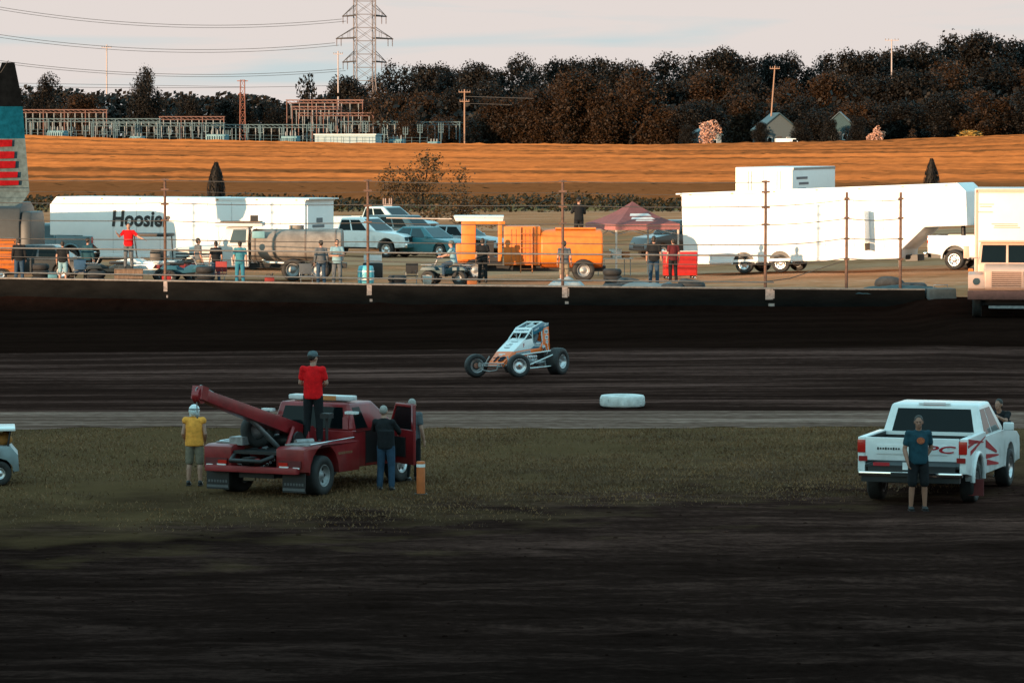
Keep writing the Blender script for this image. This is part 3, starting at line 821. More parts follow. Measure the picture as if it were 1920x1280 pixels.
# ------------------------------------------------------------------ wheels
def wheel(parent, p, Rr, W, rim_r, side, tyre=None, rim=None, hub=None, dish=.3, steer=0.0, name='wheel', spokes=0):
    m = MB(); h = W / 2
    m.lathe([(rim_r, -h * .86), (rim_r * 1.03, -h), (Rr * .9, -h), (Rr * .975, -h * .86), (Rr, -h * .6), (Rr, h * .6), (Rr * .975, h * .86), (Rr * .9, h), (rim_r * 1.03, h), (rim_r, h * .86)], n=28, closed=True)
    o = m.build(name, tyre or rubber, parent); o.location = p; o.rotation_euler = (0, 0, steer)
    m = MB(); s = side
    m.lathe([(rim_r * 1.01, s * h * .95), (rim_r * .93, s * h * .97), (rim_r * .90, s * h * .9), (rim_r * .84, s * h * (.9 - dish)), (rim_r * .45, s * h * (.88 - dish)), (rim_r * .30, s * h * (1.05 - dish)), (rim_r * .10, s * h * (1.1 - dish)), (.001, s * h * (1.1 - dish))], n=24)
    m.lathe([(rim_r * 1.0, -s * h * .95), (rim_r * .92, -s * h * .93), (rim_r * .86, -s * h * .3), (rim_r * .60, -s * h * .15)], n=24); m.lathe([(rim_r * .60, -s * h * .15), (rim_r * .40, -s * h * .2), (.001, -s * h * .2)], n=18, mi=1)
    if hub: m.cyl((0, -s * h * .2, 0), (0, -s * h * .6, 0), rim_r * .42, rim_r * .34, 14, mi=2)
    if spokes:
        for i in range(spokes):
            a = 2 * math.pi * i / spokes
            m.cyl((rim_r * .64 * math.cos(a), s * h * (.80 - dish), rim_r * .64 * math.sin(a)), (rim_r * .64 * math.cos(a), s * h * (.92 - dish), rim_r * .64 * math.sin(a)), rim_r * .13, n=8, mi=1)
    r = m.build('rim', [rim or alu, black] + ([hub] if hub else []), o)
    if hub:
        m = MB(); m.cyl((0, s * h * (1.1 - dish), 0), (0, s * h * (1.32 - dish), 0), rim_r * .22, rim_r * .16, 10); m.build('hub', hub, o)
    return o

def arch(cx, cz, r, n=9, a0=0.0, a1=180.0):
    return [(cx + r * math.cos(R(lerp(a0, a1, i / (n - 1)))), cz + r * math.sin(R(lerp(a0, a1, i / (n - 1))))) for i in range(n)]

def greenhouse(root, x0, x1, z0, xt0, xt1, z1, hw0, hw1, body, gl, name='cab', bevel=.05, side_split=None, rear=True):
    """tapered glazed upper body, x0 rear / x1 front at the belt, xt at the roof"""
    b4 = [(x0, -hw0, z0), (x1, -hw0, z0), (x1, hw0, z0), (x0, hw0, z0)]
    t4 = [(xt0, -hw1, z1), (xt1, -hw1, z1), (xt1, hw1, z1), (xt0, hw1, z1)]
    m = MB(); m.hexa(b4, t4); m.build(name, body, root, bevel=bevel, seg=3)
    o = .004
    def pl(nm, q, ins): MB().plate(q, .012, ins, o).build(nm, gl, root)
    pl('windscreen', (b4[1], b4[2], t4[2], t4[1]), (.07, .07, .05, .10))
    if rear: pl('rear_window', (b4[3], b4[0], t4[0], t4[3]), (.09, .09, .07, .15))
    sp = side_split or [(0.06, 0.94)]
    for u0, u1 in sp:
        pl('side_window', (b4[0], b4[1], t4[1], t4[0]), (u0, 1 - u1, .06, .16))
        pl('side_window', (b4[2], b4[3], t4[3], t4[2]), (1 - u1, u0, .06, .16))

def pickup(label, loc, rz, body=None, gl=None, group=None, hero=False, cat='pickup truck', dually=False, slope=0.0, plain=True):
    body = body or white; gl = gl or glass
    t = thing('pickup_truck', label, cat, loc, rz, group)
    hw = 1.0
    # cab and bonnet lower body
    o = [(-.93, .50), (-.93, 1.27), (1.0, 1.26), (1.3, 1.24), (2.55, 1.12), (2.83, 1.0), (2.9, .8), (2.88, .50)] + [(2.36, .48)] + arch(1.85, .45, .5, 9) + [(1.32, .48)]
    MB().prism(o, -hw + .02, hw - .02).build('body', body, t, bevel=.05, seg=3)
    for s in (-1, 1):
        o = [(-2.86, .66), (-2.86, 1.36), (-.95, 1.37), (-.95, .50), (-1.20, .50)] + arch(-1.75, .46, .53, 9) + [(-2.32, .58)]
        a, b = (hw - .13, hw + .0) if s > 0 else (-hw - .0, -hw + .13)
        MB().prism(o, a, b).build('bed_side', body, t, bevel=.03, seg=2)
        # flared wing over the rear wheel
        m = MB(); pts = [(p[0], s * (hw + .01), p[1]) for p in arch(-1.75, .46, .54, 13, -2, 182)]
        m.tube(pts, .045, 8); m.build('wheel_flare', body, t)
    MB().box((-1.9, 0, .78), (1.9, 1.74, .05)).build('bed_floor', black, t)
    MB().box((-.99, 0, 1.00), (.06, 1.74, .56)).build('bed_front', black, t); MB().box((-.985, 0, 1.31), (.08, 1.74, .07)).build('bed_rail', body, t)
    for s in (-1, 1): MB().box((-1.9, s * .862, 1.08), (1.8, .012, .52)).build('bed_liner', black, t)
    greenhouse(t, -.92, 1.25, 1.255, -.72, .42, 1.90, .96, .81, body, gl, 'cab', .07, [(.05, .38), (.42, .80)])
    tg = MB().box((-2.84, 0, 1.13), (.07, 1.72, .46)).build('tailgate', body, t, bevel=.015)
    m = MB(); m.box((-2.885, 0, 1.13), (.012, 1.3, .2)); m.build('tailgate_panel', body, tg, bevel=.004)
    MB().box((-2.888, 0, 1.27), (.02, .26, .07)).build('tailgate_handle', black, tg)
    for s in (-1, 1):
        MB().box((-2.855, s * .93, 1.18), (.05, .15, .26)).build('tail_light', redlens, t, bevel=.012)
    m = MB(); m.box((-2.98, 0, .64), (.16, 1.9, .10)); m.build('rear_bumper', chrome, t, bevel=.03)
    m = MB(); m.box((-2.95, 0, .54), (.14, 1.8, .12)); m.box((-3.07, 0, .64), (.02, .7, .08)); m.build('bumper_pad', black, t)
    for s in (-1, 1): MB().box((-2.86, s * .90, .93), (.05, .16, .10)).build('reflector', pbr('dark_red_reflector', (.3, .012, .01), .3), t)
    m = MB(); m.box((-2.86, 0, .72), (.1, 1.6, .16)); m.box((-2.6, 0, .55), (.5, 1.3, .2)); m.box((0, 0, .5), (4.6, 1.1, .2)); m.build('chassis', black, t)
    MB().box((-2.93, .0, .80), (.01, .32, .15)).build('number_plate', white_trim, t)
    m = MB(); m.box((2.95, 0, .58), (.14, 1.9, .2)); m.build('front_bumper', chrome, t, bevel=.03)
    m = MB(); m.box((2.89, 0, .88), (.04, 1.1, .26)); m.build('grille', black, t)
    for s in (-1, 1): MB().box((2.87, s * .76, .90), (.06, .3, .2)).build('headlight', glass_lit, t, bevel=.02)
    for s in (-1, 1):
        m = MB(); m.box((.92, s * 1.10, 1.34), (.1, .2, .17)); m.build('wing_mirror', body, t, bevel=.03)
    for x in (-1.75, 1.85):
        for s in (-1, 1): wheel(t, (x, s * (.86 if not dually or x > 0 else .9), .40), .40, .26 if not dually or x > 0 else .5, .235, s, spokes=6)
    if hero:
        MB().box((-.73, 0, 1.90), (.03, .42, .05)).build('brake_light', redlens, t, bevel=.01)
        MB().box((-.732, 0, 1.90), (.028, .6, .035)).build('brake_light_lens', white_trim, t)
    return t

def sedan(label, loc, rz, body, gl=None, group=None, kind='sedan', H=1.45, L=4.7):
    gl = gl or glass
    t = thing('parked_car', label, 'car', loc, rz, group)
    k = L / 4.7; belt = .92 * H / 1.45
    o = [(-2.3, .38), (-2.34, .7), (-2.28, belt), (1.0, belt), (2.1, .78 * H / 1.45), (2.32, .62), (2.34, .35)] + [(1.95, .28)] + arch(1.5, .33, .4, 8) + [(1.06, .25), (-.96, .25)] + arch(-1.4, .33, .4, 8) + [(-1.85, .3)]
    o = [(x * k, z) for x, z in o]
    MB().prism(o, -.88, .88).build('body', body, t, bevel=.07, seg=3)
    if kind == 'suv': greenhouse(t, -2.15 * k, 1.05 * k, belt, -1.9 * k, .35 * k, H, .84, .66, body, gl, 'cabin', .06, [(.04, .30), (.33, .58), (.61, .86)])
    else: greenhouse(t, -1.7 * k, 1.05 * k, belt, -1.0 * k, .25 * k, H, .83, .60, body, gl, 'cabin', .06, [(.10, .46), (.50, .84)])
    for s in (-1, 1):
        MB().box((2.26 * k, s * .64, .66), (.12, .34, .13)).build('headlight', glass_lit, t, bevel=.03)
        MB().box((-2.3 * k, s * .66, .78), (.08, .3, .14)).build('tail_light', redlens, t, bevel=.02)
        MB().box((.75 * k, s * .98, belt + .06), (.1, .16, .12)).build('wing_mirror', body, t, bevel=.02)
    MB().box((2.33 * k, 0, .52), (.05, .9, .14)).build('grille', black, t)
    for x in (-1.4 * k, 1.5 * k):
        for s in (-1, 1): wheel(t, (x, s * .78, .33), .33, .21, .2, s, spokes=5)
    return t

# ------------------------------------------------------------------ trailers
def gooseneck(label, loc, rz, L, slope_l, nose_l, Hh, pitch=0.0, axle_x=(2.2, 3.6), side=1, W=2.5):
    t = thing('gooseneck_trailer', label, 'trailer', loc, 0, None, rot=(0, -pitch, rz))
    z0 = .42
    top = z0 + Hh; neck = top - 1.72
    o = [(0, z0), (0, top), (L + slope_l + nose_l - .35, top), (L + slope_l + nose_l, top - .35), (L + slope_l + nose_l, neck), (L + slope_l, neck), (L, z0 + .35), (L - .05, z0)]
    MB().prism(o, -W / 2, W / 2).build('box_body', white_clean, t, bevel=.05, seg=2)
    tot = L + slope_l + nose_l
    m = MB()
    for s in (-1, 1):
        m.box(((L) / 2, s * (W / 2 + .012), z0 + .10), (L - .1, .02, .10))
        m.box(((tot - .4) / 2, s * (W / 2 + .012), top - .07), (tot - .45, .02, .12))
    m.box((-.02, 0, top - .07), (.03, W, .12)); m.box((-.12, 0, top - .03), (.2, W + .1, .05))
    sm_ = pbr('panel_seam_grey', (.42, .42, .42), .6)
    k = 1.22
    x = k
    while x < L - .3:
        m.box((x, -W / 2 - .004, z0 + Hh / 2), (.014, .008, Hh - .4), mi=2); m.box((x, W / 2 + .004, z0 + Hh / 2), (.014, .008, Hh - .4), mi=2); x += k
    m.box((L * .5, 0, top + .004), (.06, W, .02))
    for s in (-1, 1):
        for q in range(7): m.box((.4 + (tot - 1.2) * q / 6, s * (W / 2 + .03), top - .08), (.10, .03, .05), mi=1)
    m.build('edge_trim', [white_trim, pbr('amber_marker', (.6, .22, .04), .4), sm_], t)
    for ax in axle_x:
        for s in (-1, 1):
            wheel(t, (ax, s * (W / 2 - .11), .38), .38, .24, .22, s, spokes=6)
            m = MB(); pts = [(ax + .5 * math.cos(R(a)), s * (W / 2 + .02), .40 + .5 * math.sin(R(a))) for a in range(0, 181, 15)]
            m.prism([(p[0], p[2]) for p in pts], s * (W / 2 + .004) - .002, s * (W / 2 + .004) + .002); m.build('wheel_well', black, t)
            m = MB(); m.tube(pts, .03, 6); m.build('wheel_arch', white_trim, t)
    m = MB(); m.box((-.03, 0, z0 + Hh * .47), (.04, W - .3, Hh - .45)); m.build('rear_door', white_clean, t, bevel=.01)
    m = MB()
    for s in (-1, 1): m.box((-.06, s * (W / 2 - .22), z0 + .18), (.04, .22, .1))
    m.build('tail_light', redlens, t)
    m = MB(); m.cyl((tot - .5, 0, neck), (tot - .5, 0, .95), .09, n=10); m.box((L + .2, 0, z0), (.5, 1.0, .25)); m.build('hitch', black, t)
    MB().cyl((L - .45, 0, .05), (L - .45, 0, z0 + .1), .06, n=8).build('landing_leg', steel, t)
    return t, top, neck, tot
# ================================================================== the race car
def sprint_car():
    X, Y = 0.16, 108.0
    zc = terrain(X, Y) - 0.02
    t = thing('race_car', 'orange and white open-wheel sprint car with number 18 sliding along the dirt track', 'race car', (X, Y, zc), 0, None, rot=(R(1.5), R(-1.2), R(180 + 58)))
    wht = pbr('race_car_white', (0.80, 0.82, 0.82), 0.3, var=0.04, coat=0.4)
    tubec = pbr('race_car_frame_paint', (0.70, 0.78, 0.78), 0.35, var=0.05)
    hw = .285
    # bonnet: lower nose (orange) and upper panel (white)
    MB().hexa([(1.27, -.24, .30), (1.27, .24, .30), (.67, hw, .70), (.67, -hw, .70)], [(1.275, -.24, .335), (1.275, .24, .335), (.675, hw, .735), (.675, -hw, .735)]).build('nose', orange, t, bevel=.008)
    m = MB(); m.hexa([(.668, -hw, .70), (.668, hw, .70), (.05, hw, 1.03), (.05, -hw, 1.03)], [(.672, -hw, .735), (.672, hw, .735), (.055, hw, 1.06), (.055, -hw, 1.06)])
    m.hexa([(.05, -hw, 1.03), (.05, hw, 1.03), (-.12, hw * .8, 1.07), (-.12, -hw * .8, 1.07)], [(.055, -hw, 1.06), (.055, hw, 1.06), (-.12, hw * .8, 1.10), (-.12, -hw * .8, 1.10)])
    m.build('bonnet', wht, t, bevel=.008)
    or_o = [(1.26, .30), (.69, .715), (-.28, .78), (-.75, .80), (-.93, .98), (-1.0, 1.36), (-1.28, 1.42), (-1.34, .73), (-1.0, .66), (-.28, .63), (.3, .54), (.9, .37)]
    wh_o = [(.69, .72), (.06, 1.05), (-.36, 1.08), (-.42, .97), (-.50, .88), (-.28, .785)]
    bl_o = [(-.28, .784), (-.50, .879), (-.42, .965), (-.66, 1.0), (-.92, .975), (-.75, .806)]
    sail = [(-.38, 1.36), (-.95, 1.53), (-1.30, 1.52), (-1.30, 1.425), (-1.0, 1.365), (-.95, 1.30), (-.60, 1.22), (-.42, 1.19)]
    for s in (-1, 1):
        a, b = (hw - .012, hw) if s > 0 else (-hw, -hw + .012)
        MB().prism(or_o, a, b).build('tail_panel', orange, t, bevel=.003)
        MB().prism(wh_o, a, b).build('cockpit_side', wht, t, bevel=.003)
        MB().prism(bl_o, a, b).build('side_stripe', tealblue, t, bevel=.003)
        MB().prism(sail, a, b).build('sail_panel', tealblue, t, bevel=.003)
        # grey strip with orange edge along the lower side
        y = s * (hw + .003)
        MB().hexa([(.55, y, .60), (-.26, y, .665), (-.26, y, .755), (.55, y, .69)], [(.55, y + s * .004, .60), (-.26, y + s * .004, .665), (-.26, y + s * .004, .755), (.55, y + s * .004, .69)]).build('side_strip', pbr('grey_sticker', (.36, .40, .42), .4), t)
        # plaques on the tail
        for (px_, pz, w_, h_) in ((-.66, .90, .34, .10), (-1.14, 1.27, .2, .11), (-1.16, 1.10, .17, .10), (-1.18, .97, .13, .09)):
            MB().box((px_, y + s * .003, pz), (w_, .006, h_)).build('sticker', white_trim, t)
        for k, (px_, pz, w_, h_) in enumerate(((-1.14, 1.285, .15, .02), (-1.14, 1.25, .12, .02), (-1.16, 1.11, .1, .03), (-1.18, .97, .04, .05))):
            MB().box((px_, y + s * .0075, pz), (w_, .004, h_)).build('sticker_mark', navy, t)
    MB().hexa([(-1.30, -hw, .72), (-1.33, hw, .72), (-1.27, hw, 1.42), (-1.27, -hw, 1.42)], [(-1.34, -hw, .72), (-1.35, hw, .72), (-1.29, hw, 1.42), (-1.29, -hw, 1.42)]).build('tail_back', orange, t)
    L_ = frame((-.66, hw + .011, .90), (-1, 0, .03), (0, 0, 1))
    text('lettering', 'Stoops', .115, navy, t, L_, .002, 1.0, .2)
    text('lettering', 'F', .17, redmark, t, frame((.10, hw + .008, .89), (-1, 0, -.0), (.12, 0, 1)), .002)
    # sail lettering strokes (too small to read in the photograph)
    for px_, pz, w_ in ((-.62, 1.35, .26), (-1.14, 1.47, .26)):
        m = MB()
        for k in range(6): m.box((px_ - w_ / 2 + w_ * (k + .5) / 6, hw + .004, pz - (px_ - w_ / 2 + w_ * (k + .5) / 6 - px_) * .25), (w_ / 9, .006, .055 if k % 2 else .04))
        m.build('sail_mark', white_trim, t)
    m = MB(); 
    for k in range(10): m.box((.50 - k * .078, hw + .010, .645 + k * .0068), (.045, .004, .045))
    m.build('strip_mark', pbr('grey_mark', (.13, .15, .17), .5), t)
    # number 18 and small marks on the bonnet
    nM = frame((1.03, .0, .507 + .012), (0, 1, 0), (-.6, 0, .40))
    text('number', '18', .33, pbr('dark_number_paint', (.004, .014, .028), .7, spec=.1), t, nM, .004, 1.15, .12, .012)
    m = MB()
    for yy, xx, w_ in ((-.06, .36, .20), (-.02, .30, .14), (-.05, .47, .22), (-.03, .51, .16), (.02, .17, .22)):
        z_ = lerp(.735, 1.06, (.672 - xx) / .617) + .004
        m.box((xx, yy, z_), (.018, w_, .006), ry=R(28))
    m.build('bonnet_mark', pbr('grey_mark', (.13, .15, .17), .5), t)
    m = MB()
    for yy, xx, w_ in ((-.02, .80, .22), (-.04, .85, .12)):
        z_ = lerp(.335, .735, (1.275 - xx) / .6) + .006
        m.box((xx, yy, z_), (.03, w_, .006), ry=R(34))
    m.build('nose_mark', white_trim, t)
    # visor board with the driver's name
    v0, v1 = (-.20, 1.245), (-.37, 1.375)
    MB().hexa([(v0[0], -.27, v0[1]), (v0[0], .27, v0[1]), (v1[0], .27, v1[1]), (v1[0], -.27, v1[1])], [(v0[0] + .012, -.27, v0[1] + .01), (v0[0] + .012, .27, v0[1] + .01), (v1[0] + .012, .27, v1[1] + .01), (v1[0] + .012, -.27, v1[1] + .01)]).build('visor_board', wht, t)
    text('lettering', 'ANDRETTI', .092, navy, t, frame((-.285 + .016, 0, 1.31 + .014), (0, 1, 0), (-.17, 0, .13)), .002, 1.05, 0, .001)
    # roll cage
    m = MB(); r = .021
    for s in (-1, 1):
        y = s * .27
        m.tube([(.05, y, 1.05), (-.20, y, 1.24), (-.38, y, 1.385), (-.95, y * .96, 1.545)], r, 8)
        m.tube([(-.95, y * .96, 1.545), (-1.12, y, 1.50), (-1.2, y, 1.0), (-1.3, y, .6)], r, 8)
        m.tube([(-.42, y, .98), (-.40, y, 1.2), (-.38, y, 1.385)], r * .9, 8)
        m.tube([(-.95, y * .96, 1.545), (-.92, y, 1.2), (-.95, y, .7)], r, 8)
        m.tube([(1.2, y * .7, .36), (.4, y, .42), (-.5, y, .38), (-1.3, y, .42)], r, 8)
    m.tube([(-.38, -.27, 1.385), (-.38, .27, 1.385)], r, 8); m.tube([(-.95, -.26, 1.545), (-.95, .26, 1.545)], r * 1.2, 8)
    m.tube([(-.40, 0, 1.385), (-.95, 0, 1.545)], r * .7, 8); m.tube([(-.95, -.2, 1.54), (-1.12, .0, 1.42), (-.95, .2, 1.54)], r * .8, 8); m.tube([(-1.15, -.27, 1.35), (-1.15, .27, 1.35)], r, 8)
    m.tube([(-.2, .27, 1.24), (-.42, .27, 1.14)], r * .7, 6); m.tube([(-.2, -.27, 1.24), (-.42, -.27, 1.14)], r * .7, 6)
    m.tube([(-.08, 0, 1.09), (-.24, 0, 1.27)], r * .7, 6)
    m.build('roll_cage', tubec, t)
    # cockpit
    m = MB(); m.box((-.35, 0, .55), (1.4, .5, .3)); m.box((-1.1, 0, .62), (.3, .5, .3)); m.box((.55, 0, .48), (.8, .46, .18)); m.build('floor_tub', black, t)
    m = MB(); m.hexa([(-.62, -.22, .6), (-.50, -.22, .6), (-.50, .22, .6), (-.62, .22, .6)], [(-.90, -.22, 1.30), (-.82, -.22, 1.30), (-.82, .22, 1.30), (-.90, .22, 1.30)]); m.build('seat', blackcloth, t, bevel=.02)
    m = MB(); m.tube([(-.30 + .02 * math.cos(R(a)), .16 * math.cos(R(a)), 1.05 + .16 * math.sin(R(a))) for a in range(0, 360, 30)], .014, 6, closed=True); m.cyl((-.30, 0, 1.05), (-.05, 0, .98), .018); m.build('steering_wheel', black, t)
    # engine, exhaust, radiator, axles, bumper, nerf bars
    eng = MB(); E = -.40
    eng.box((E + .18, .0, .48), (.56, .5, .26)); eng.box((E + .16, .28, .52), (.50, .14, .17), ry=0); eng.box((E + .16, -.28, .52), (.50, .14, .17))
    for k in range(4): eng.cyl((E + .34 - k * .12, .30, .54), (E + .34 - k * .12, .40, .56), .04); eng.cyl((E + .34 - k * .12, -.30, .54), (E + .34 - k * .12, -.40, .56), .04)
    eng.cyl((E + .0, .33, .42), (E + .0, .42, .42), .09, n=14); eng.cyl((E + .24, .33, .38), (E + .24, .42, .38), .07, n=12)
    eng.build('engine', alu, t, bevel=.01)
    for s in (-1, 1):
        m = MB()
        for k in range(4): m.tube([(.34 - k * .12, s * .36, .50), (.28 - k * .12, s * .44, .44), (.1 - k * .1, s * .45, .38), (-.5, s * .42, .36)], .022, 6)
        m.tube([(-.5, s * .42, .36), (-1.0, s * .40, .36)], .045, 8); m.build('exhaust_header', steel, t)
    for s in (-1, 1):
        m = MB(); q = s
        m.tube([(.42, q * .30, .62), (-.95, q * .62, .72), (-1.0, q * .72, .70), (-.85, q * .74, .62), (.25, q * .58, .34), (.25, q * .34, .30)], .019, 8)
        m.tube([(-.88, q * .73, .64), (-.82, q * .70, .28), (.20, q * .55, .24)], .019, 8)
        m.tube([(.20, q * .55, .24), (.25, q * .56, .34)], .019, 8); m.tube([(-.82, q * .70, .28), (-.82, q * .3, .34)], .017, 8)
        m.build('nerf_bar', tubec if s > 0 else steel, t)
    m = MB(); m.cyl((1.1, -.64, .34), (1.1, .64, .34), .032, n=10)
    for s in (-1, 1): m.cyl((1.1, s * .40, .36), (.35, s * .30, .42), .02); m.cyl((1.1, s * .42, .36), (1.02, s * .30, .60), .022); m.box((1.1, s * .56, .36), (.12, .08, .14))
    m.cyl((1.28, -.34, .40), (1.28, .34, .40), .018); m.build('front_axle', steel, t)
    m = MB(); m.tube([(1.25, -.22, .36), (1.48, -.26, .40), (1.52, -.26, .22), (1.50, 0, .18), (1.52, .26, .22), (1.48, .26, .40), (1.25, .22, .36)], .018, 8); m.tube([(1.30, -.30, .33), (1.34, 0, .33), (1.30, .30, .33)], .02, 8); m.build('front_bumper', steel, t)
    m = MB(); m.cyl((-1.1, -.55, .40), (-1.1, .55, .40), .06, n=12); m.box((-1.1, 0, .40), (.26, .22, .26)); m.build('rear_axle', steel, t)
    m = MB(); m.tube([(-1.34, -.2, .62), (-1.62, -.22, .6), (-1.66, 0, .6), (-1.62, .22, .6), (-1.34, .2, .62)], .018, 8); m.tube([(-1.34, -.2, .45), (-1.62, -.22, .6)], .016, 6); m.build('rear_bumper', steel, t)
    for s in (-1, 1): m = MB(); m.cyl((-1.0, s * .32, .78), (-1.2, s * .36, .42), .03); m.cyl((-.98, s * .32, .80), (-.90, s * .34, .84), .05, n=8); m.build('shock_absorber', alu, t)
    hubc = pbr('copper_hub', (.45, .20, .14), .4, metal=.6, var=.2)
    st = R(-36)
    for s in (-1, 1): wheel(t, (1.1, s * .72, .335), .335, .22, .205, s, rubber_worn, alu, hubc, .45, st)
    wheel(t, (-1.1, .70, .40), .40, .36, .205, 1, rubber_worn, alu, steel, .62)
    wheel(t, (-1.1, -.74, .42), .42, .44, .205, -1, rubber_worn, alu, steel, .62)
    # the driver, strapped in
    sit = dict(pelvis=(0, 0, .18), waist=(0, .10, .34), chest=(0, .17, .54), neck=(0, .20, .70), head=(0, .18, .87),
               sL=(.185, .18, .66), eL=(.25, -.04, .46), wL=(.14, -.26, .50), sR=(-.185, .18, .66), eR=(-.25, -.04, .46), wR=(-.14, -.26, .50),
               hL=(.09, -.02, .18), kL=(.11, -.42, .32), aL=(.10, -.78, .14), hR=(-.09, -.02, .18), kR=(-.11, -.42, .32), aR=(-.10, -.78, .14))
    M = t.matrix_basis
    loc = Matrix.LocRotScale(t.location, t.rotation_euler, None) @ Vector((-.58, 0, .55))
    d = person('driver in a dark suit and helmet sitting inside the orange and white race car', loc, 0, 1.62, sit, c_grey, 'long', c_black, False, ('helmet', pbr('silver_helmet_shell', (.40, .42, .44), .25, coat=.4)), voxel=.014)
    d.rotation_euler = (R(0), R(1.5), R(180 + 58 + 90))
sprint_car()

# ------------------------------------------------------------------ white tyre marking the inside of the track
p = at(1167, 764, 97.6)
t = thing('tyre_marker', 'big white-painted tractor tyre lying flat on the inner edge of the track', 'tyre', (p.x, p.y, terrain(p.x, p.y) + .01), R(20))
tw = pbr('white_painted_rubber', (0.80, 0.81, 0.79), .6, var=.15, scale=5, bump=.3, dirt=.3, dirt_col=(.11, .075, .05))
m = MB(); m.lathe([(.34, .05), (.46, .0), (.555, .015), (.58, .06), (.585, .185), (.58, .32), (.555, .365), (.46, .38), (.345, .34), (.325, .30), (.50, .2), (.32, .09)], axis='z', n=40, closed=True)
m.build('casing', tw, t)
m = MB()
for k in range(26):
    a = 2 * math.pi * k / 26
    m.box((.582 * math.cos(a), .582 * math.sin(a), .14 + .09 * (k % 2)), (.02, .06, .10), rz=a)
m.build('tread', tw, t); t.scale = (1, 1, .82)

# ================================================================== red wrecker
def wrecker():
    t = thing('tow_truck', 'old dark red wrecker with a raised boom and an open door parked on the infield', 'tow truck', (-4.0, 75.2, 0), R(62))
    hw = 1.0
    # cab lower body and bonnet
    o = [(-.1, .45), (-.1, 1.18), (1.5, 1.18), (2.4, 1.06), (2.52, .95), (2.52, .45), (2.42, .42)] + arch(1.9, .42, .48, 9) + [(1.40, .42)]
    MB().prism(o, -.96, .96).build('body', redtruck, t, bevel=.05, seg=3)
    greenhouse(t, -.1, 1.75, 1.175, .02, .95, 1.72, .94, .80, redtruck, glass, 'cab', .06, [(.10, .36)])
    # belt mouldings
    m = MB(); m.box((.35, -.975, 1.17), (.7, .02, .03)); m.box((.35, .975, 1.17), (.7, .02, .03)); m.build('belt_moulding', chrome, t)
    # light bar on the roof
    lb = MB().box((.35, 0, 1.80), (.30, 1.45, .10)).build('light_bar', pbr('pale_light_bar', (.58, .62, .62), .3, var=.2), t, bevel=.03)
    MB().box((.35, -.25, 1.802), (.31, .3, .09)).build('amber_lens', pbr('amber_lens', (.6, .25, .08), .3), lb)
    MB().box((.35, 0, 1.745), (.2, 1.2, .03)).build('bar_mount', black, lb)
    for s in (-1, 1):
        m = MB(); m.cyl((-.14, s * .88, 1.52), (-.14, s * 1.0, 1.54), .02); m.box((-.16, s * .98, 1.55), (.12, .26, .05)); m.build('work_lamp', pbr('lamp_white', (.7, .72, .72), .3), t)
        MB().box((-.112, s * .80, 1.33), (.012, .12, .24)).build('cab_panel', pbr('pale_red_panel', (.36, .10, .10), .4), t)
    # bed: dually side boxes with arch, deck, rails
    for s in (-1, 1):
        o = [(-2.3, .52), (-2.3, .96), (-2.18, 1.0), (-.14, 1.0), (-.14, .42), (-.92, .42)] + arch(-1.5, .44, .56, 10) + [(-2.08, .5)]
        a, b = (hw * .52, 1.15) if s > 0 else (-1.15, -hw * .52)
        MB().prism(o, a, b).build('bed_side', redtruck, t, bevel=.04, seg=2)
        m = MB(); m.tube([(-1.9, s * 1.05, 1.03), (-.2, s * 1.05, 1.06)], .016, 8); m.build('bed_rail', chrome, t)
        MB().hexa([(-2.312, s * .6, .60), (-2.312, s * 1.1, .60), (-2.312, s * 1.1, .74), (-2.312, s * .6, .74)], [(-2.33, s * .6, .60), (-2.33, s * 1.1, .60), (-2.33, s * 1.1, .74), (-2.33, s * .6, .74)]).build('tail_lamp_panel', pbr('dark_red_panel', (.10, .008, .01), .5), t)
        MB().box((-2.335, s * .70, .665), (.03, .2, .07)).build('tail_light', redlens, t)
        MB().box((-2.337, s * .72, .61), (.03, .2, .035)).build('reverse_lamp', white_trim, t)
        MB().box((-2.337, s * 1.0, .60), (.03, .14, .03)).build('marker_lamp', white_trim, t)
        m = MB(); m.box((-2.22, s * .88, .30), (.02, .52, .38)); f = m.build('mud_flap', black, t)
        m = MB()
        for k in range(7): m.box((-2.235, s * .88 - .2 + .066 * k, .27), (.008, .04, .05))
        m.box((-2.235, s * .88, .17), (.008, .5, .05)); m.build('flap_mark', pbr('dim_flap_lettering', (.10, .10, .105), .6), f)
    m = MB(); m.box((-1.2, 0, .86), (2.1, 1.0, .06)); m.build('deck', black, t)
    m = MB(); m.box((-2.36, 0, .54), (.16, 2.1, .12)); m.box((-2.36, 0, .72), (.06, .36, .08)); m.build('rear_bumper', pbr('red_bumper', (.26, .02, .022), .5), t, bevel=.02)
    MB().box((-2.45, .0, .36), (.03, .26, .06)).build('tow_hook', chrome, t)
    m = MB(); m.box((.1, 0, .45), (4.6, .8, .18)); m.box((-1.5, 0, .40), (.3, 1.6, .16)); m.build('chassis', black, t)
    # boom with mast, braces, sheave and winch
    m = MB()
    a, b = Vector((-.45, 0, 1.12)), Vector((-4.25, 0, 2.13))
    d = (b - a).normalized(); up = Vector((-d.z, 0, d.x)); up = up if up.z > 0 else -up
    def sec(p, w_, h_): return [p + Vector((0, -w_, 0)) - up * h_, p + Vector((0, w_, 0)) - up * h_, p + Vector((0, w_, 0)) + up * h_, p + Vector((0, -w_, 0)) + up * h_]
    s0, s1 = sec(a, .15, .15), sec(b, .10, .11)
    m.hexa(s0, s1); bo = m.build('boom', redtruck, t, bevel=.015)
    m = MB(); m.cyl(b + Vector((0, -.07, -.02)), b + Vector((0, .07, -.02)), .16, n=16); m.box(b + Vector((.02, 0, .02)), (.22, .24, .26), ry=R(14)); m.build('boom_head', redtruck, bo)
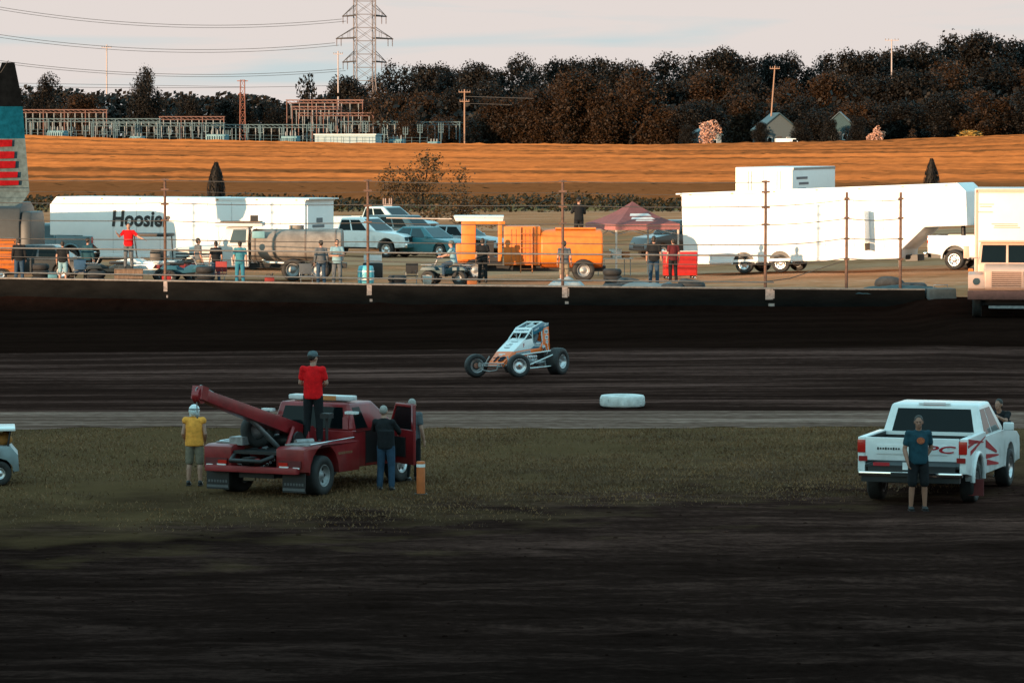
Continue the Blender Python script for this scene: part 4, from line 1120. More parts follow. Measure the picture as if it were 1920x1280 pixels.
    m = MB(); m.cyl(b + Vector((-.10, 0, -.05)), b + Vector((-.08, 0, -.35)), .012); m.ball(b + Vector((-.08, 0, -.4)), (.03, .03, .06), 8, 6); m.build('hook', steel, bo)
    m = MB()
    for s in (-1, 1):
        m.hexa([(-.75, s * .36, .89), (-.35, s * .36, .89), (-.35, s * .28, .89), (-.75, s * .28, .89)], [(-.62, s * .24, 1.28), (-.42, s * .24, 1.28), (-.42, s * .17, 1.28), (-.62, s * .17, 1.28)])
        m.cyl((-1.6, s * .32, .9), (-1.1, s * .18, 1.28), .045)
    m.box((-.5, 0, 1.2), (.2, .5, .14)); m.build('mast', redtruck, t, bevel=.01)
    m = MB(); m.cyl((-1.1, -.3, 1.02), (-1.1, .3, 1.02), .13, n=14); m.cyl((-1.1, -.32, 1.02), (-1.1, -.28, 1.02), .2, n=14); m.cyl((-1.1, .28, 1.02), (-1.1, .32, 1.02), .2, n=14); m.build('winch', black, t)
    m = MB(); m.cyl((-1.4, 0, .92), (-2.5, 0, 1.60), .05); m.cyl((-1.9, 0, 1.22), (-2.5, 0, 1.6), .03); m.build('lift_cylinder', steel, t)
    m = MB(); m.box((-2.44, 0, .74), (.3, .16, .10)); m.tube([(-2.3, -.45, .8), (-2.6, -.35, .72), (-2.6, .35, .72), (-2.3, .45, .8)], .045, 8); m.build('tow_bar', black, t)
    m = MB(); m.tube([(-1.1, 0, 1.14), b + Vector((.05, 0, .17)), b + Vector((-.12, 0, .12)), b + Vector((-.13, 0, -.1))], .012, 6); m.build('winch_cable', steel, t)
    m = MB()
    for q in range(16): m.lathe([(.026, -.008), (.034, 0), (.026, .008)], n=8, axis='y' if q % 2 else 'x', closed=True, M=Matrix.Translation((-2.30 - .10 * math.sin(q * .2), -.46 + .06 * q, .74 - .22 * math.sin(math.pi * q / 15))))
    m.build('safety_chain', steel, t)
    for s in (-1, 1):
        MB().box((-1.62, s * .80, 1.02), (.8, .5, .03)).build('tread_plate', steel, t)
        m = MB(); m.cyl((-.75, s * .75, 1.01), (-.75, s * .75, 1.5), .03); m.box((-.75, s * .75, 1.52), (.2, .2, .1)); m.build('beacon_stand', black, t)
        m = MB()
        for q in range(8): m.box((-.95 + q * .07, s * 1.153, .80), (.04, .006, .05))
        m.build('side_lettering', pbr('faded_gold_lettering', (.22, .10, .05), .6), t)
        m = MB(); m.box((.42, s * .963, .82), (.012, .01, .7)); m.box((1.40, s * .963, .82), (.012, .01, .7)); m.build('door_gap', black, t)
    m = MB(); m.box((-1.9, .55, 1.06), (.35, .3, .16)); m.cyl((-1.7, -.6, 1.05), (-1.3, -.75, 1.05), .06); m.build('deck_tool', steel, t)
    # open passenger door
    hinge = Vector((1.38, -.97, 0)); ang = R(58)
    u = Vector((-math.cos(ang), -math.sin(ang), 0)); nn = Vector((u.y, -u.x, 0))
    def dp(s, z): return hinge + u * s + Vector((0, 0, z))
    m = MB()
    def dbox(s0_, s1_, z0_, z1_, th=.035):
        m.hexa([dp(s0_, z0_) - nn * th, dp(s1_, z0_) - nn * th, dp(s1_, z0_) + nn * th, dp(s0_, z0_) + nn * th], [dp(s0_, z1_) - nn * th, dp(s1_, z1_) - nn * th, dp(s1_, z1_) + nn * th, dp(s0_, z1_) + nn * th])
    dbox(0, 1.06, .46, 1.16); dbox(.98, 1.06, 1.16, 1.68); dbox(.30, .98, 1.62, 1.68)
    m.tube([dp(0.02, 1.16), dp(.30, 1.65)], .03, 6)
    dr = m.build('door', redtruck, t, bevel=.012)
    MB().hexa([dp(.08, 1.17) - nn * .004, dp(.98, 1.17) - nn * .004, dp(.98, 1.17) + nn * .004, dp(.08, 1.17) + nn * .004], [dp(.32, 1.62) - nn * .004, dp(.98, 1.62) - nn * .004, dp(.98, 1.62) + nn * .004, dp(.32, 1.62) + nn * .004]).build('door_glass', glass, dr)
    MB().box(dp(.5, .8) + nn * .045, (.5, .03, .4), rz=math.atan2(u.y, u.x)).build('door_trim', black, dr)
    # dark door opening, seat
    MB().plate([(.42, -.962, .5), (1.36, -.962, .5), (1.36, -.962, 1.16), (.42, -.962, 1.16)], .01, (0, 0, 0, 0), .003).build('door_opening', black, t)
    MB().box((2.56, 0, .55), (.12, 1.9, .2)).build('front_bumper', chrome, t, bevel=.02)
    for s in (-1, 1): MB().cyl((2.51, s * .7, .82), (2.55, s * .7, .82), .10, n=14).build('headlight', glass_lit, t)
    for s in (-1, 1):
        wheel(t, (-1.5, s * .92, .40), .40, .46, .22, s, rubber, steel, None, .3, spokes=6)
        wheel(t, (1.9, s * .85, .40), .40, .25, .22, s, rubber, alu, None, .2, spokes=6)
    return t
wrecker()
# loose gear on the deck of the wrecker
g = thing('spare_tyre', 'black spare tyre standing on the deck of the red wrecker under its boom', 'tyre', (-5.05, 73.95, .90), R(30))
m = MB(); m.lathe([(.19, -.09), (.30, -.11), (.35, -.07), (.36, 0), (.35, .07), (.30, .11), (.19, .09)], (0, 0, .36), n=24, closed=True); m.build('casing', rubber, g)
m = MB(); m.lathe([(.20, .08), (.18, .02), (.05, .03), (.001, .03)], (0, 0, .36), n=18); m.build('rim', steel, g)

# people around the wrecker
person('man in red T-shirt and grey cap standing on the wrecker deck facing away', (-3.98, 74.55, .92), R(172), 1.84, dict(eL=(.25, -.03, 1.17), wL=(.12, -.20, 1.10), eR=(-.25, -.03, 1.17), wR=(-.12, -.20, 1.08), sL=(.19, .01, 1.43)), c_red, 'short', c_black, False, ('cap', cap_grey), look=R(-28), voxel=.010)
person('marshal in yellow vest and white helmet standing at the tail of the red wrecker', (-6.45, 75.6, 0), R(176), 1.62, dict(wL=(.22, -.12, .98), wR=(-.22, -.12, .98)), c_yellow, 'none', c_khaki, True, ('helmet', helmet_white), vest=c_yellow, voxel=.010)
person('grey-haired man in black jacket and jeans leaning into the open wrecker door', (-2.52, 74.4, 0), R(165), 1.70, dict(chest=(.05, -.05, 1.29), neck=(.07, -.08, 1.46), head=(.08, -.12, 1.62), sL=(.24, -.05, 1.41), sR=(-.12, -.05, 1.41), eL=(.33, -.22, 1.25), wL=(.28, -.46, 1.22), eR=(-.22, -.20, 1.22), wR=(-.16, -.42, 1.15)), c_black, 'long', c_denim, False, None, hairgrey, voxel=.010)
person('man in grey shirt standing behind the open wrecker door', (-2.05, 76.6, 0), R(150), 1.68, None, c_grey, 'short', c_black, False, None, hairgrey, voxel=.012)

# orange stake
p = at(789, 927, 73.7)
t = thing('marker_post', 'short orange plastic post with a white band standing beside the wrecker', 'marker post', (p.x, p.y, -.02), R(15))
opl = pbr('orange_plastic', (.55, .13, .03), .6, var=.15)
m = MB(); m.cyl((0, 0, 0), (0, 0, .67), .085, .085, 18); m.build('tube', opl, t, bevel=.008)
m = MB(); m.lathe([(.088, .56), (.088, .62)], axis='z', n=18); m.build('reflective_band', white_trim, t)
m = MB(); m.cyl((0, 0, .0), (0, 0, .035), .16, .13, 18); m.build('base', black, t)

# ================================================================== white pickup with red graphics
pk = pickup('white pickup with red graphics parked with its tail to the camera on the infield', (8.55, 74.05, 0), R(90 - 18), white, glass, hero=True)
pk.scale = (1, 1.06, .955)
for s in (-1,):
    m = MB()
    for (x0, z0, x1, z1, wd) in ((-2.7, 1.30, -1.2, 1.18, .05), (-2.5, 1.05, -1.0, 1.28, .045), (-2.75, 1.2, -1.8, 1.24, .03)):
        m.hexa([(x0, s * 1.004, z0 - wd), (x1, s * 1.004, z1 - wd * .2), (x1, s * 1.004, z1 + wd * .2), (x0, s * 1.004, z0 + wd)], [(x0, s * 1.008, z0 - wd), (x1, s * 1.008, z1 - wd * .2), (x1, s * 1.008, z1 + wd * .2), (x0, s * 1.008, z0 + wd)])
    for (x0, z0, x1, z1, wd) in ((-.85, 1.12, .3, .86, .08), (-.8, .85, .5, .78, .05), (-.7, .72, .5, .60, .06)):
        m.hexa([(x0, s * .985, z0 - wd), (x1, s * .985, z1 - wd * .3), (x1, s * .985, z1 + wd * .3), (x0, s * .985, z0 + wd)], [(x0, s * .990, z0 - wd), (x1, s * .990, z1 - wd * .3), (x1, s * .990, z1 + wd * .3), (x0, s * .990, z0 + wd)])
    m.build('side_graphic', redmark, pk)
text('lettering', 'PC', .20, redmark, pk, frame((-2.895, -.50, 1.135), (0, -1, 0), (0, 0, 1)), .003, 2.2, .2, .004)
m = MB()
for k in range(9): m.box((-2.895, .62 - k * .048, 1.14), (.006, .03, .035 if k % 3 else .05))
m.build('tailgate_mark', black, pk)
MB().box((-2.93, .55, .83), (.02, .30, .07)).build('bumper_sticker', redmark, pk)
MB().box((-2.06, -1.03, .33), (.03, .28, .34)).build('mud_flap', pbr('dark_red_flap', (.12, .012, .012), .6), pk)

person('man in navy T-shirt with orange print and black shorts standing before the white pickup', (7.68, 70.35, 0), R(6), 1.79, dict(wR=(-.23, -.12, .92), eR=(-.26, .0, 1.14), wL=(.14, .10, .96), eL=(.26, .10, 1.16)), c_navy, 'short', c_black, True, None, hairdark, face=True, sk=skin_tan, voxel=.009, look=R(-12))
bpy.context.view_layer.update()
pr = thing('shirt_print', 'x', 'x')
bpy.data.objects.remove(pr)
mm = [o for o in bpy.data.objects if o.get('label', '').startswith('man in navy')][0]
m = MB(); n_ = 20
pts = [(.075 * math.cos(2 * math.pi * i / n_), .062 * math.sin(2 * math.pi * i / n_)) for i in range(n_)]
m.prism(pts, -.150, -.128); o_ = m.build('shirt_print', pbr('orange_print', (.42, .10, .035), .8, var=.5, scale=30), mm); o_.location = (.015, .005, 1.30); o_.rotation_euler = (R(-3), 0, 0)
person('man in black leaning over the bonnet of the white pickup with red graphics', (10.22, 77.5, 0), R(-35), 1.66, dict(chest=(0, -.10, 1.28), neck=(0, -.16, 1.44), head=(0, -.22, 1.60), sL=(.185, -.12, 1.40), sR=(-.185, -.12, 1.40), eL=(.25, -.36, 1.26), wL=(.20, -.58, 1.36), eR=(-.25, -.34, 1.22), wR=(-.16, -.56, 1.32)), c_black, 'short', c_grey, False, None, hairdark, sk=skin_tan, voxel=.012)

# ================================================================== utility cart at the edge of the infield
p = at(33, 905, 76.0)
t = thing('utility_cart', 'small white utility cart with an orange bag, half out of frame on the infield', 'cart', (p.x - 1.0, p.y, 0), R(8))
wc = pbr('cart_white', (.26, .32, .34), .4, var=.1, dirt=.5)
o = [(-1.3, .30), (-1.3, .75), (-.2, .75), (.25, .82), (.85, .80), (1.0, .62), (1.02, .30), (.9, .28)] + arch(.62, .26, .3, 7) + [(.3, .25), (-.55, .25)] + arch(-.85, .26, .3, 7) + [(-1.18, .28)]
MB().prism(o, -.6, .6).build('body', wc, t, bevel=.05)
m = MB(); m.box((.0, 0, 1.14), (1.9, 1.25, .06)); m.build('roof', white, t, bevel=.025)
m = MB()
for x in (-.85, .85):
    for s in (-1, 1): m.cyl((x * (.92 if x > 0 else 1), s * .56, .74), (x, s * .58, 1.12), .02)
m.build('roof_post', black, t)
MB().hexa([(.80, -.55, .80), (.82, -.55, .80), (.82, .55, .80), (.80, .55, .80)], [(.84, -.57, 1.1), (.86, -.57, 1.1), (.86, .57, 1.1), (.84, .57, 1.1)]).build('windscreen', glass, t)
MB().box((-.35, 0, .86), (.5, 1.05, .2)).build('seat', black, t, bevel=.05)
for x in (-.85, .62):
    for s in (-1, 1): wheel(t, (x, s * .52, .25), .25, .2, .12, s)
b_ = MB(); b_.ball((0, 0, .11), (.24, .16, .14), 14, 10); b_.ball((.1, .02, .2), (.1, .1, .09), 10, 8)
bo = b_.build('bag', pbr('orange_bag_cloth', (.42, .16, .03), .8, var=.3), None); bo.location = (p.x - .32, p.y - .1, .80)
tag(bo, 'orange bag lying on the front of the white utility cart', 'bag')
# ================================================================== box truck coming through the gate
def box_truck():
    p = at(1887, 598, 126.5)
    t = thing('box_truck', 'sun-warmed white box truck with a slatted grille standing in the track gate by the wall end', 'box truck', (p.x, p.y, terrain(p.x, p.y)), R(-90 - 8))
    cream = pbr('sun_warmed_truck_paint', (.58, .36, .27), .4, var=.06, dirt=.25)  # white truck with orange low sunlight painted into its colour
    s0 = 1.12
    # forward = +X; front bumper at x = 0
    o = [(-2.2, .95), (-2.2, 1.85), (-1.55, 1.84), (-1.3, 1.78), (-.15, 1.70), (.0, 1.62), (.02, 1.0), (-.1, .9)]
    MB().prism(o, -.78, .78).build('bonnet', cream, t, bevel=.08, seg=3)
    for s in (-1, 1):
        o = [(-1.5, .95), (-1.35, 1.42), (-.75, 1.55), (-.12, 1.46), (.0, 1.30), (.02, 1.0), (-.08, .92), (-.12, .75)] + arch(-.72, .62, .55, 9, 10, 170)
        a, b = (.72, 1.30) if s > 0 else (-1.30, -.72)
        MB().prism(o, a, b).build('wing', cream, t, bevel=.07, seg=3)
        m = MB(); m.cyl((.0, s * 1.02, 1.24), (.035, s * 1.02, 1.24), .12, n=16); m.build('headlight', glass_lit, t)
        MB().box((-.3, s * 1.22, 1.62), (.14, .16, .09)).build('indicator', pbr('amber_lens2', (.6, .16, .03), .3), t)
        m = MB(); m.box((-1.15, s * 1.38, 2.2), (.08, .2, .42)); m.tube([(-1.4, s * 1.0, 2.0), (-1.15, s * 1.35, 2.0)], .02, 6); m.build('wing_mirror', cream, t, bevel=.02)
    g = MB()
    for k in range(8): g.box((.035, 0, 1.06 + k * .066), (.03, 1.02, .026))
    g.box((.03, .52, 1.30), (.04, .04, .56)); g.box((.03, -.52, 1.30), (.04, .04, .56))
    MB().box((.022, 0, 1.30), (.012, 1.0, .54)).build('grille_backing', pbr('grille_mesh', (.10, .05, .035), .7), t)
    g.build('grille', cream, t)
    # cab
    b4 = [(-2.25, -1.0, 1.76), (-1.4, -1.0, 1.76), (-1.4, 1.0, 1.76), (-2.25, 1.0, 1.76)]; t4 = [(-2.25, -.92, 2.52), (-1.75, -.92, 2.52), (-1.75, .92, 2.52), (-2.25, .92, 2.52)]
    m = MB(); m.hexa(b4, t4); m.box((-1.85, 0, 1.5), (.9, 2.0, .6)); m.build('cab', cream, t, bevel=.05)
    q = (b4[1], b4[2], t4[2], t4[1])
    MB().plate(q, .012, (.05, .52, .10, .12), .004).build('windscreen', glass, t); MB().plate(q, .012, (.52, .05, .10, .12), .004).build('windscreen', glass, t)
    MB().plate((b4[0], b4[1], t4[1], t4[0]), .012, (.1, .12, .1, .14), .004).build('side_window', glass, t)
    MB().plate((b4[2], b4[3], t4[3], t4[2]), .012, (.12, .1, .1, .14), .004).build('side_window', glass, t)
    m = MB(); m.box((-1.72, 0, 2.56), (.3, 1.95, .06)); m.build('sun_visor', cream, t, bevel=.02)
    # cargo box
    cb = MB().box((-5.0, .12, 2.66), (5.3, 2.5, 3.4)).build('cargo_box', pbr('sun_warmed_box_skin', (.70, .60, .58), .5, var=.04, scale=2), t, bevel=.05)  # pinkish sunlight painted into the white box skin
    m = MB(); m.box((-2.335, .12, 4.28), (.03, 2.4, .12)); m.box((-2.335, 1.30, 2.66), (.03, .08, 3.3)); m.box((-2.335, -1.06, 2.66), (.03, .08, 3.3)); m.build('box_edge', cream, cb)
    m = MB()
    for k, (yy, zz, w_) in enumerate(((-.72, 3.82, .50), (-.75, 3.74, .42), (-.78, 3.55, .55), (-.1, 3.14, .9), (-.05, 3.08, .8), (-.02, 3.02, .9))): m.box((-2.343, yy, zz), (.01, w_, .025))
    m.build('box_mark', pbr('tan_lettering', (.34, .2, .12), .6), cb)
    # bumper, chassis, wheels
    MB().box((.12, 0, .78), (.24, 2.62, .30)).build('front_bumper', pbr('brown_bumper', (.13, .055, .045), .7, var=.3), t, bevel=.03)
    m = MB(); m.box((-3.6, 0, .72), (7.2, .9, .2)); m.box((-.7, 0, .5), (.2, 1.9, .16)); m.build('chassis', black, t)
    MB().box((.1, 0, .38), (.04, 1.2, .09)).build('tow_bar', steel, t)
    for x in (-.72, -5.6):
        for s in (-1, 1): wheel(t, (x, s * 1.0, .50), .50, .30, .28, s, rubber, steel)
box_truck()

# ================================================================== gooseneck trailer and its truck by the gate
yaw = R(-22)
p = at(1293, 508, 153.0)
gx, gy = p.x + 1.25 * math.sin(-yaw) * 0, p.y + 1.2
t, top, neck, tot = gooseneck('long white gooseneck trailer glaring in the sun behind the gate end of the wall', (p.x + .25, p.y + 1.25, pit_z(p.x, p.y) + .02), yaw, 9.25, 1.0, 1.75, 2.95, R(2.3), (2.6, 4.15))
tr = t
m = MB(); m.box((7.9, -1.262, 1.25), (.05, .03, 1.4)); m.build('door_hinge', white_trim, t)
# the open side door seen edge on
d = MB(); d.box((7.95, -1.62, 1.75), (.05, .7, 1.25)); d.build('side_door', white_clean, t, bevel=.01)
MB().box((7.95, -1.62, .95), (.045, .6, .30)).build('door_step', wood_dark, t)
m = MB(); m.box((9.0, -1.264, .72), (.5, .02, .3)); m.build('vent_panel', tealblue, t)
q = Matrix.Translation(t.location) @ t.rotation_euler.to_matrix().to_4x4() @ Vector((tot + .1, .1, 0))
pickup('white dually pickup hitched under the nose of the glaring gooseneck trailer', (q.x + .9, q.y - .35, pit_z(q.x, q.y) - .02), yaw + R(2), white, glass, dually=True)

# taller semi-trailer behind it
p = at(1377, 372, 188)
t = thing('semi_trailer', 'tall white semi-trailer standing behind the gooseneck trailer, its rear doors in the sun', 'trailer', (p.x + 1.5, p.y, pit_z(p.x, p.y)), R(90 - 15))
W = 2.95
MB().box((6.0, 0, 2.62), (12.0, W, 2.95)).build('box_body', white_clean, t, bevel=.03)
m = MB()
for s in (-1, 1): m.box((-.03, s * W / 4, 2.62), (.05, W / 2 - .06, 2.8))
m.build('rear_door', white_clean, t, bevel=.01)
m = MB()
for s in (-1, 1):
    for k in (.3, .7): m.cyl((-.08, s * W * .25 - .2 + k * .4, 1.3), (-.08, s * W * .25 - .2 + k * .4, 3.9), .018, n=6)
m.build('locking_bar', steel, t)
m = MB(); m.box((6, -W / 2 - .01, 4.02), (12, .02, .12)); m.box((6, -W / 2 - .01, 1.22), (12, .02, .14)); m.build('side_rail', steel, t)
m = MB()
for k in range(5): m.box((2.4 + .5 * (k % 2), -W / 2 - .008, 3.55 - k * .28), (3.0 - .4 * k % 1.1, .012, .12))
m.build('side_marking', navy, t)
m = MB(); m.box((6, 0, 1.0), (11.5, 1.0, .2)); m.build('chassis', black, t)
for x in (1.5, 2.9):
    for s in (-1, 1): wheel(t, (x, s * 1.15, .5), .5, .5, .28, s, rubber, alu)
MB().cyl((9.2, -.7, 0), (9.2, -.7, 1.0), .07, n=8).build('landing_leg', steel, t); MB().cyl((9.2, .7, 0), (9.2, .7, 1.0), .07, n=8).build('landing_leg', steel, t)

# ================================================================== the other gooseneck trailer, nose to the far side
p = at(572, 475, 160)
yaw2 = R(180 - 27)
sh = Vector((math.cos(yaw2), math.sin(yaw2), 0)); nrm = Vector((-math.sin(yaw2), math.cos(yaw2), 0))
# its near long side is the trailer's own +Y side
loc = Vector((p.x, p.y, 0)) - nrm * 1.25
t, top2, neck2, tot2 = gooseneck('long white gooseneck trailer with black lettering behind the dark-roofed cart', (loc.x, loc.y, 1.52), yaw2, 10.5, .9, 1.7, 2.68, 0, (2.6, 4.0))
text('lettering', 'Hoosier', .95, pbr('black_lettering', (.02, .02, .022), .5), t, frame((8.35, 1.262, 2.12), (-1, 0, 0), (0, 0, 1)), .004, .95, .12, .03)
m = MB()
for k in range(11): m.box((8.45 - k * .14, 1.262, 1.48), (.09, .012, .10))
m.build('lettering_line', pbr('grey_lettering', (.25, .25, .26), .5), t)
m = MB(); m.box((-.06, .2, 1.9), (.02, 1.0, .12)); m.box((-.06, .1, 2.15), (.02, .5, .2)); m.build('rear_mark', pbr('grey_mark', (.13, .15, .17), .5), t)
q = Matrix.Translation(t.location) @ t.rotation_euler.to_matrix().to_4x4() @ Vector((tot2 + .6, .3, 0))
pickup('dusty grey-blue pickup hitched to the trailer with black lettering', (q.x, q.y, 1.52), yaw2, pbr('blue_grey_paint', (.10, .17, .19), .35, coat=.3), glass_lit)

# dark hauler at the edge of the pits (shades the front of the lettered trailer)
p = at(66, 470, 157)
dk = pbr('dark_hauler_paint', (.022, .028, .032), .5, var=.2)
t = thing('race_hauler', 'dark enclosed race hauler with a rounded roof beside the feather flag', 'trailer', (p.x - 3.6, p.y + .6, 1.52), R(-8))
prof = [(-1.25, .5), (1.25, .5), (1.28, 2.1), (1.1, 2.75), (.6, 3.0), (-.6, 3.0), (-1.1, 2.75), (-1.28, 2.1)]
m = MB(); m.prism(prof, -5.5, 3.3, axis='x')
m.build('body', dk, t, bevel=.06)
m = MB(); m.prism([(-1.2, .6), (1.2, .6), (1.2, 2.05), (1.0, 2.6), (-1.0, 2.6), (-1.2, 2.05)], 3.28, 3.75, axis='x'); m.build('nose', dk, t, bevel=.12)
for x in (-2.2, -1.2):
    for s in (-1, 1): wheel(t, (x, s * 1.12, .38), .38, .24, .22, s)
MB().box((-1, -1.292, 1.1), (5, .02, .2)).build('side_band', steel, t)

# orange slatted heater/generator at the frame edge
p = at(8, 500, 149)
t = thing('generator', 'orange slatted generator standing at the foot of the feather flag', 'generator', (p.x - .35, p.y, pit_z(p.x, p.y)), R(20))
MB().box((0, 0, 1.0), (1.5, .9, 1.4)).build('housing', pbr('dark_orange_paint', (.45, .14, .04), .5, var=.2), t, bevel=.04)
m = MB()
for k in range(6): m.box((0, -.46, .55 + k * .2), (1.3, .04, .09))
m.build('louvre', orange_eq, t); m = MB(); m.box((0, 0, .28), (1.7, .8, .1)); m.build('skid', black, t)
for s in (-1, 1): wheel(t, (.1, s * .5, .25), .25, .14, .14, s)

# ================================================================== water truck: cream cab facing away from the gate, dusty tank
p = at(520, 515, 148)
t = thing('water_truck', 'old cream water truck with a dusty grey tank parked along the catch fence', 'truck', (p.x, p.y + 1.2, pit_z(p.x, p.y)), R(180))
crm = pbr('cream_cab_paint', (.66, .62, .58), .45, var=.1, dirt=.3)
tankm = pbr('dusty_grey_tank', (.22, .19, .165), .7, var=.35, scale=2, bump=.15)
prof = []
for k in range(20):
    a = 2 * math.pi * k / 20
    c_, s_ = math.cos(a), math.sin(a)
    prof.append((1.08 * math.copysign(abs(c_) ** .7, c_), 1.40 + .66 * math.copysign(abs(s_) ** .7, s_)))
m = MB(); m.prism(prof, -2.55, 1.05, axis='x'); tk = m.build('tank', tankm, t, bevel=.08, seg=3)
m = MB()
for x in (-2.3, -1.1, .1, .9):
    m.prism([(y * 1.015, 1.4 + (z - 1.4) * 1.015) for y, z in prof], x - .03, x + .03, axis='x')
m.build('tank_band', pbr('brown_band', (.13, .10, .085), .7), tk)
m = MB(); m.cyl((-.7, 0, 2.05), (-.7, 0, 2.2), .3, n=16); m.build('hatch', tankm, tk)
m = MB(); m.tube([(1.0, .5, 1.05), (.4, .9, .75), (-.4, .95, .72)], .035, 8); m.build('hose', white_trim, tk)
MB().box((.75, 1.12, 1.85), (.5, .06, .28)).build('tool_box', pbr('teal_box', (.14, .30, .34), .5), t, bevel=.02)
b4 = [(1.15, -.95, 1.45), (2.35, -.95, 1.45), (2.35, .95, 1.45), (1.15, .95, 1.45)]; t4 = [(1.15, -.85, 2.15), (2.05, -.85, 2.15), (2.05, .85, 2.15), (1.15, .85, 2.15)]
m = MB(); m.hexa(b4, t4); m.box((1.75, 0, 1.0), (1.2, 1.9, .9)); m.build('cab', crm, t, bevel=.06)
m = MB(); m.box((1.55, 0, 2.24), (1.9, 1.9, .16)); m.build('roof_cap', crm, t, bevel=.06); m = MB(); m.box((1.5, 0, 2.34), (1.6, 1.5, .05)); m.build('roof_rack', wood_dark, t)
MB().plate((b4[2], b4[3], t4[3], t4[2]), .012, (.35, .1, .1, .14), .004).build('side_window', glass_lit, t); MB().plate((b4[0], b4[1], t4[1], t4[0]), .012, (.1, .35, .1, .14), .004).build('side_window', glass_lit, t)
MB().plate((b4[1], b4[2], t4[2], t4[1]), .012, (.06, .06, .08, .12), .004).build('windscreen', glass_lit, t)
o = [(2.3, .55), (2.3, 1.45), (4.1, 1.30), (4.3, 1.2), (4.3, .55)] + arch(3.4, .5, .52, 9)
MB().prism(o, -.95, .95).build('bonnet', crm, t, bevel=.07)
m = MB()
for k in range(3): m.box((3.3, .96, 1.22 - k * .13), (1.5, .02, .045))
m.build('bonnet_vent', black, t)
m = MB(); m.box((4.32, 0, .95), (.03, 1.1, .4)); m.build('grille', black, t); MB().box((4.4, 0, .55), (.16, 1.9, .2)).build('front_bumper', chrome, t, bevel=.03)
m = MB(); m.cyl((1.05, .6, 2.1), (1.05, .6, 2.6), .04, n=8); m.box((.95, .62, 2.45), (.32, .08, .32)); m.build('spot_lamp', black, t)
m = MB(); m.box((.8, 0, .6), (7, .8, .2)); m.build('chassis', black, t)
for x, ww in ((-1.6, .5), (-.6, .5), (3.4, .28)):
    for s in (-1, 1): wheel(t, (x, s * .92, .45), .45, ww, .26, s, rubber, steel)

# ================================================================== orange tanker with a canopied cab
p = at(1037, 515, 147.5)
t = thing('orange_tanker', 'bright orange tanker with an open white-roofed cab parked along the catch fence', 'tanker', (p.x, p.y + 1.2, pit_z(p.x, p.y)), R(180))
prof = []
for k in range(24):
    a = 2 * math.pi * k / 24
    c_, s_ = math.cos(a), math.sin(a)
    prof.append((1.05 * math.copysign(abs(c_) ** .6, c_), 1.30 + .78 * math.copysign(abs(s_) ** .6, s_)))
m = MB(); m.prism(prof, -1.98, .5, axis='x'); tk = m.build('tank', orange_eq, t, bevel=.10, seg=3)
m = MB(); m.box((1.22, 0, 1.42), (1.45, 1.9, 1.55)); m.build('engine_housing', orange_eq, t, bevel=.06)
m = MB()
for k in range(6): m.box((.75 + k * .18, .96, 1.42), (.03, .02, 1.3))
m.build('housing_seam', pbr('dark_orange_paint', (.45, .14, .04), .5), t)
m = MB(); m.box((-.9, .2, 2.1), (1.6, .9, .06)); m.build('walkway', orange_eq, t)
m = MB()
for s in (.82, 1.28): m.cyl((s, 1.02, .35), (s, 1.02, 2.15), .025)
for k in range(6): m.cyl((.82, 1.02, .5 + k * .28), (1.28, 1.02, .5 + k * .28), .02)
m.build('ladder', pbr('dark_orange_paint', (.45, .14, .04), .5), t)
m = MB(); m.hexa([(1.98, -.95, 2.38), (3.85, -.95, 2.38), (3.85, .95, 2.38), (1.98, .95, 2.38)], [(1.94, -1.0, 2.60), (3.95, -1.0, 2.60), (3.95, 1.0, 2.60), (1.94, 1.0, 2.60)]); m.build('cab_roof', white_trim, t, bevel=.04)
m = MB()
for s in (-1, 1): m.box((3.35, s * .85, 1.62), (.55, .12, 1.5)); m.box((2.1, s * .85, 1.6), (.16, .12, 1.6))
m.box((2.75, 0, 2.33), (1.7, 1.8, .12)); m.build('cab_frame', orange_eq, t, bevel=.02)
m = MB(); m.box((2.75, 0, .82), (1.5, 1.5, .3)); m.box((2.5, 0, 1.25), (.3, .6, .7)); m.build('cab_floor', black, t)
m = MB(); m.box((3.6, 0, 1.1), (.5, 1.6, .8)); m.build('dash', orange_eq, t, bevel=.05)
m = MB(); m.box((.9, 0, .5), (6.0, .8, .22)); m.build('chassis', black, t)
m = MB(); m.tube([(4.0, .9, 2.48), (6.6, .9, 2.52)], .02, 6); m.build('whip_bar', pbr('pale_bar', (.6, .5, .45), .5), t)
for x, ww in ((-1.2, .5), (3.1, .3)):
    for s in (-1, 1): wheel(t, (x, s * .85, .45), .45, ww, .25, s, rubber, steel)
tz = pit_z(p.x, p.y)
q = at(1085, 440, 149.2)
person('spectator in black with a dark cap standing on top of the orange tanker', (q.x, p.y + 1.25, tz + 2.12 - .62), R(200), 1.80, dict(eL=(.27, -.06, 1.18), wL=(.14, -.22, 1.22), eR=(-.26, -.04, 1.16), wR=(-.15, -.20, 1.2)), c_black, 'long', c_black, False, ('cap', cap_black), look=R(-50), voxel=.014)

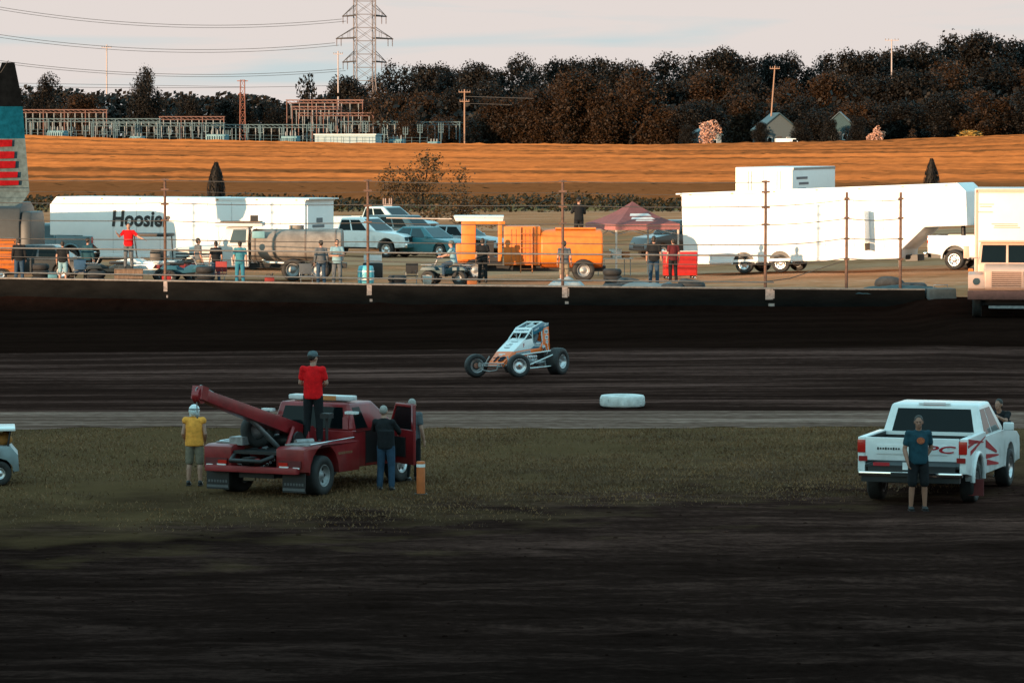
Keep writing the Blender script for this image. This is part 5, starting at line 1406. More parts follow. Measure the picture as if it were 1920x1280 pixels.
# ================================================================== parked road vehicles behind the water truck
q = at(688, 476, 181)
pickup('sunlit white pickup parked nose towards the gate behind the water truck', (q.x - .2, q.y, pit_z(q.x, q.y)), R(-28), white)
q = at(748, 472, 192); sedan('dark blue hatchback parked behind the sunlit white pickup', (q.x + .4, q.y, 1.55), R(-32), pbr('dark_blue_paint', (.02, .05, .07), .3, coat=.4), kind='suv', H=1.75)
q = at(800, 476, 180); sedan('teal sedan parked between the white pickup and the orange tanker', (q.x, q.y, 1.53), R(-38), pbr('teal_paint', (.03, .16, .19), .3, coat=.4), gl=glass_lit)
q = at(852, 476, 184); sedan('pale silver sedan parked just behind the orange tanker cab', (q.x + .3, q.y, 1.53), R(-30), pbr('silver_paint', (.34, .38, .40), .35, metal=.3, coat=.3))
q = at(722, 445, 200); pickup('pale blue-roofed pickup standing farther back than the sunlit white pickup', (q.x, q.y, 1.72), R(-32), pbr('pale_van_paint', (.42, .52, .54), .4, coat=.2))
q = at(1275, 450, 178); sedan('black car parked behind the maroon canopy tent', (q.x, q.y, 1.55), R(-150), pbr('black_car_paint', (.014, .016, .018), .25, coat=.5), kind='suv', H=1.8)

# ================================================================== maroon canopy tent
p = at(1187, 500, 153)
t = thing('canopy_tent', 'maroon pop-up canopy tent with white printing standing beside the orange tanker', 'tent', (p.x, p.y + 1, pit_z(p.x, p.y + 1)), R(24))
mar = pbr('maroon_canopy_cloth', (.17, .055, .055), .85, var=.15, scale=4, bump=.1)
h = 1.45; ez, az_ = 2.18, 3.08
c4 = [(-h, -h), (h, -h), (h, h), (-h, h)]
m = MB()
for i in range(4):
    a, b = c4[i], c4[(i + 1) % 4]
    n_ = 6; v = []
    for j in range(n_ + 1):
        for k in range(n_ + 1):
            u, w_ = j / n_, k / n_
            x = lerp(a[0], b[0], u) * (1 - w_); y = lerp(a[1], b[1], u) * (1 - w_)
            z = lerp(ez, az_, w_) - .10 * math.sin(math.pi * w_) - .03 * math.sin(math.pi * u) * (1 - w_)
            v.append((x, y, z))
    m.add(v, [(j * 7 + k, (j + 1) * 7 + k, (j + 1) * 7 + k + 1, j * 7 + k + 1) for j in range(n_) for k in range(n_)], 0, True)
m.build('roof', mar, t)
m = MB()
for i in range(4):
    a, b = Vector((*c4[i], 0)), Vector((*c4[(i + 1) % 4], 0)); n = Vector(((a + b) / 2)).normalized()
    q4 = [(a + n * .01) + Vector((0, 0, ez - .24)), (b + n * .01) + Vector((0, 0, ez - .24)), (b + n * .01) + Vector((0, 0, ez - .005)), (a + n * .01) + Vector((0, 0, ez - .005))]
    m.hexa([p_ - n * .006 for p_ in q4], q4)
m.build('valance', pbr('pink_valance_cloth', (.36, .13, .12), .85), t)
pm = pbr('white_print', (.62, .60, .60), .8)
for i in (0, 1):
    a, b = Vector((*c4[i], 0)), Vector((*c4[(i + 1) % 4], 0)); n = ((a + b) / 2).normalized(); e_ = (b - a).normalized()
    m = MB()
    for (w0, w1, hw_) in ((.20, .26, .42), (.30, .40, .55), (.46, .56, .50)):
        def sp(w_): return n * (h * (1 - w_)) + Vector((0, 0, lerp(ez, az_, w_) - .10 * math.sin(math.pi * w_) - .03 * (1 - w_) + .018))
        m.add([sp(w0) - e_ * hw_, sp(w0) + e_ * hw_, sp(w1) + e_ * hw_ * .8, sp(w1) - e_ * hw_ * .8, ], [(0, 1, 2, 3)])
    m.build('canopy_print', pm, t)
legm = pbr('pale_tent_leg', (.62, .50, .42), .5)
for a in c4: MB().box((a[0] * .97, a[1] * .97, ez / 2 - .02), (.06, .06, ez)).build('leg', legm, t)
m = MB()
for i in range(4):
    a, b = c4[i], c4[(i + 1) % 4]
    for (f0, z0, f1, z1) in ((0, ez - .1, .5, ez - .45), (.5, ez - .45, 1, ez - .1), (0, ez - .45, .5, ez - .1), (.5, ez - .1, 1, ez - .45)):
        m.cyl((lerp(a[0], b[0], f0) * .97, lerp(a[1], b[1], f0) * .97, z0), (lerp(a[0], b[0], f1) * .97, lerp(a[1], b[1], f1) * .97, z1), .014, n=6)
m.build('truss', steel, t)
base = Vector((p.x, p.y + 1, pit_z(p.x, p.y + 1)))
tt = thing('folding_table', 'folding table piled with pit gear under the maroon canopy tent', 'table', (base.x - .75, base.y - .3, base.z), R(24))
MB().box((0, 0, .74), (1.4, .7, .05)).build('table_top', pbr('pale_table', (.60, .52, .45), .5), tt)
for x in (-.6, .6):
    for y in (-.28, .28): MB().cyl((x, y, 0), (x, y, .72), .018, n=8).build('leg', steel, tt)
for k, (dx, cc, sz, nm) in enumerate(((-.45, (.62, .36, .2), (.42, .32, .26), 'tan box at the far end of the folding table under the tent'), (.05, (.70, .66, .6), (.40, .34, .34), 'white box in the middle of the folding table under the tent'), (.48, (.55, .2, .07), (.30, .30, .22), 'orange box at the near end of the folding table under the tent'))):
    bx = thing('storage_box', nm, 'box', (base.x - .75 + dx * math.cos(R(24)), base.y - .3 + dx * math.sin(R(24)), base.z + .766), R(24 + 8 * k), 'boxes on the folding table')
    MB().box((0, 0, sz[2] / 2), sz).build('bin', pbr('box_colour_%d' % k, cc, .6), bx, bevel=.02); MB().box((0, 0, sz[2] + .012), (sz[0] + .03, sz[1] + .03, .025)).build('lid', pbr('box_lid_%d' % k, tuple(c * .7 for c in cc), .6), bx)
q = at(1275, 486, 150)
tl = thing('tool_chest', 'red tool chest standing between the canopy tent and the glaring trailer', 'tool chest', (q.x, q.y, pit_z(q.x, q.y)), R(14))
MB().box((0, 0, .62), (1.3, .55, .95)).build('cabinet', pbr('bright_red_paint', (.50, .02, .015), .35, coat=.3), tl, bevel=.02)
m = MB()
for k in range(4): m.box((0, -.285, .32 + k * .2), (1.2, .02, .16))
m.build('drawer', pbr('red_drawer', (.42, .018, .014), .35), tl); MB().box((0, 0, 1.115), (1.34, .58, .03)).build('worktop', pbr('pale_table', (.60, .52, .45), .5), tl)
for x in (-.55, .55):
    for s in (-1, 1): wheel(tl, (x, s * .22, .07), .07, .04, .04, s)

# ================================================================== utility buggy with a dark roof, quads, barrel
q = at(276, 520, 147)
t = thing('buggy', 'white buggy with a dark flat roof parked beside the man in the red shirt', 'buggy', (q.x, q.y + .6, pit_z(q.x, q.y)), R(180 - 8))
o = [(-1.2, .35), (-1.2, .85), (-.1, .85), (.1, .75), (.5, .95), (1.15, .85), (1.3, .55), (1.25, .32)] + arch(.85, .3, .34, 7) + [(.45, .28), (-.5, .28)] + arch(-.85, .3, .34, 7)
MB().prism(o, -.65, .65).build('body', white, t, bevel=.06)
MB().box((-.05, 0, 1.86), (1.75, 1.3, .13)).build('roof', pbr('dark_brown_roof', (.035, .028, .025), .6), t, bevel=.05)
m = MB()
for x0, x1 in ((-.85, -.8), (.6, .72)):
    for s in (-1, 1): m.cyl((x0, s * .58, .85), (x1, s * .58, 1.8), .025)
m.build('roof_post', black, t); MB().box((-.4, 0, 1.0), (.45, 1.1, .5)).build('seat', black, t, bevel=.06)
for x in (-.85, .85):
    for s in (-1, 1): wheel(t, (x, s * .58, .3), .3, .22, .15, s)

def quad(label, loc, rz, col):
    t = thing('quad_bike', label, 'quad bike', loc, rz, None)
    m = MB(); m.prism([(-.75, .48), (-.85, .66), (-.3, .72), (.0, .60), (.3, .74), (.85, .70), (.9, .58), (.5, .46), (0, .42)], -.26, .26)
    for s in (-1, 1):
        m.prism([(-.9, .58), (-.75, .72), (-.35, .70), (-.3, .56)], s * .26, s * .52); m.prism([(.3, .58), (.4, .72), (.85, .70), (.95, .56)], s * .26, s * .52)
    m.build('body', col, t, bevel=.03)
    MB().box((-.35, 0, .78), (.7, .3, .12)).build('seat', black, t, bevel=.05)
    m = MB(); m.tube([(.28, -.38, 1.02), (.36, -.18, 1.0), (.38, .18, 1.0), (.28, .38, 1.02)], .018, 8); m.cyl((.55, 0, .62), (.37, 0, 1.0), .03); m.build('handlebar', steel, t)
    for x in (-.8, .72):
        m = MB()
        for k in range(5): m.cyl((x - .2 + .1 * k, -.38, .77), (x - .2 + .1 * k, .38, .77), .012, n=6)
        for yy in (-.38, .38): m.cyl((x - .22, yy, .77), (x + .22, yy, .77), .013, n=6)
        m.build('rack', steel, t)
    m = MB(); m.box((0, 0, .42), (1.1, .3, .2)); m.build('engine', black, t)
    for x in (-.62, .62):
        for s in (-1, 1): wheel(t, (x, s * .44, .28), .28, .24, .12, s, rubber, steel)
    return t
q = at(838, 524, 144.5); quad('dark blue quad bike under a man in a pale shirt', (q.x, q.y, pit_z(q.x, q.y)), R(165), pbr('dark_blue_plastic', (.015, .06, .08), .5))
person('man in pale blue shirt sitting on the dark blue quad bike', (q.x + .28, q.y - .06, pit_z(q.x, q.y) + .60), R(-105), 1.75, dict(pelvis=(0, 0, .28), waist=(0, -.02, .44), chest=(0, -.06, .64), neck=(0, -.09, .81), head=(0, -.12, .975), sL=(.185, -.07, .765), sR=(-.185, -.07, .765), eL=(.27, -.22, .56), wL=(.28, -.46, .50), eR=(-.27, -.22, .56), wR=(-.28, -.46, .50), hL=(.1, -.03, .26), hR=(-.1, -.03, .26), kL=(.26, -.36, .20), kR=(-.26, -.36, .20), aL=(.27, -.34, -.20), aR=(-.27, -.34, -.20)), c_teal, 'short', c_denim, False, ('cap', cap_grey), voxel=.014)
q = at(345, 524, 145.6); quad('blue quad bike standing behind the fence post nearest the buggy', (q.x, q.y, pit_z(q.x, q.y)), R(10), pbr('mid_blue_plastic', (.02, .10, .15), .5))
q = at(205, 524, 146.6); quad('black quad bike standing between the two men by the lettered trailer', (q.x, q.y, pit_z(q.x, q.y)), R(190), pbr('black_plastic', (.02, .03, .035), .5))
q = at(801, 527, 142.8)
t = thing('bucket', 'white plastic bucket standing beside the dark blue quad bike', 'bucket', (q.x, q.y, pit_z(q.x, q.y)))
m = MB(); m.lathe([(.001, .0), (.15, .0), (.18, .42), (.165, .42), (.14, .03), (.001, .03)], axis='z', n=20); m.build('pail', pbr('grubby_white_plastic', (.45, .42, .38), .6, var=.2), t); MB().tube([(-.18, 0, .40), (-.1, -.16, .30), (.1, -.16, .30), (.18, 0, .40)], .008, 6).build('handle', steel, t)
q = at(686, 527, 144.2)
t = thing('barrel', 'light blue plastic barrel with pale bands standing by the fence post', 'barrel', (q.x, q.y, pit_z(q.x, q.y)))
m = MB(); m.lathe([(.001, 0), (.27, 0), (.31, .12), (.32, .35), (.31, .60), (.27, .74), (.12, .76), (.001, .76)], axis='z', n=24); m.build('drum', pbr('light_blue_plastic', (.10, .42, .50), .45, var=.15), t)
m = MB(); m.lathe([(.318, .20), (.335, .23), (.318, .26)], axis='z', n=24); m.lathe([(.31, .50), (.33, .53), (.31, .56)], axis='z', n=24); m.build('hoop', white_trim, t)
q = at(699, 480, 152)
t = thing('cool_box', 'pale orange-lit cool box standing on a stand beside the sunlit pickup bumper', 'cool box', (q.x, q.y, pit_z(q.x, q.y)))
MB().box((0, 0, .30), (.8, .5, .6)).build('stand', black, t, bevel=.02); MB().box((0, 0, .78), (.72, .42, .34)).build('chest', white_trim, t, bevel=.03); MB().box((0, 0, .975), (.74, .44, .05)).build('lid', pbr('pale_orange_lid', (.6, .36, .2), .5), t, bevel=.01)

# tyres and sheets lying along the pit side of the wall
def tyre_lying(label, loc, rz, sc_, tilt=0):
    t = thing('old_tyre', label, 'tyre', loc, rz, 'old tyres along the pit side of the wall', rot=(R(tilt), 0, rz)); t.scale = (sc_,) * 3
    m = MB(); m.lathe([(.20, .02), (.30, 0), (.36, .05), (.38, .13), (.36, .21), (.30, .26), (.20, .24), (.18, .13)], axis='z', n=24, closed=True); m.build('casing', pbr('grey_dusty_rubber', (.05, .052, .055), .85, var=.4), t)
    return t
for i, (px, dd, s_, tl_, lb) in enumerate(((1150, 0, 1.1, 0, 'dusty tyre lying nearest the orange tanker behind the wall'), (1180, .8, 1.3, 12, 'large tilted dusty tyre behind the wall, next to the tyre nearest the tanker'), (1262, .1, 1.2, 0, 'dusty tyre just beyond the man in jeans by the tent'), (1296, .5, 1.35, 10, 'tilted dusty tyre in line with the corner of the glaring trailer'), (1668, .5, 1.5, 20, 'leaning tyre beside the last post of the catch fence'), (1712, .3, 1.4, 0, 'tyre lying on the bank beyond the last fence post'))):
    X = (px - 960) / FPX * 137; Y = wall_y(X) + 1.3 + dd
    X = (px - 960) / FPX * Y
    tyre_lying(lb, (X, Y, pit_z(X, Y) + (.08 if tl_ else 0)), R(40 * i), s_, tl_)
def tarp(label, px, dd, sx, sy, sz, colm):
    X = (px - 960) / FPX * 137; Y = wall_y(X) + 1.2 + dd; X = (px - 960) / FPX * Y
    n = 26; v = []
    for j in range(n + 1):
        for i in range(n + 1):
            u, w_ = i / n * 2 - 1, j / n * 2 - 1
            hgt = max(0, 1 - u * u) ** .5 * max(0, 1 - w_ * w_) ** .5
            z = sz * hgt * (.7 + .5 * nz(u * 2.2 + px, w_ * 2.2)) + .03 * nz(u * 7, w_ * 7 + px)
            v.append((u * sx, w_ * sy, z))
    m = MB(); m.add(v, [(j * (n + 1) + i, j * (n + 1) + i + 1, (j + 1) * (n + 1) + i + 1, (j + 1) * (n + 1) + i) for j in range(n) for i in range(n)], 0, True)
    o = m.build('tarpaulin', colm, None); o.location = (X, Y, pit_z(X, Y) + .02); tag(o, label, 'tarpaulin')
tarp('crumpled grey tarpaulin behind the wall at the feet of the man in jeans', 1215, .5, 1.2, .7, .42, pbr('grey_tarpaulin', (.16, .19, .20), .6, bump=.2))
tarp('crumpled pale tarpaulin under the man against the orange tanker', 1062, .7, .75, .5, .55, pbr('pale_tarpaulin', (.30, .34, .36), .6, bump=.2))
tarp('dark blue tarpaulin heaped at the gate end of the wall', 1690, -.4, 1.7, .6, .36, pbr('dark_blue_tarpaulin', (.02, .05, .06), .6, bump=.2))

# ================================================================== people along the catch fence
def stander(px, D, label, H, rz, **k):
    X = (px - 960) / FPX * D; D = max(D, wall_y(X) + 1.15); q = at(px, 528, D); return person(label, (q.x, q.y, pit_z(q.x, q.y)), rz, H, voxel=.015, **k)
pl_ = MB()
q = at(240, 528, 145.0)
t = thing('pallet_box', 'low wooden crate under the man in the red shirt', 'crate', (q.x, q.y + .3, pit_z(q.x, q.y)), R(5))
m = MB()
for k in range(5): m.box((0, -.4 + .2 * k, .58), (1.1, .16, .03))
m.build('top_board', wood_dark, t)
m = MB()
for k in range(3):
    for s in (-1, 1): m.box((0, s * .48, .10 + k * .19), (1.1, .025, .15)); m.box((s * .54, 0, .10 + k * .19), (.025, .94, .15))
m.build('side_board', wood_dark, t)
person('man in red T-shirt standing on the low crate behind the fence', (q.x, q.y + .3, pit_z(q.x, q.y) + .60), R(0), 1.76, dict(eL=(.40, -.10, 1.22), wL=(.60, -.18, 1.14), eR=(-.34, -.10, 1.24), wR=(-.42, -.22, 1.36)), c_red, 'short', c_grey, False, None, hairdark, voxel=.014)
stander(36, 146, 'man in dark jacket standing between the generator and the feather flag', 1.76, R(190), shirt=c_black, sleeve='long', legs=c_denim)
stander(118, 144.5, 'person in black top and pale blue shorts near the nose of the lettered trailer', 1.66, R(175), shirt=c_black, sleeve='short', legs=c_teal, shorts=True)
stander(450, 143.5, 'man in blue-green shirt and blue trousers beside the water truck cab', 1.72, R(190), shirt=c_teal2, sleeve='short', legs=pbr('blue_trouser_cloth', (.02, .16, .24), .9, var=.2))
stander(632, 143.0, 'man in pale blue shirt with folded arms before the dusty tank', 1.78, R(5), shirt=c_teal, sleeve='short', legs=c_grey, pose=dict(eL=(.26, -.08, 1.17), wL=(.0, -.24, 1.20), eR=(-.26, -.08, 1.17), wR=(.02, -.22, 1.14)))
stander(1058, 142.5, 'man in dark vest standing in front of the orange tank', 1.74, R(182), shirt=c_grey, sleeve='short', legs=c_khaki, shorts=True)
stander(1226, 143.5, 'tall man in dark shirt and jeans standing before the maroon tent', 1.90, R(170), shirt=c_black, sleeve='short', legs=c_denim)
stander(602, 144.0, 'person in dark jacket and blue jeans beside the man with folded arms', 1.70, R(200), shirt=c_grey, sleeve='long', legs=c_denim, hat=('cap', cap_black))

# ================================================================== feather flag
p = at(58, 500, 151)
base = Vector((p.x - .95, 151, 1.5))
t = thing('feather_flag', 'tall feather flag, black above blue and red printing on white, at the frame edge', 'flag', tuple(base), 0)
s = 7000 / 151
def fp(px, py): return ((px - 960) / s - base.x, CAM_Z - (py - 272) / s - base.z)
edge_r = [(30, 118), (38, 160), (44, 200), (48, 260), (52, 310), (56, 360), (44, 378), (28, 386)]
edge_l = [(6, 118), (-10, 160), (-20, 200), (-30, 260), (-34, 310), (-36, 360), (-30, 378), (-20, 386)]
def strip(name, i0, i1, mat, inset=0.0, off=0.0):
    v = []; n = 6
    rows = []
    for i in range(i0, i1 + 1):
        rx, rz_ = fp(*edge_r[i]); lx, lz = fp(*edge_l[i])
        for k in range(n + 1):
            u = inset + (1 - 2 * inset) * k / n
            x = lerp(lx, rx, u); y = .06 * math.sin(u * 5 + i * .9) + off
            v.append((x, y, lerp(lz, rz_, u)))
    m_ = i1 - i0
    f = [(j * (n + 1) + k, j * (n + 1) + k + 1, (j + 1) * (n + 1) + k + 1, (j + 1) * (n + 1) + k) for j in range(m_) for k in range(n)]
    o2 = len(v); v2 = v + [(x, y + .006, z) for x, y, z in v]
    f2 = f + [tuple(o2 + q for q in reversed(ff)) for ff in f]
    m = MB(); m.add(v2, f2, 0, True); return m.build(name, mat, t, recalc=False)
fcl = lambda n_, c: pbr(n_, c, 1.0, var=.3, scale=5, spec=0.0)
fb = fcl('black_flag_cloth', (.004, .005, .006)); fblue = fcl('blue_flag_cloth', (.004, .055, .09)); fw = fcl('white_flag_cloth', (.085, .12, .13)); fr = fcl('red_flag_print', (.20, .007, .010))
strip('flag_top', 0, 2, fb); strip('flag_blue', 2, 3, fblue); strip('flag_panel', 3, 7, fw)
for k, (x0, x1, y0, y1) in enumerate(((0, 24, 262, 276), (2, 28, 284, 298), (6, 30, 302, 316), (4, 34, 322, 334), (8, 36, 338, 348))):
    a = fp(x0 - 8, y1); b = fp(x1, y0)
    MB().hexa([(a[0], -.10, a[1]), (b[0], -.10, a[1] + .03), (b[0] + .02, -.10, b[1]), (a[0] + .02, -.10, b[1])], [(a[0], -.075, a[1]), (b[0], -.075, a[1] + .03), (b[0] + .02, -.075, b[1]), (a[0] + .02, -.075, b[1])]).build('red_print', fr, t)
x0, z0 = fp(-24, 386); m = MB(); m.tube([(x0, .05, -.0), (x0, .05, 2.2), (fp(-38, 300)[0], .05, fp(-38, 300)[1]), (fp(-12, 160)[0], .05, fp(-12, 160)[1]), (fp(18, 114)[0], .05, fp(18, 114)[1])], [.04, .035, .03, .022, .012], 8); m.build('pole', black, t)
m = MB(); m.box((x0, .05, .02), (.9, .08, .05)); m.box((x0, .05, .025), (.08, .9, .05)); m.build('base', steel, t)

# ------------------------------------------------------------------ more gear along the fence
def beside(px, extra):
    X = (px - 960) / FPX * 145; D = wall_y(X) + extra
    for _ in range(2): X = (px - 960) / FPX * D; D = wall_y(X) + extra
    return Vector((X, D, pit_z(X, D)))
stand_tyre = pbr('stacked_tyre_rubber', (.018, .018, .02), .8, var=.4)
for i, (px, ex, n, lb) in enumerate(((75, 2.0, 3, 'stack of three black tyres between the two people nearest the feather flag'), (385, 1.6, 3, 'stack of black tyres beside the blue quad bike'), (180, 1.5, 2, 'pair of stacked tyres near the low wooden crate'), (745, 2.2, 2, 'pair of stacked tyres between the barrel and the quad rider'), (1150, 4.5, 3, 'stack of tyres at the rear of the orange tanker'))):
    q = beside(px, ex); t = thing('tyre_pile', lb, 'tyres', tuple(q), 0.4 * i)
    for k in range(n):
        m = MB(); m.lathe([(.20, .02), (.30, 0), (.35, .05), (.36, .12), (.35, .19), (.30, .24), (.20, .22), (.19, .12)], (.03 * (k % 2), .02 * k, .245 * k), axis='z', n=20, closed=True); m.build('tyre', stand_tyre, t)
def chair(px, ex, rz, lb, colm):
    q = beside(px, ex); t = thing('folding_chair', lb, 'chair', tuple(q), rz)
    m = MB(); m.box((0, 0, .43), (.48, .44, .03)); m.build('seat', colm, t, bevel=.01); m = MB(); m.box((0, .24, .70), (.48, .03, .40)); m.build('backrest', colm, t, bevel=.01)
    for sx in (-1, 1):
        for a, b in (((.22, -.22, 0), (.22, .22, .44)), ((.22, .22, 0), (.22, -.22, .62)), ((.23, .23, .4), (.23, .25, .9))): MB().cyl((a[0] * sx, a[1], a[2]), (b[0] * sx, b[1], b[2]), .012, n=6).build('leg', steel, t)
chair(150, 2.4, R(10), 'blue folding chair near the person in pale blue shorts', pbr('blue_chair_cloth', (.02, .07, .14), .8)); chair(410, 2.4, R(-20), 'red folding chair beside the water truck bonnet', pbr('red_chair_cloth', (.22, .02, .02), .8))
chair(575, 1.4, R(15), 'grey folding chair under the dusty tank', pbr('grey_chair_cloth', (.08, .09, .10), .8)); chair(770, 3.4, R(-10), 'black folding chair behind the white bucket', blackcloth)
def can(px, ex, lb, col):
    q = beside(px, ex); t = thing('fuel_can', lb, 'fuel can', tuple(q), .3)
    MB().box((0, 0, .22), (.34, .24, .42)).build('can', col, t, bevel=.04); MB().cyl((.08, 0, .42), (.14, 0, .52), .03, n=8).build('spout', black, t); MB().tube([(-.12, 0, .42), (-.12, 0, .49), (.04, 0, .49), (.04, 0, .42)], .015, 6).build('handle', black, t)
can(312, 1.3, 'red fuel can between the crate and the blue quad bike', pbr('red_can', (.35, .02, .015), .5)); can(505, 1.2, 'red fuel can under the front of the dusty tank', pbr('red_can2', (.28, .03, .02), .5)); can(885, 1.4, 'orange fuel can behind the quad rider', pbr('orange_can', (.45, .13, .03), .5)); can(98, 1.3, 'pale blue fuel can beside the stack of three tyres', pbr('blue_can', (.10, .25, .30), .5))
q = beside(330, 4.5); quad('dark red quad bike half hidden behind the fence post by the buggy', tuple(q), R(190), pbr('dark_red_plastic', (.16, .015, .015), .5))
q = beside(60, 5.0); sedan('dark car parked between the generator and the lettered trailer', tuple(q), R(175), pbr('dark_grey_paint', (.02, .026, .03), .3, coat=.4), H=1.4)
stander(165, 148, 'person in dark blue hoodie standing by the blue folding chair', 1.70, R(160), shirt=c_navy, sleeve='long', legs=c_black, hat=('cap', cap_black))
stander(372, 147, 'man in grey shirt and shorts standing by the tyre stack', 1.74, R(120), shirt=c_grey, sleeve='short', legs=c_khaki, shorts=True)
stander(405, 146, 'woman in black top standing by the red folding chair', 1.64, R(200), shirt=c_black, sleeve='short', legs=c_denim)
stander(905, 146.5, 'man in black standing in the doorway of the orange tanker cab', 1.74, R(180), shirt=c_black, sleeve='short', legs=c_black)
stander(1262, 147, 'person in dark maroon shirt under the edge of the canopy tent', 1.72, R(200), shirt=cloth('maroon_shirt_cloth', (.09, .015, .018)), sleeve='short', legs=c_black)
# ================================================================== trees
bark = pbr('tree_bark', (0.014, 0.009, 0.006), 0.9, var=.4, scale=3, bump=.4)
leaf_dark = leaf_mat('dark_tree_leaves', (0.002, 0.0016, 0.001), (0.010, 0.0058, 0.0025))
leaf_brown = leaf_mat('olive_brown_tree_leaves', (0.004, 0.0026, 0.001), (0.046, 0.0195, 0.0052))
leaf_thin = leaf_mat('dry_olive_leaves', (0.025, 0.018, 0.007), (0.10, 0.052, 0.018))
leaf_pink = leaf_mat('pink_lit_blossom', (0.30, 0.14, 0.09), (0.70, 0.42, 0.32))  # pale blossom and shrub leaves with pink sunlight painted in

def crown_mesh(seed, n, leaf, lobes, zlo=.10, spread=.34, tall=1.0, hollow=.55, core=0):
    """leaf clumps through the volume of a unit-high crown"""
    r = random.Random(seed); m = MB()
    L_ = []
    for k in range(lobes):
        a = r.uniform(0, 2 * math.pi); d = spread * math.sqrt(r.random()); z = r.uniform(zlo + .12, .86 * tall)
        d *= 1.0 - .55 * max(0, (z - .5) / .5)
        L_.append((Vector((d * math.cos(a), d * math.sin(a), z)), r.uniform(.10, .19)))
    L_.append((Vector((0, 0, .5)), .26)); L_.append((Vector((r.uniform(-.05, .05), r.uniform(-.05, .05), .84 * tall)), .13))
    wts = [q[1] ** 2 for q in L_]
    v = []; f = []
    for i in range(n):
        c, rad = r.choices(L_, wts)[0]
        while True:
            p = Vector((r.uniform(-1, 1), r.uniform(-1, 1), r.uniform(-1, 1)))
            if p.length <= 1: break
        p = p.normalized() * (hollow + (1 - hollow) * r.random() ** .7) if p.length > 1e-3 else p
        p = c + p * rad * (1 + .25 * nz(p.x * 3 + seed, p.y * 3, p.z * 3))
        if p.z < .03: continue
        s = leaf * r.uniform(.5, 1.35)
        nrm = Vector((r.gauss(0, 1), r.gauss(0, 1), r.gauss(.3, 1))).normalized(); a = nrm.orthogonal().normalized(); b = nrm.cross(a)
        t_ = r.uniform(0, math.pi); a, b = a * math.cos(t_) + b * math.sin(t_), b * math.cos(t_) - a * math.sin(t_)
        o = len(v)
        v += [p - a * s, p - b * s * .6, p + a * s, p + b * s * .6]; f.append((o, o + 1, o + 2, o + 3))
    for i in range(core):      # inner leaf masses
        c, rad = r.choices(L_, wts)[0]
        q = Vector((r.gauss(0, .4), r.gauss(0, .4), r.gauss(0, .4)))
        if q.length > .62: continue
        p = c + q * rad
        if p.z < .04: continue
        s = leaf * r.uniform(1.5, 3.2); nrm = Vector((r.gauss(0, 1), r.gauss(0, 1), r.gauss(0, 1))).normalized(); a = nrm.orthogonal().normalized(); b = nrm.cross(a); o = len(v)
        v += [p - a * s, p - b * s * .8, p + a * s, p + b * s * .8]; f.append((o, o + 1, o + 2, o + 3))
    me = bpy.data.meshes.new('crown'); me.from_pydata([tuple(q) for q in v], [], f); return me

def trunk_mesh(seed, top=.75, r0=.022, limbs=6, zl=.2):
    r = random.Random(seed); m = MB()
    pts = [Vector((0, 0, -.03))]
    for k in range(1, 6): pts.append(Vector((r.uniform(-.02, .02) * k * .5, r.uniform(-.02, .02) * k * .5, top * k / 5)))
    m.tube(pts, [r0 * (1.15 - .95 * k / 5) for k in range(6)], 8)
    for k in range(limbs):
        z = r.uniform(zl, top * .85); a = r.uniform(0, 6.28); ln = r.uniform(.15, .30)
        p0 = Vector((0, 0, z)); p1 = p0 + Vector((math.cos(a) * ln * .5, math.sin(a) * ln * .5, ln * .35)); p2 = p0 + Vector((math.cos(a) * ln, math.sin(a) * ln, ln * .8))
        m.tube([p0, p1, p2], [r0 * .5, r0 * .32, r0 * .12], 6)
    o = m.build('trunk', bark, None); me = o.data; bpy.data.objects.remove(o); return me

CR = [crown_mesh(11 + k, 15000, .0135, 22 + 4 * k, zlo=.02, hollow=.35, core=700) for k in range(5)]
TK = [trunk_mesh(40 + k) for k in range(3)]
def tree(label, X, Y, base, top, width, mat, k, group=None, name='tree', cat='tree', crown=None, trunk=None):
    h = top - base
    t = thing(name, label, cat, (X, Y, base), random.uniform(0, 6.28), group)
    t.scale = (width / .82, width / .82, h)
    for nm, me, mt in (('crown', crown or CR[k % 5], mat), ('trunk', trunk or TK[k % 3], bark)):
        if not me.materials: me.materials.append(mt)
        o = bpy.data.objects.new(nm, me); COL.objects.link(o); o.parent = t
        o.material_slots[0].link = 'OBJECT'; o.material_slots[0].material = mt
    return t
ORD = ['first', 'second', 'third', 'fourth', 'fifth', 'sixth', 'seventh', 'eighth', 'ninth', 'tenth', 'eleventh', 'twelfth', 'thirteenth', 'fourteenth', 'fifteenth', 'sixteenth', 'seventeenth', 'eighteenth', 'nineteenth', 'twentieth']
def px_tree(label, px, ytop, wpx, D, mat, k, group=None, **kw):
    q = at(px, ytop, D); b = terrain(q.x, D) - .3
    return tree(label, q.x, D, b, q.z, wpx * D / FPX, mat, k, group, **kw)
SKY = [(655, 138, 70), (700, 140, 62), (757, 112, 62), (806, 112, 70), (850, 118, 60), (903, 112, 74), (958, 103, 70), (1005, 112, 66), (1058, 102, 74), (1118, 97, 84), (1170, 110, 74), (1235, 101, 90), (1300, 98, 84), (1350, 82, 86), (1405, 94, 74),
       (1455, 99, 70), (1490, 100, 72), (1550, 96, 84), (1610, 86, 80), (1662, 84, 78), (1705, 76, 84), (1750, 84, 70), (1795, 58, 86), (1845, 52, 96), (1900, 62, 90), (1950, 66, 90), (2010, 70, 95)]
gi = 0
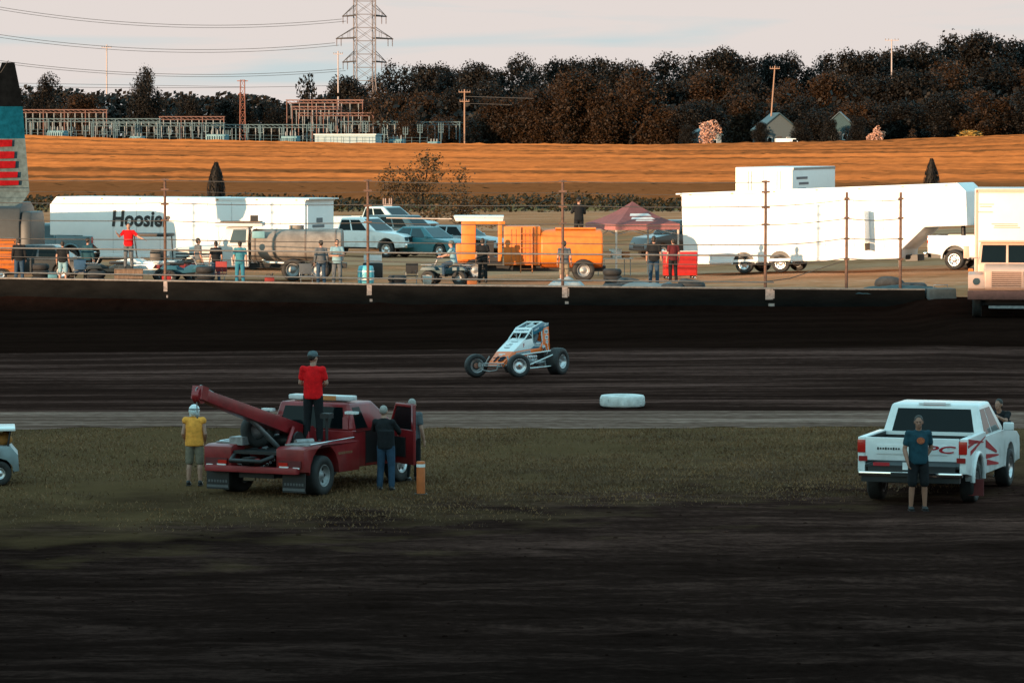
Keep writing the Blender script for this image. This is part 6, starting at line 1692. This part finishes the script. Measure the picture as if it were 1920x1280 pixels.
for i, (px, yt, wd) in enumerate(SKY):
    if px < 1440: lb = 'dark tree on the wooded ridge skyline, %s to follow the steel pylon' % ORD[i]
    elif px < 1690: lb = 'dark tree on the wooded ridge skyline, %s after the slim pole by the houses' % ORD[i - 15]
    else: lb = 'tall dark tree on the highest end of the wooded ridge, %s past the lamp-topped pole' % ORD[i - 20]
    px_tree(lb, px, yt, wd * 1.75, 830 + (i * 37) % 60, leaf_dark, i, 'trees along the ridge skyline')
MID = [(690, 176, 70, 1), (742, 168, 66, 1), (800, 165, 80, 1), (868, 158, 76, 0), (935, 152, 80, 0), (1010, 146, 84, 0), (1085, 140, 90, 0), (1255, 140, 96, 0), (1335, 128, 100, 1), (1412, 140, 80, 0), (1480, 142, 84, 1), (1560, 130, 92, 1), (1640, 132, 92, 0), (1720, 124, 96, 0), (1800, 112, 104, 1), (1880, 104, 108, 0), (1960, 110, 110, 1)]
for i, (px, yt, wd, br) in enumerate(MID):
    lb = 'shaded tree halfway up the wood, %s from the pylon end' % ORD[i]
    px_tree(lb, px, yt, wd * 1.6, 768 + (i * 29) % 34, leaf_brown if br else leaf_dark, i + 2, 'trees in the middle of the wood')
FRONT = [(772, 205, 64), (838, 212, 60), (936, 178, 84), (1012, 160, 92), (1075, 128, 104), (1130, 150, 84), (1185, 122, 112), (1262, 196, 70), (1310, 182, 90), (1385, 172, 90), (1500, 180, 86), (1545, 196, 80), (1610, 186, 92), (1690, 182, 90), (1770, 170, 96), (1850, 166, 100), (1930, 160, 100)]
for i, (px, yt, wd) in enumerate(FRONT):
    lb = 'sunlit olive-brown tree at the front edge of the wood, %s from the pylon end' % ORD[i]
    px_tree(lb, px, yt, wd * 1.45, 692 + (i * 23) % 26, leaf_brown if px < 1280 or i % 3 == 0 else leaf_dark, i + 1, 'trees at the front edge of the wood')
for (px, yt, wd, lb) in ((1428, 226, 40, 'small tree at the gable of the blue-roofed house'), (1500, 222, 48, 'small dark tree covering one side of the blue-roofed house'), (1556, 220, 40, 'small dark tree half covering the teal-roofed house'), (1608, 216, 50, 'bushy dark tree just past the teal-roofed house'), (1292, 232, 40, 'small dark tree beside the white cottage')):
    px_tree(lb, px, yt, wd, 671, leaf_dark, 3)
# far trees on the open side
px_tree('broad round tree standing just past the feather flag above the substation', 80, 138, 92, 800, leaf_dark, 1)
px_tree('low bushy tree between the flag and the tall dark tree', 150, 172, 110, 790, leaf_brown, 3)
px_tree('tall narrow dark tree rising alone over the substation gantries', 275, 120, 84, 760, leaf_dark, 2)
px_tree('small round tree just past the tall lone tree', 358, 172, 62, 800, leaf_dark, 4)
px_tree('low spreading tree under the red mast', 432, 182, 100, 810, leaf_dark, 0)
px_tree('low dark tree between the red mast and the loose-crowned tree', 515, 186, 90, 815, leaf_dark, 2)
ct = crown_mesh(77, 900, .030, 12, zlo=.34, spread=.30)
px_tree('loose-crowned tree with a bare stem standing beside the pylon', 580, 128, 70, 740, leaf_dark, 0, crown=ct, trunk=trunk_mesh(78, .8, .02, 9, .3))
px_tree('dark tree at the flag side of the broad round tree', 18, 160, 80, 805, leaf_dark, 3)
px_tree('bare-stemmed pinkish tree standing by the pylon foot', 714, 150, 74, 690, leaf_brown, 2, crown=crown_mesh(90, 700, .026, 10, zlo=.3), trunk=trunk_mesh(91, .85, .03, 10, .25))
# dense low growth filling the wood
r = random.Random(21); v = []; f = []
for i in range(30000):
    X = r.uniform(-42, 150); D = r.uniform(735, 875)
    base = terrain(X, D); h = 3 + 9.5 * r.random() ** .8
    p = Vector((X, D, base + h * r.random()))
    s = r.uniform(.35, .85); n_ = Vector((r.gauss(0, 1), r.gauss(-.4, 1), r.gauss(.2, 1))).normalized(); a = n_.orthogonal().normalized(); b = n_.cross(a)
    o = len(v); v += [p - a * s, p - b * s * .7, p + a * s, p + b * s * .7]; f.append((o, o + 1, o + 2, o + 3))
for i in range(26000):
    X = r.uniform(-160, -22); D = r.uniform(815, 900)
    p = Vector((X, D, terrain(X, D) + (11.5 + 2.6 * nz(X * .09, 3) + 1.6 * nz(X * .35, 8)) * r.random() ** .8))
    s = r.uniform(.35, .8); n_ = Vector((r.gauss(0, 1), r.gauss(-.4, 1), r.gauss(.2, 1))).normalized(); a = n_.orthogonal().normalized(); b = n_.cross(a)
    o = len(v); v += [p - a * s, p - b * s * .7, p + a * s, p + b * s * .7]; f.append((o, o + 1, o + 2, o + 3))
me = bpy.data.meshes.new('undergrowth'); me.from_pydata([tuple(q) for q in v], [], f); me.materials.append(leaf_dark)
uo = bpy.data.objects.new('undergrowth', me); COL.objects.link(uo); tag(uo, 'dense dark undergrowth filling the wood beyond the wheat', 'undergrowth', kind='stuff')
# hedge along the foot of the field
v = []; f = []
hm = leaf_mat('hedge_leaves', (0.008, 0.0075, 0.0025), (0.035, 0.024, 0.008))
for i in range(16000):
    X = r.uniform(-60, 60); D = r.uniform(284, 300)
    hh = 1.0 + .55 * nz(X * .12, 1) + .35 * nz(X * .6, 4)
    if abs(X) > D * .15 + 8: continue
    p = Vector((X, D, terrain(X, D) + max(.2, hh) * r.random()))
    s = r.uniform(.08, .22); n_ = Vector((r.gauss(0, 1), r.gauss(-.4, 1), r.gauss(.2, 1))).normalized(); a = n_.orthogonal().normalized(); b = n_.cross(a)
    o = len(v); v += [p - a * s, p - b * s * .7, p + a * s, p + b * s * .7]; f.append((o, o + 1, o + 2, o + 3))
me = bpy.data.meshes.new('hedge'); me.from_pydata([tuple(q) for q in v], [], f); me.materials.append(hm)
ho = bpy.data.objects.new('hedge', me); COL.objects.link(ho); tag(ho, 'low dark hedge of weeds along the foot of the wheat field', 'hedge', kind='stuff')
# thin willow-like tree in front of the field, two small conifers
cw = crown_mesh(55, 2600, .016, 16, zlo=.12, spread=.46, hollow=.1)
px_tree('loose feathery olive tree standing before the wheat, behind the parked cars', 795, 272, 150, 232, leaf_thin, 0, crown=cw, trunk=trunk_mesh(56, .8, .018, 12, .1))
px_tree('low feathery bush spreading at the foot of the loose olive tree', 868, 345, 150, 228, leaf_thin, 0, crown=crown_mesh(58, 1900, .020, 14, zlo=.05, spread=.44, hollow=.1), trunk=trunk_mesh(57, .7, .016, 10, .05), name='bush', cat='bush')
def conifer_crown(seed):
    r = random.Random(seed); v = []; f = []
    for i in range(2600):
        z = r.random(); rad = .44 * math.sin(math.pi * (.22 + .74 * z)) ** .8; a = r.uniform(0, 6.28); d = rad * math.sqrt(r.uniform(.25, 1))
        p = Vector((d * math.cos(a), d * math.sin(a), .04 + .96 * z)); s = r.uniform(.02, .05)
        n_ = Vector((math.cos(a), math.sin(a), r.uniform(-.2, .8))).normalized(); t_ = n_.orthogonal().normalized(); b = n_.cross(t_)
        o = len(v); v += [p - t_ * s, p + b * s * .5, p + t_ * s, p - b * s * 1.3]; f.append((o, o + 1, o + 2, o + 3))
    me = bpy.data.meshes.new('crown'); me.from_pydata([tuple(q) for q in v], [], f); return me
cc = conifer_crown(3)
px_tree('small dark columnar conifer at the foot of the wheat above the lettered trailer', 405, 306, 34, 286, leaf_dark, 0, name='conifer_tree', crown=cc)
px_tree('small dark columnar conifer at the foot of the wheat above the gate trailer', 1747, 300, 34, 286, leaf_dark, 1, name='conifer_tree', crown=cc)

# ================================================================== pylon, masts, poles, lines
pyl_mat = pbr('pylon_steel', (.20, .165, .16), .7, metal=.2, var=.2)
red_steel = pbr('red_mast_paint', (.25, .085, .055), .6, var=.2)
PD = 850.0
def pylon():
    q = at(684, 262, PD); base = terrain(q.x, PD)
    t = thing('pylon', 'tall steel lattice pylon with three pairs of arms at the end of the wood', 'pylon', (q.x, PD, base), R(12))
    H_ = at(684, -70, PD).z - base
    def hwz(z): return 2.15 if z > 16 else lerp(3.4, 2.15, z / 16)
    m = MB(); c4 = ((-1, -1), (1, -1), (1, 1), (-1, 1))
    zs = [0]; z = 0
    while z < H_: z += 3.0 if z > 14 else 4.0; zs.append(min(z, H_))
    for a, b in c4:
        for z0, z1 in zip(zs, zs[1:]): m.cyl((a * hwz(z0), b * hwz(z0), z0), (a * hwz(z1), b * hwz(z1), z1), .13, n=5, caps=False)
    for z0, z1 in zip(zs, zs[1:]):
        for i in range(4):
            a, b = c4[i], c4[(i + 1) % 4]; w0, w1 = hwz(z0), hwz(z1)
            m.cyl((a[0] * w0, a[1] * w0, z0), (b[0] * w1, b[1] * w1, z1), .055, n=4, caps=False); m.cyl((b[0] * w0, b[1] * w0, z0), (a[0] * w1, a[1] * w1, z1), .055, n=4, caps=False)
            m.cyl((a[0] * w1, a[1] * w1, z1), (b[0] * w1, b[1] * w1, z1), .06, n=4, caps=False)
    m.build('lattice_body', pyl_mat, t, recalc=False)
    tips = []
    for ya, hwid in ((31, 4.95), (73, 6.4), (117, 4.95)):
        zz = at(684, ya, PD).z - base
        for s in (-1, 1):
            m = MB(); x1 = s * (hwid)
            for yy in (-1, 1):
                m.cyl((s * 2.1, yy * 2.1, zz + .2), (x1, 0, zz), .16, n=5); m.cyl((s * 2.1, yy * 2.1, zz + 2.6), (x1, 0, zz + .1), .08, n=5)
                for k in (.35, .7): m.cyl((lerp(s * 2.1, x1, k), yy * 2.1 * (1 - k), zz + .2 * (1 - k)), (lerp(s * 2.1, x1, k), yy * 2.1 * (1 - k), zz + 2.6 * (1 - k) + .1 * k), .05, n=4)
            m.box((x1 - s * .6, 0, zz), (1.6, .35, .22)); m.build('cross_arm', pbr('dark_arm_steel', (.05, .042, .04), .7), t)
            for k in (0, 1):
                m = MB(); xi = x1 - s * k * 1.0
                for j in range(7): m.cyl((xi, 0, zz - .15 - j * .22), (xi, 0, zz - .28 - j * .22), .13, .09, 8)
                m.cyl((xi, 0, zz), (xi, 0, zz - 1.8), .04, n=5); m.build('insulator', pbr('brown_insulator', (.10, .06, .05), .3), t)
                tips.append((s, zz - 1.8, xi))
    return t, base, tips
py, pbase, tips = pylon()
wire_mat = pbr('power_line_wire', (.05, .046, .045), .7)
def wire(label, pts, r, group=None):
    o = MB().tube(pts, r, 5).build('power_line', wire_mat, None, recalc=False)
    tag(o, label, 'power line', group); return o
def para(px0, px1, f, D0, D1, n=36): return [at(lerp(px0, px1, i / n), f(lerp(px0, px1, i / n)), lerp(D0, D1, i / n)) for i in range(n + 1)]
for nm, (xa, ya, xm, ym, k, dy) in (('upper', (641, 38, 405, 50, 2.07e-4, 4.5)), ('middle', (628, 81, 375, 96, 2.0e-4, 5)), ('lower', (640, 122, 390, 142, 1.7e-4, 4))) if False else (('upper', (641, 38, 405, 50, 2.07e-4, 4.5)), ('middle', (628, 81, 375, 96, 2.0e-4, 5)), ('lower', (640, 122, 390, 142, 1.7e-4, 4))):
    g = '%s pair of power lines' % nm
    wire('%s power lines strung from the pylon, the higher wire of the pair' % nm, para(xa, -420, lambda x: ym - k * (x - xm) ** 2 - dy / 2 - .004 * (xa - x) * 0, PD, PD - 30), .055)
    wire('%s power lines strung from the pylon, the lower wire of the pair' % nm, para(xa + 8, -420, lambda x: ym - k * (x - xm) ** 2 + dy / 2 + .2, PD, PD - 50), .05)
wire('thin low power line crossing the tall lone tree', para(640, -100, lambda x: 165 - 4e-5 * (x - 300) ** 2, 830, 790), .045)
wire('thin low power line sloping to the red mast', para(455, -100, lambda x: 159 + 0.016 * (x - 200) , 820, 790), .04)
# short wires in front of the wood
wire('pale wire running from the pale post into the wood', para(870, 1000, lambda x: 181 + .03 * (x - 870), 690, 686), .05)
wire('second pale wire below, running from the pale post', para(870, 960, lambda x: 194 + .03 * (x - 870), 690, 686), .04)

def pole(label, px, y0, y1, D, r, mat, arms=(), name='utility_pole', lean=0.0, cat='utility pole'):
    a, b = at(px, y1, D), at(px + lean, y0, D)
    base = min(a.z, terrain(a.x, D) - .3)
    t = thing(name, label, cat, (a.x, D, base))
    d = Vector((b.x - a.x, 0, b.z - base))
    MB().cyl((0, 0, 0), d, r, r * .7, 8).build('shaft', mat, t)
    for k, (f_, w_) in enumerate(arms):
        m = MB(); p = d * f_; m.box(p + Vector((0, -r, 0)), (w_, .12, .14)); m.build('cross_arm', mat, t)
        m = MB()
        for s in (-1, -.5, .5, 1): m.cyl(p + Vector((s * w_ * .46, -r, .07)), p + Vector((s * w_ * .46, -r, .4)), .07, n=6)
        m.build('insulator', pbr('brown_insulator', (.10, .06, .05), .3), t)
    return t
grey_pole = pbr('pinkish_pole', (.42, .34, .32), .8); brown_pole = pbr('sunlit_pole', (.30, .17, .11), .8)
pole('slim pale pole beyond the tall lone tree, nearer the flag', 200, 84, 192, 840, .2, grey_pole, ((.97, 2.2),))
pole('slim pale pole standing close beside the pylon', 634, 96, 200, 800, .2, grey_pole, ((.97, 2.0),))
pole('pale post with cross arms at the pylon end of the wood', 871, 168, 270, 690, .18, brown_pole, ((.96, 2.2), (.82, 1.8)))
pole('tall slim pole standing by the houses in the wood', 1441, 124, 262, 684, .17, brown_pole, ((.97, 1.8),), lean=12)
tp = pole('pole with a flat lamp head rising above the ridge trees', 1672, 74, 200, 815, .2, grey_pole, ((.99, 3.0),))
pole('short pole behind the camper van with a pale box on top', 727, 382, 450, 214, .06, grey_pole, ((.96, .5),))
# red lattice mast
q = at(455, 236, 690); b_ = terrain(q.x, 690)
t = thing('lattice_mast', 'reddish square lattice mast standing in the substation', 'mast', (q.x, 690, b_)); top = at(455, 150, 690).z - b_
m = MB(); hw = .55
zs = [top * k / 9 for k in range(10)]
for a, b in ((-1, -1), (1, -1), (1, 1), (-1, 1)): m.cyl((a * hw, b * hw, 0), (a * hw * .7, b * hw * .7, top), .07, n=5)
for z0, z1 in zip(zs, zs[1:]):
    for i in range(4):
        c4 = ((-1, -1), (1, -1), (1, 1), (-1, 1)); a, b = c4[i], c4[(i + 1) % 4]; w0, w1 = hw * (1 - .3 * z0 / top), hw * (1 - .3 * z1 / top)
        m.cyl((a[0] * w0, a[1] * w0, z0), (b[0] * w1, b[1] * w1, z1), .04, n=4); m.cyl((a[0] * w1, a[1] * w1, z1), (b[0] * w1, b[1] * w1, z1), .04, n=4)
m.build('lattice_body', red_steel, t, recalc=False)
m = MB(); m.box((0, 0, top * .985), (2.0, .2, .16)); m.box((0, 0, top * .80), (1.7, .2, .14)); m.build('cross_arm', red_steel, t)

# substation
sub_blue = pbr('substation_grey_steel', (.075, .13, .15), .6, var=.2); sub_or = pbr('sun_tinted_steel', (.17, .078, .058), .6, var=.2)  # second steel has the orange of the sun painted into its colour
def gantry(label, px0, px1, y, D, mat, bays=4, drop=3.0, th=.3, lat=True):
    a, b = at(px0, y, D), at(px1, y, D); base = min(terrain(a.x, D), terrain(b.x, D)) - .2
    t = thing('gantry', label, 'gantry', (a.x, D, base), math.atan2(0, 1), 'substation gantries')
    L_ = b.x - a.x; h = a.z - base
    for k in range(bays + 1):
        m = MB(); x = L_ * k / bays
        m.cyl((x, -.25, 0), (x, -.25, h), .10, n=5); m.cyl((x, .25, 0), (x, .25, h), .10, n=5)
        n_ = max(2, int(h / 1.2))
        for j in range(n_): m.cyl((x, -.25, h * j / n_), (x, .25, h * (j + 1) / n_), .04, n=4)
        m.build('column', mat, t, recalc=False)
    m = MB(); m.box((L_ / 2, 0, h), (L_ + .4, .5, th * .45)); m.box((L_ / 2, 0, h - .55), (L_ + .4, .4, th * .35))
    n_ = int(L_ / .9)
    for j in range(n_): m.cyl((L_ * j / n_, -.2, h), (L_ * (j + 1) / n_, -.2, h - .55), .05, n=4)
    m.build('beam', mat, t, recalc=False)
    m = MB(); m.cyl((0, 0, 0), (0, 0, -min(drop, h * .4)), .06, n=5)
    for j in range(4): m.cyl((0, 0, -.1 - j * .2), (0, 0, -.18 - j * .2), .15, n=6)
    io = m.build('insulator', pbr('grey_insulator', (.22, .24, .25), .4), t, recalc=False)
    for k in range(bays * 3):
        ii = io if k == 0 else io.copy()
        if k: COL.objects.link(ii)
        ii.location = (L_ * (k + .5) / (bays * 3), 0, h - .6)
    return t
gantry('sunlit gantry with its beam just past the feather flag', 42, 200, 206, 700, sub_or, 4)
gantry('long low grey gantry running under the tall lone tree', 50, 300, 223, 690, sub_blue, 6)
gantry('grey gantry standing between the tall lone tree and the red mast', 172, 420, 231, 684, sub_blue, 6)
gantry('thin-beamed gantry in front of the red mast', 300, 420, 219, 705, sub_or, 3)
gantry('grey gantry between the red mast and the pale control building', 398, 620, 234, 688, sub_blue, 5)
gantry('high sunlit gantry with orange beams beside the pylon', 538, 680, 188, 720, sub_or, 3, th=.5)
gantry('lower sunlit gantry under the high orange one', 548, 640, 200, 712, sub_or, 2, th=.4)
gantry('short sunlit gantry just in front of the pylon foot', 560, 700, 212, 706, sub_or, 3, th=.35)
gantry('grey gantry beside the bare-stemmed pinkish tree', 640, 760, 228, 698, sub_blue, 3)
gantry('grey gantry running into the wood at the pylon end', 742, 862, 229, 700, sub_blue, 3)
tr_mat = pbr('teal_transformer', (.05, .18, .22), .5, var=.2)
def transformer(label, px, y, D, w_, h_, mat=None):
    q = at(px, y, D); b = terrain(q.x, D) - .1
    t = thing('transformer', label, 'transformer', (q.x, D, b), R(-15), 'substation transformers')
    h_ = q.z - b
    m = MB(); m.box((0, 0, h_ * .4), (w_, 2.0, h_ * .8)); m.build('tank', mat or tr_mat, t, bevel=.08)
    m = MB()
    for k in range(8): m.box((-w_ / 2 + w_ * (k + .5) / 8, -1.3, h_ * .38), (w_ / 16, .55, h_ * .6))
    m.build('radiator', mat or tr_mat, t)
    for k in (-1, 0, 1):
        m = MB(); x = k * w_ * .3
        m.cyl((x, 0, h_ * .78), (x, 0, h_ * 1.1), .10, .06, 8)
        for j in range(4): m.cyl((x, 0, h_ * (.82 + .06 * j)), (x, 0, h_ * (.84 + .06 * j)), .2, n=8)
        m.build('bushing', pbr('grey_insulator', (.22, .24, .25), .4), t)
transformer('teal transformer between the red mast and the tall lone tree', 408, 246, 668, 3.6, 2)
transformer('small teal transformer beside the lone tree stem', 258, 252, 668, 2.2, 2)
transformer('teal transformer close behind the control building end', 545, 250, 670, 3.0, 2)
transformer('low teal transformer nearest the feather flag', 108, 240, 668, 3.2, 2)
transformer('teal switch cabinet past the far end of the control building', 745, 256, 668, 2.4, 1.5)
transformer('small teal cabinet under the trees at the end of the substation', 814, 262, 664, 1.8, 1.2)
# equipment posts
pid = 0
rp = random.Random(9)
names_ = ['between the flag and the lone tree', 'around the lone tree', 'around the red mast', 'before the control building', 'past the control building']
for k in range(24):
    px = 60 + k * 33 + rp.uniform(-8, 8); D = 676 + rp.uniform(0, 14); yy = rp.uniform(228, 246)
    q = at(px, yy, D); b = terrain(q.x, D) - .1; h_ = q.z - b
    t = thing('switch_post', 'slim grey switch post %s' % names_[min(4, k // 5)], 'switch post', (q.x, D, b), 0, 'slim substation posts %s' % names_[min(4, k // 5)])
    m = MB(); m.cyl((0, 0, 0), (0, 0, h_), .09, n=6)
    m.box((0, 0, h_ * .7), (.9, .12, .12))
    for s in (-1, 0, 1):
        m.cyl((s * .4, 0, h_ * .7), (s * .4, 0, h_), .06, n=5)
        for j in range(3): m.cyl((s * .4, 0, h_ * (.78 + .07 * j)), (s * .4, 0, h_ * (.80 + .07 * j)), .15, n=6)
    m.build('post', sub_blue, t, recalc=False)
# perimeter fence
t = thing('perimeter_fence', 'long pale mesh fence around the substation on the crest of the wheat', 'fence', (0, 0, 0))
m = MB(); pts = []
for k in range(60):
    px = -60 + k * 14.6; D = 662; X = (px - 960) / FPX * D; b = terrain(X, D) - .3
    MB().cyl((X, D, b), (X, D, b + 2.3), .04, n=5).build('fence_post', sub_blue, t, recalc=False); pts.append((X, D, b + 2.2))
m = MB()
for dz in (0, -.6, -1.2, -1.7): m.tube([(p[0], p[1], p[2] + dz) for p in pts], .022, 4)
m.build('rail', sub_blue, t, recalc=False)
# control building
q = at(652, 270, 664); b = terrain(q.x, 664) - .4
t = thing('control_building', 'long low pale control building beside the wheat crest', 'building', (q.x, 666, b), R(-14))
top = at(652, 253, 664).z - b
MB().box((0, 0, top / 2), (11.2, 4.0, top)).build('wall', pbr('pale_teal_cladding', (.24, .33, .36), .6, var=.08), t)
m = MB(); m.box((0, 0, top + .08), (11.6, 4.4, .16)); m.build('roof', pbr('pale_roof', (.55, .60, .60), .6), t)
for x in (-4.2, -.5, 3.4): MB().box((x, -2.01, top * .5), (1.0, .04, top * .7)).build('door', pbr('grey_teal_door', (.18, .27, .29), .5), t)

# houses and lit things at the edge of the wood
def house(label, px, y_eave, y_ridge, D, w_, d_, wallm, roofm, rz):
    q = at(px, y_eave, D); b = terrain(q.x, D) - .3; he = q.z - b; hr = at(px, y_ridge, D).z - b
    t = thing('house', label, 'house', (q.x, D + 2, b), rz, None)
    m = MB(); m.prism([(-w_ / 2, 0), (w_ / 2, 0), (w_ / 2, he), (0, hr), (-w_ / 2, he)], -d_ / 2, d_ / 2); m.build('wall', wallm, t)
    m = MB()
    for s in (-1, 1):
        a = (s * (w_ / 2 + .35), he - .25); c = (0, hr + .06)
        m.prism([a, c, (c[0], c[1] + .2), (a[0] + s * .02, a[1] + .2)], -d_ / 2 - .3, d_ / 2 + .3)
    m.build('roof', roofm, t)
    for x in (-w_ * .25, w_ * .25):
        wdw = MB().box((x, -d_ / 2 - .03, he * .55), (.9, .06, 1.1)).build('window', white_trim, t); MB().box((x, -d_ / 2 - .065, he * .55), (.74, .02, .94)).build('pane', glass, wdw)
    MB().box((0, -d_ / 2 - .03, he * .36), (.9, .06, he * .72)).build('door', pbr('dark_door', (.06, .05, .045), .6), t)
roof_blue = pbr('blue_grey_roof', (.03, .06, .075), .5, var=.15)
house('blue-roofed house beside the tall slim pole in the wood', 1455, 243, 214, 682, 7.0, 6, pbr('pale_house_wall', (.06, .075, .08), .7), roof_blue, R(10))
house('small teal-roofed house half hidden between the darker trees', 1577, 232, 212, 684, 4.2, 5, pbr('teal_house_wall', (.012, .045, .055), .7), roof_blue, R(-8))
house('small white cottage under the pale blossom tree', 1322, 252, 241, 674, 5.2, 4, pbr('white_house_wall', (.22, .24, .24), .7), roof_blue, R(12))
px_tree('pale pink blossom tree catching the sun before the wood', 1330, 224, 56, 668, leaf_pink, 2, crown=crown_mesh(60, 900, .04, 10, zlo=.25))
px_tree('small pale pink sunlit shrub standing alone at the wheat crest', 1646, 234, 34, 664, leaf_pink, 1, crown=crown_mesh(61, 700, .05, 8, zlo=.05), name='shrub', cat='shrub')
px_tree('dull pinkish shrub a little past the pale pink sunlit one', 1710, 240, 30, 666, leaf_brown, 0, crown=crown_mesh(62, 500, .05, 8, zlo=.05), name='shrub', cat='shrub')
px_tree('low added bush, gold like sunlit grass, at the wheat crest under the tallest trees', 1822, 244, 66, 662, leaf_mat('sun_gold_leaves', (.20, .11, .02), (.50, .30, .07)), 3, crown=crown_mesh(63, 700, .05, 10, zlo=.02), name='shrub', cat='shrub')  # bush added for a sunlit grass patch, sunlight painted into its leaves
q = at(1478, 256, 664); b = terrain(q.x, 664) - .2
t = thing('parked_van', 'small white van parked below the blue-roofed house', 'van', (q.x, 664, b), R(6))
MB().prism([(-2.3, .35), (-2.3, 1.9), (1.2, 1.9), (1.7, 1.2), (2.3, 1.0), (2.3, .35)], -.9, .9).build('body', white, t, bevel=.06)
MB().box((1.0, -.905, 1.5), (.8, .02, .5)).build('side_window', glass, t)
for x in (-1.4, 1.4):
    for s in (-1, 1): wheel(t, (x, s * .82, .33), .33, .2, .2, s)
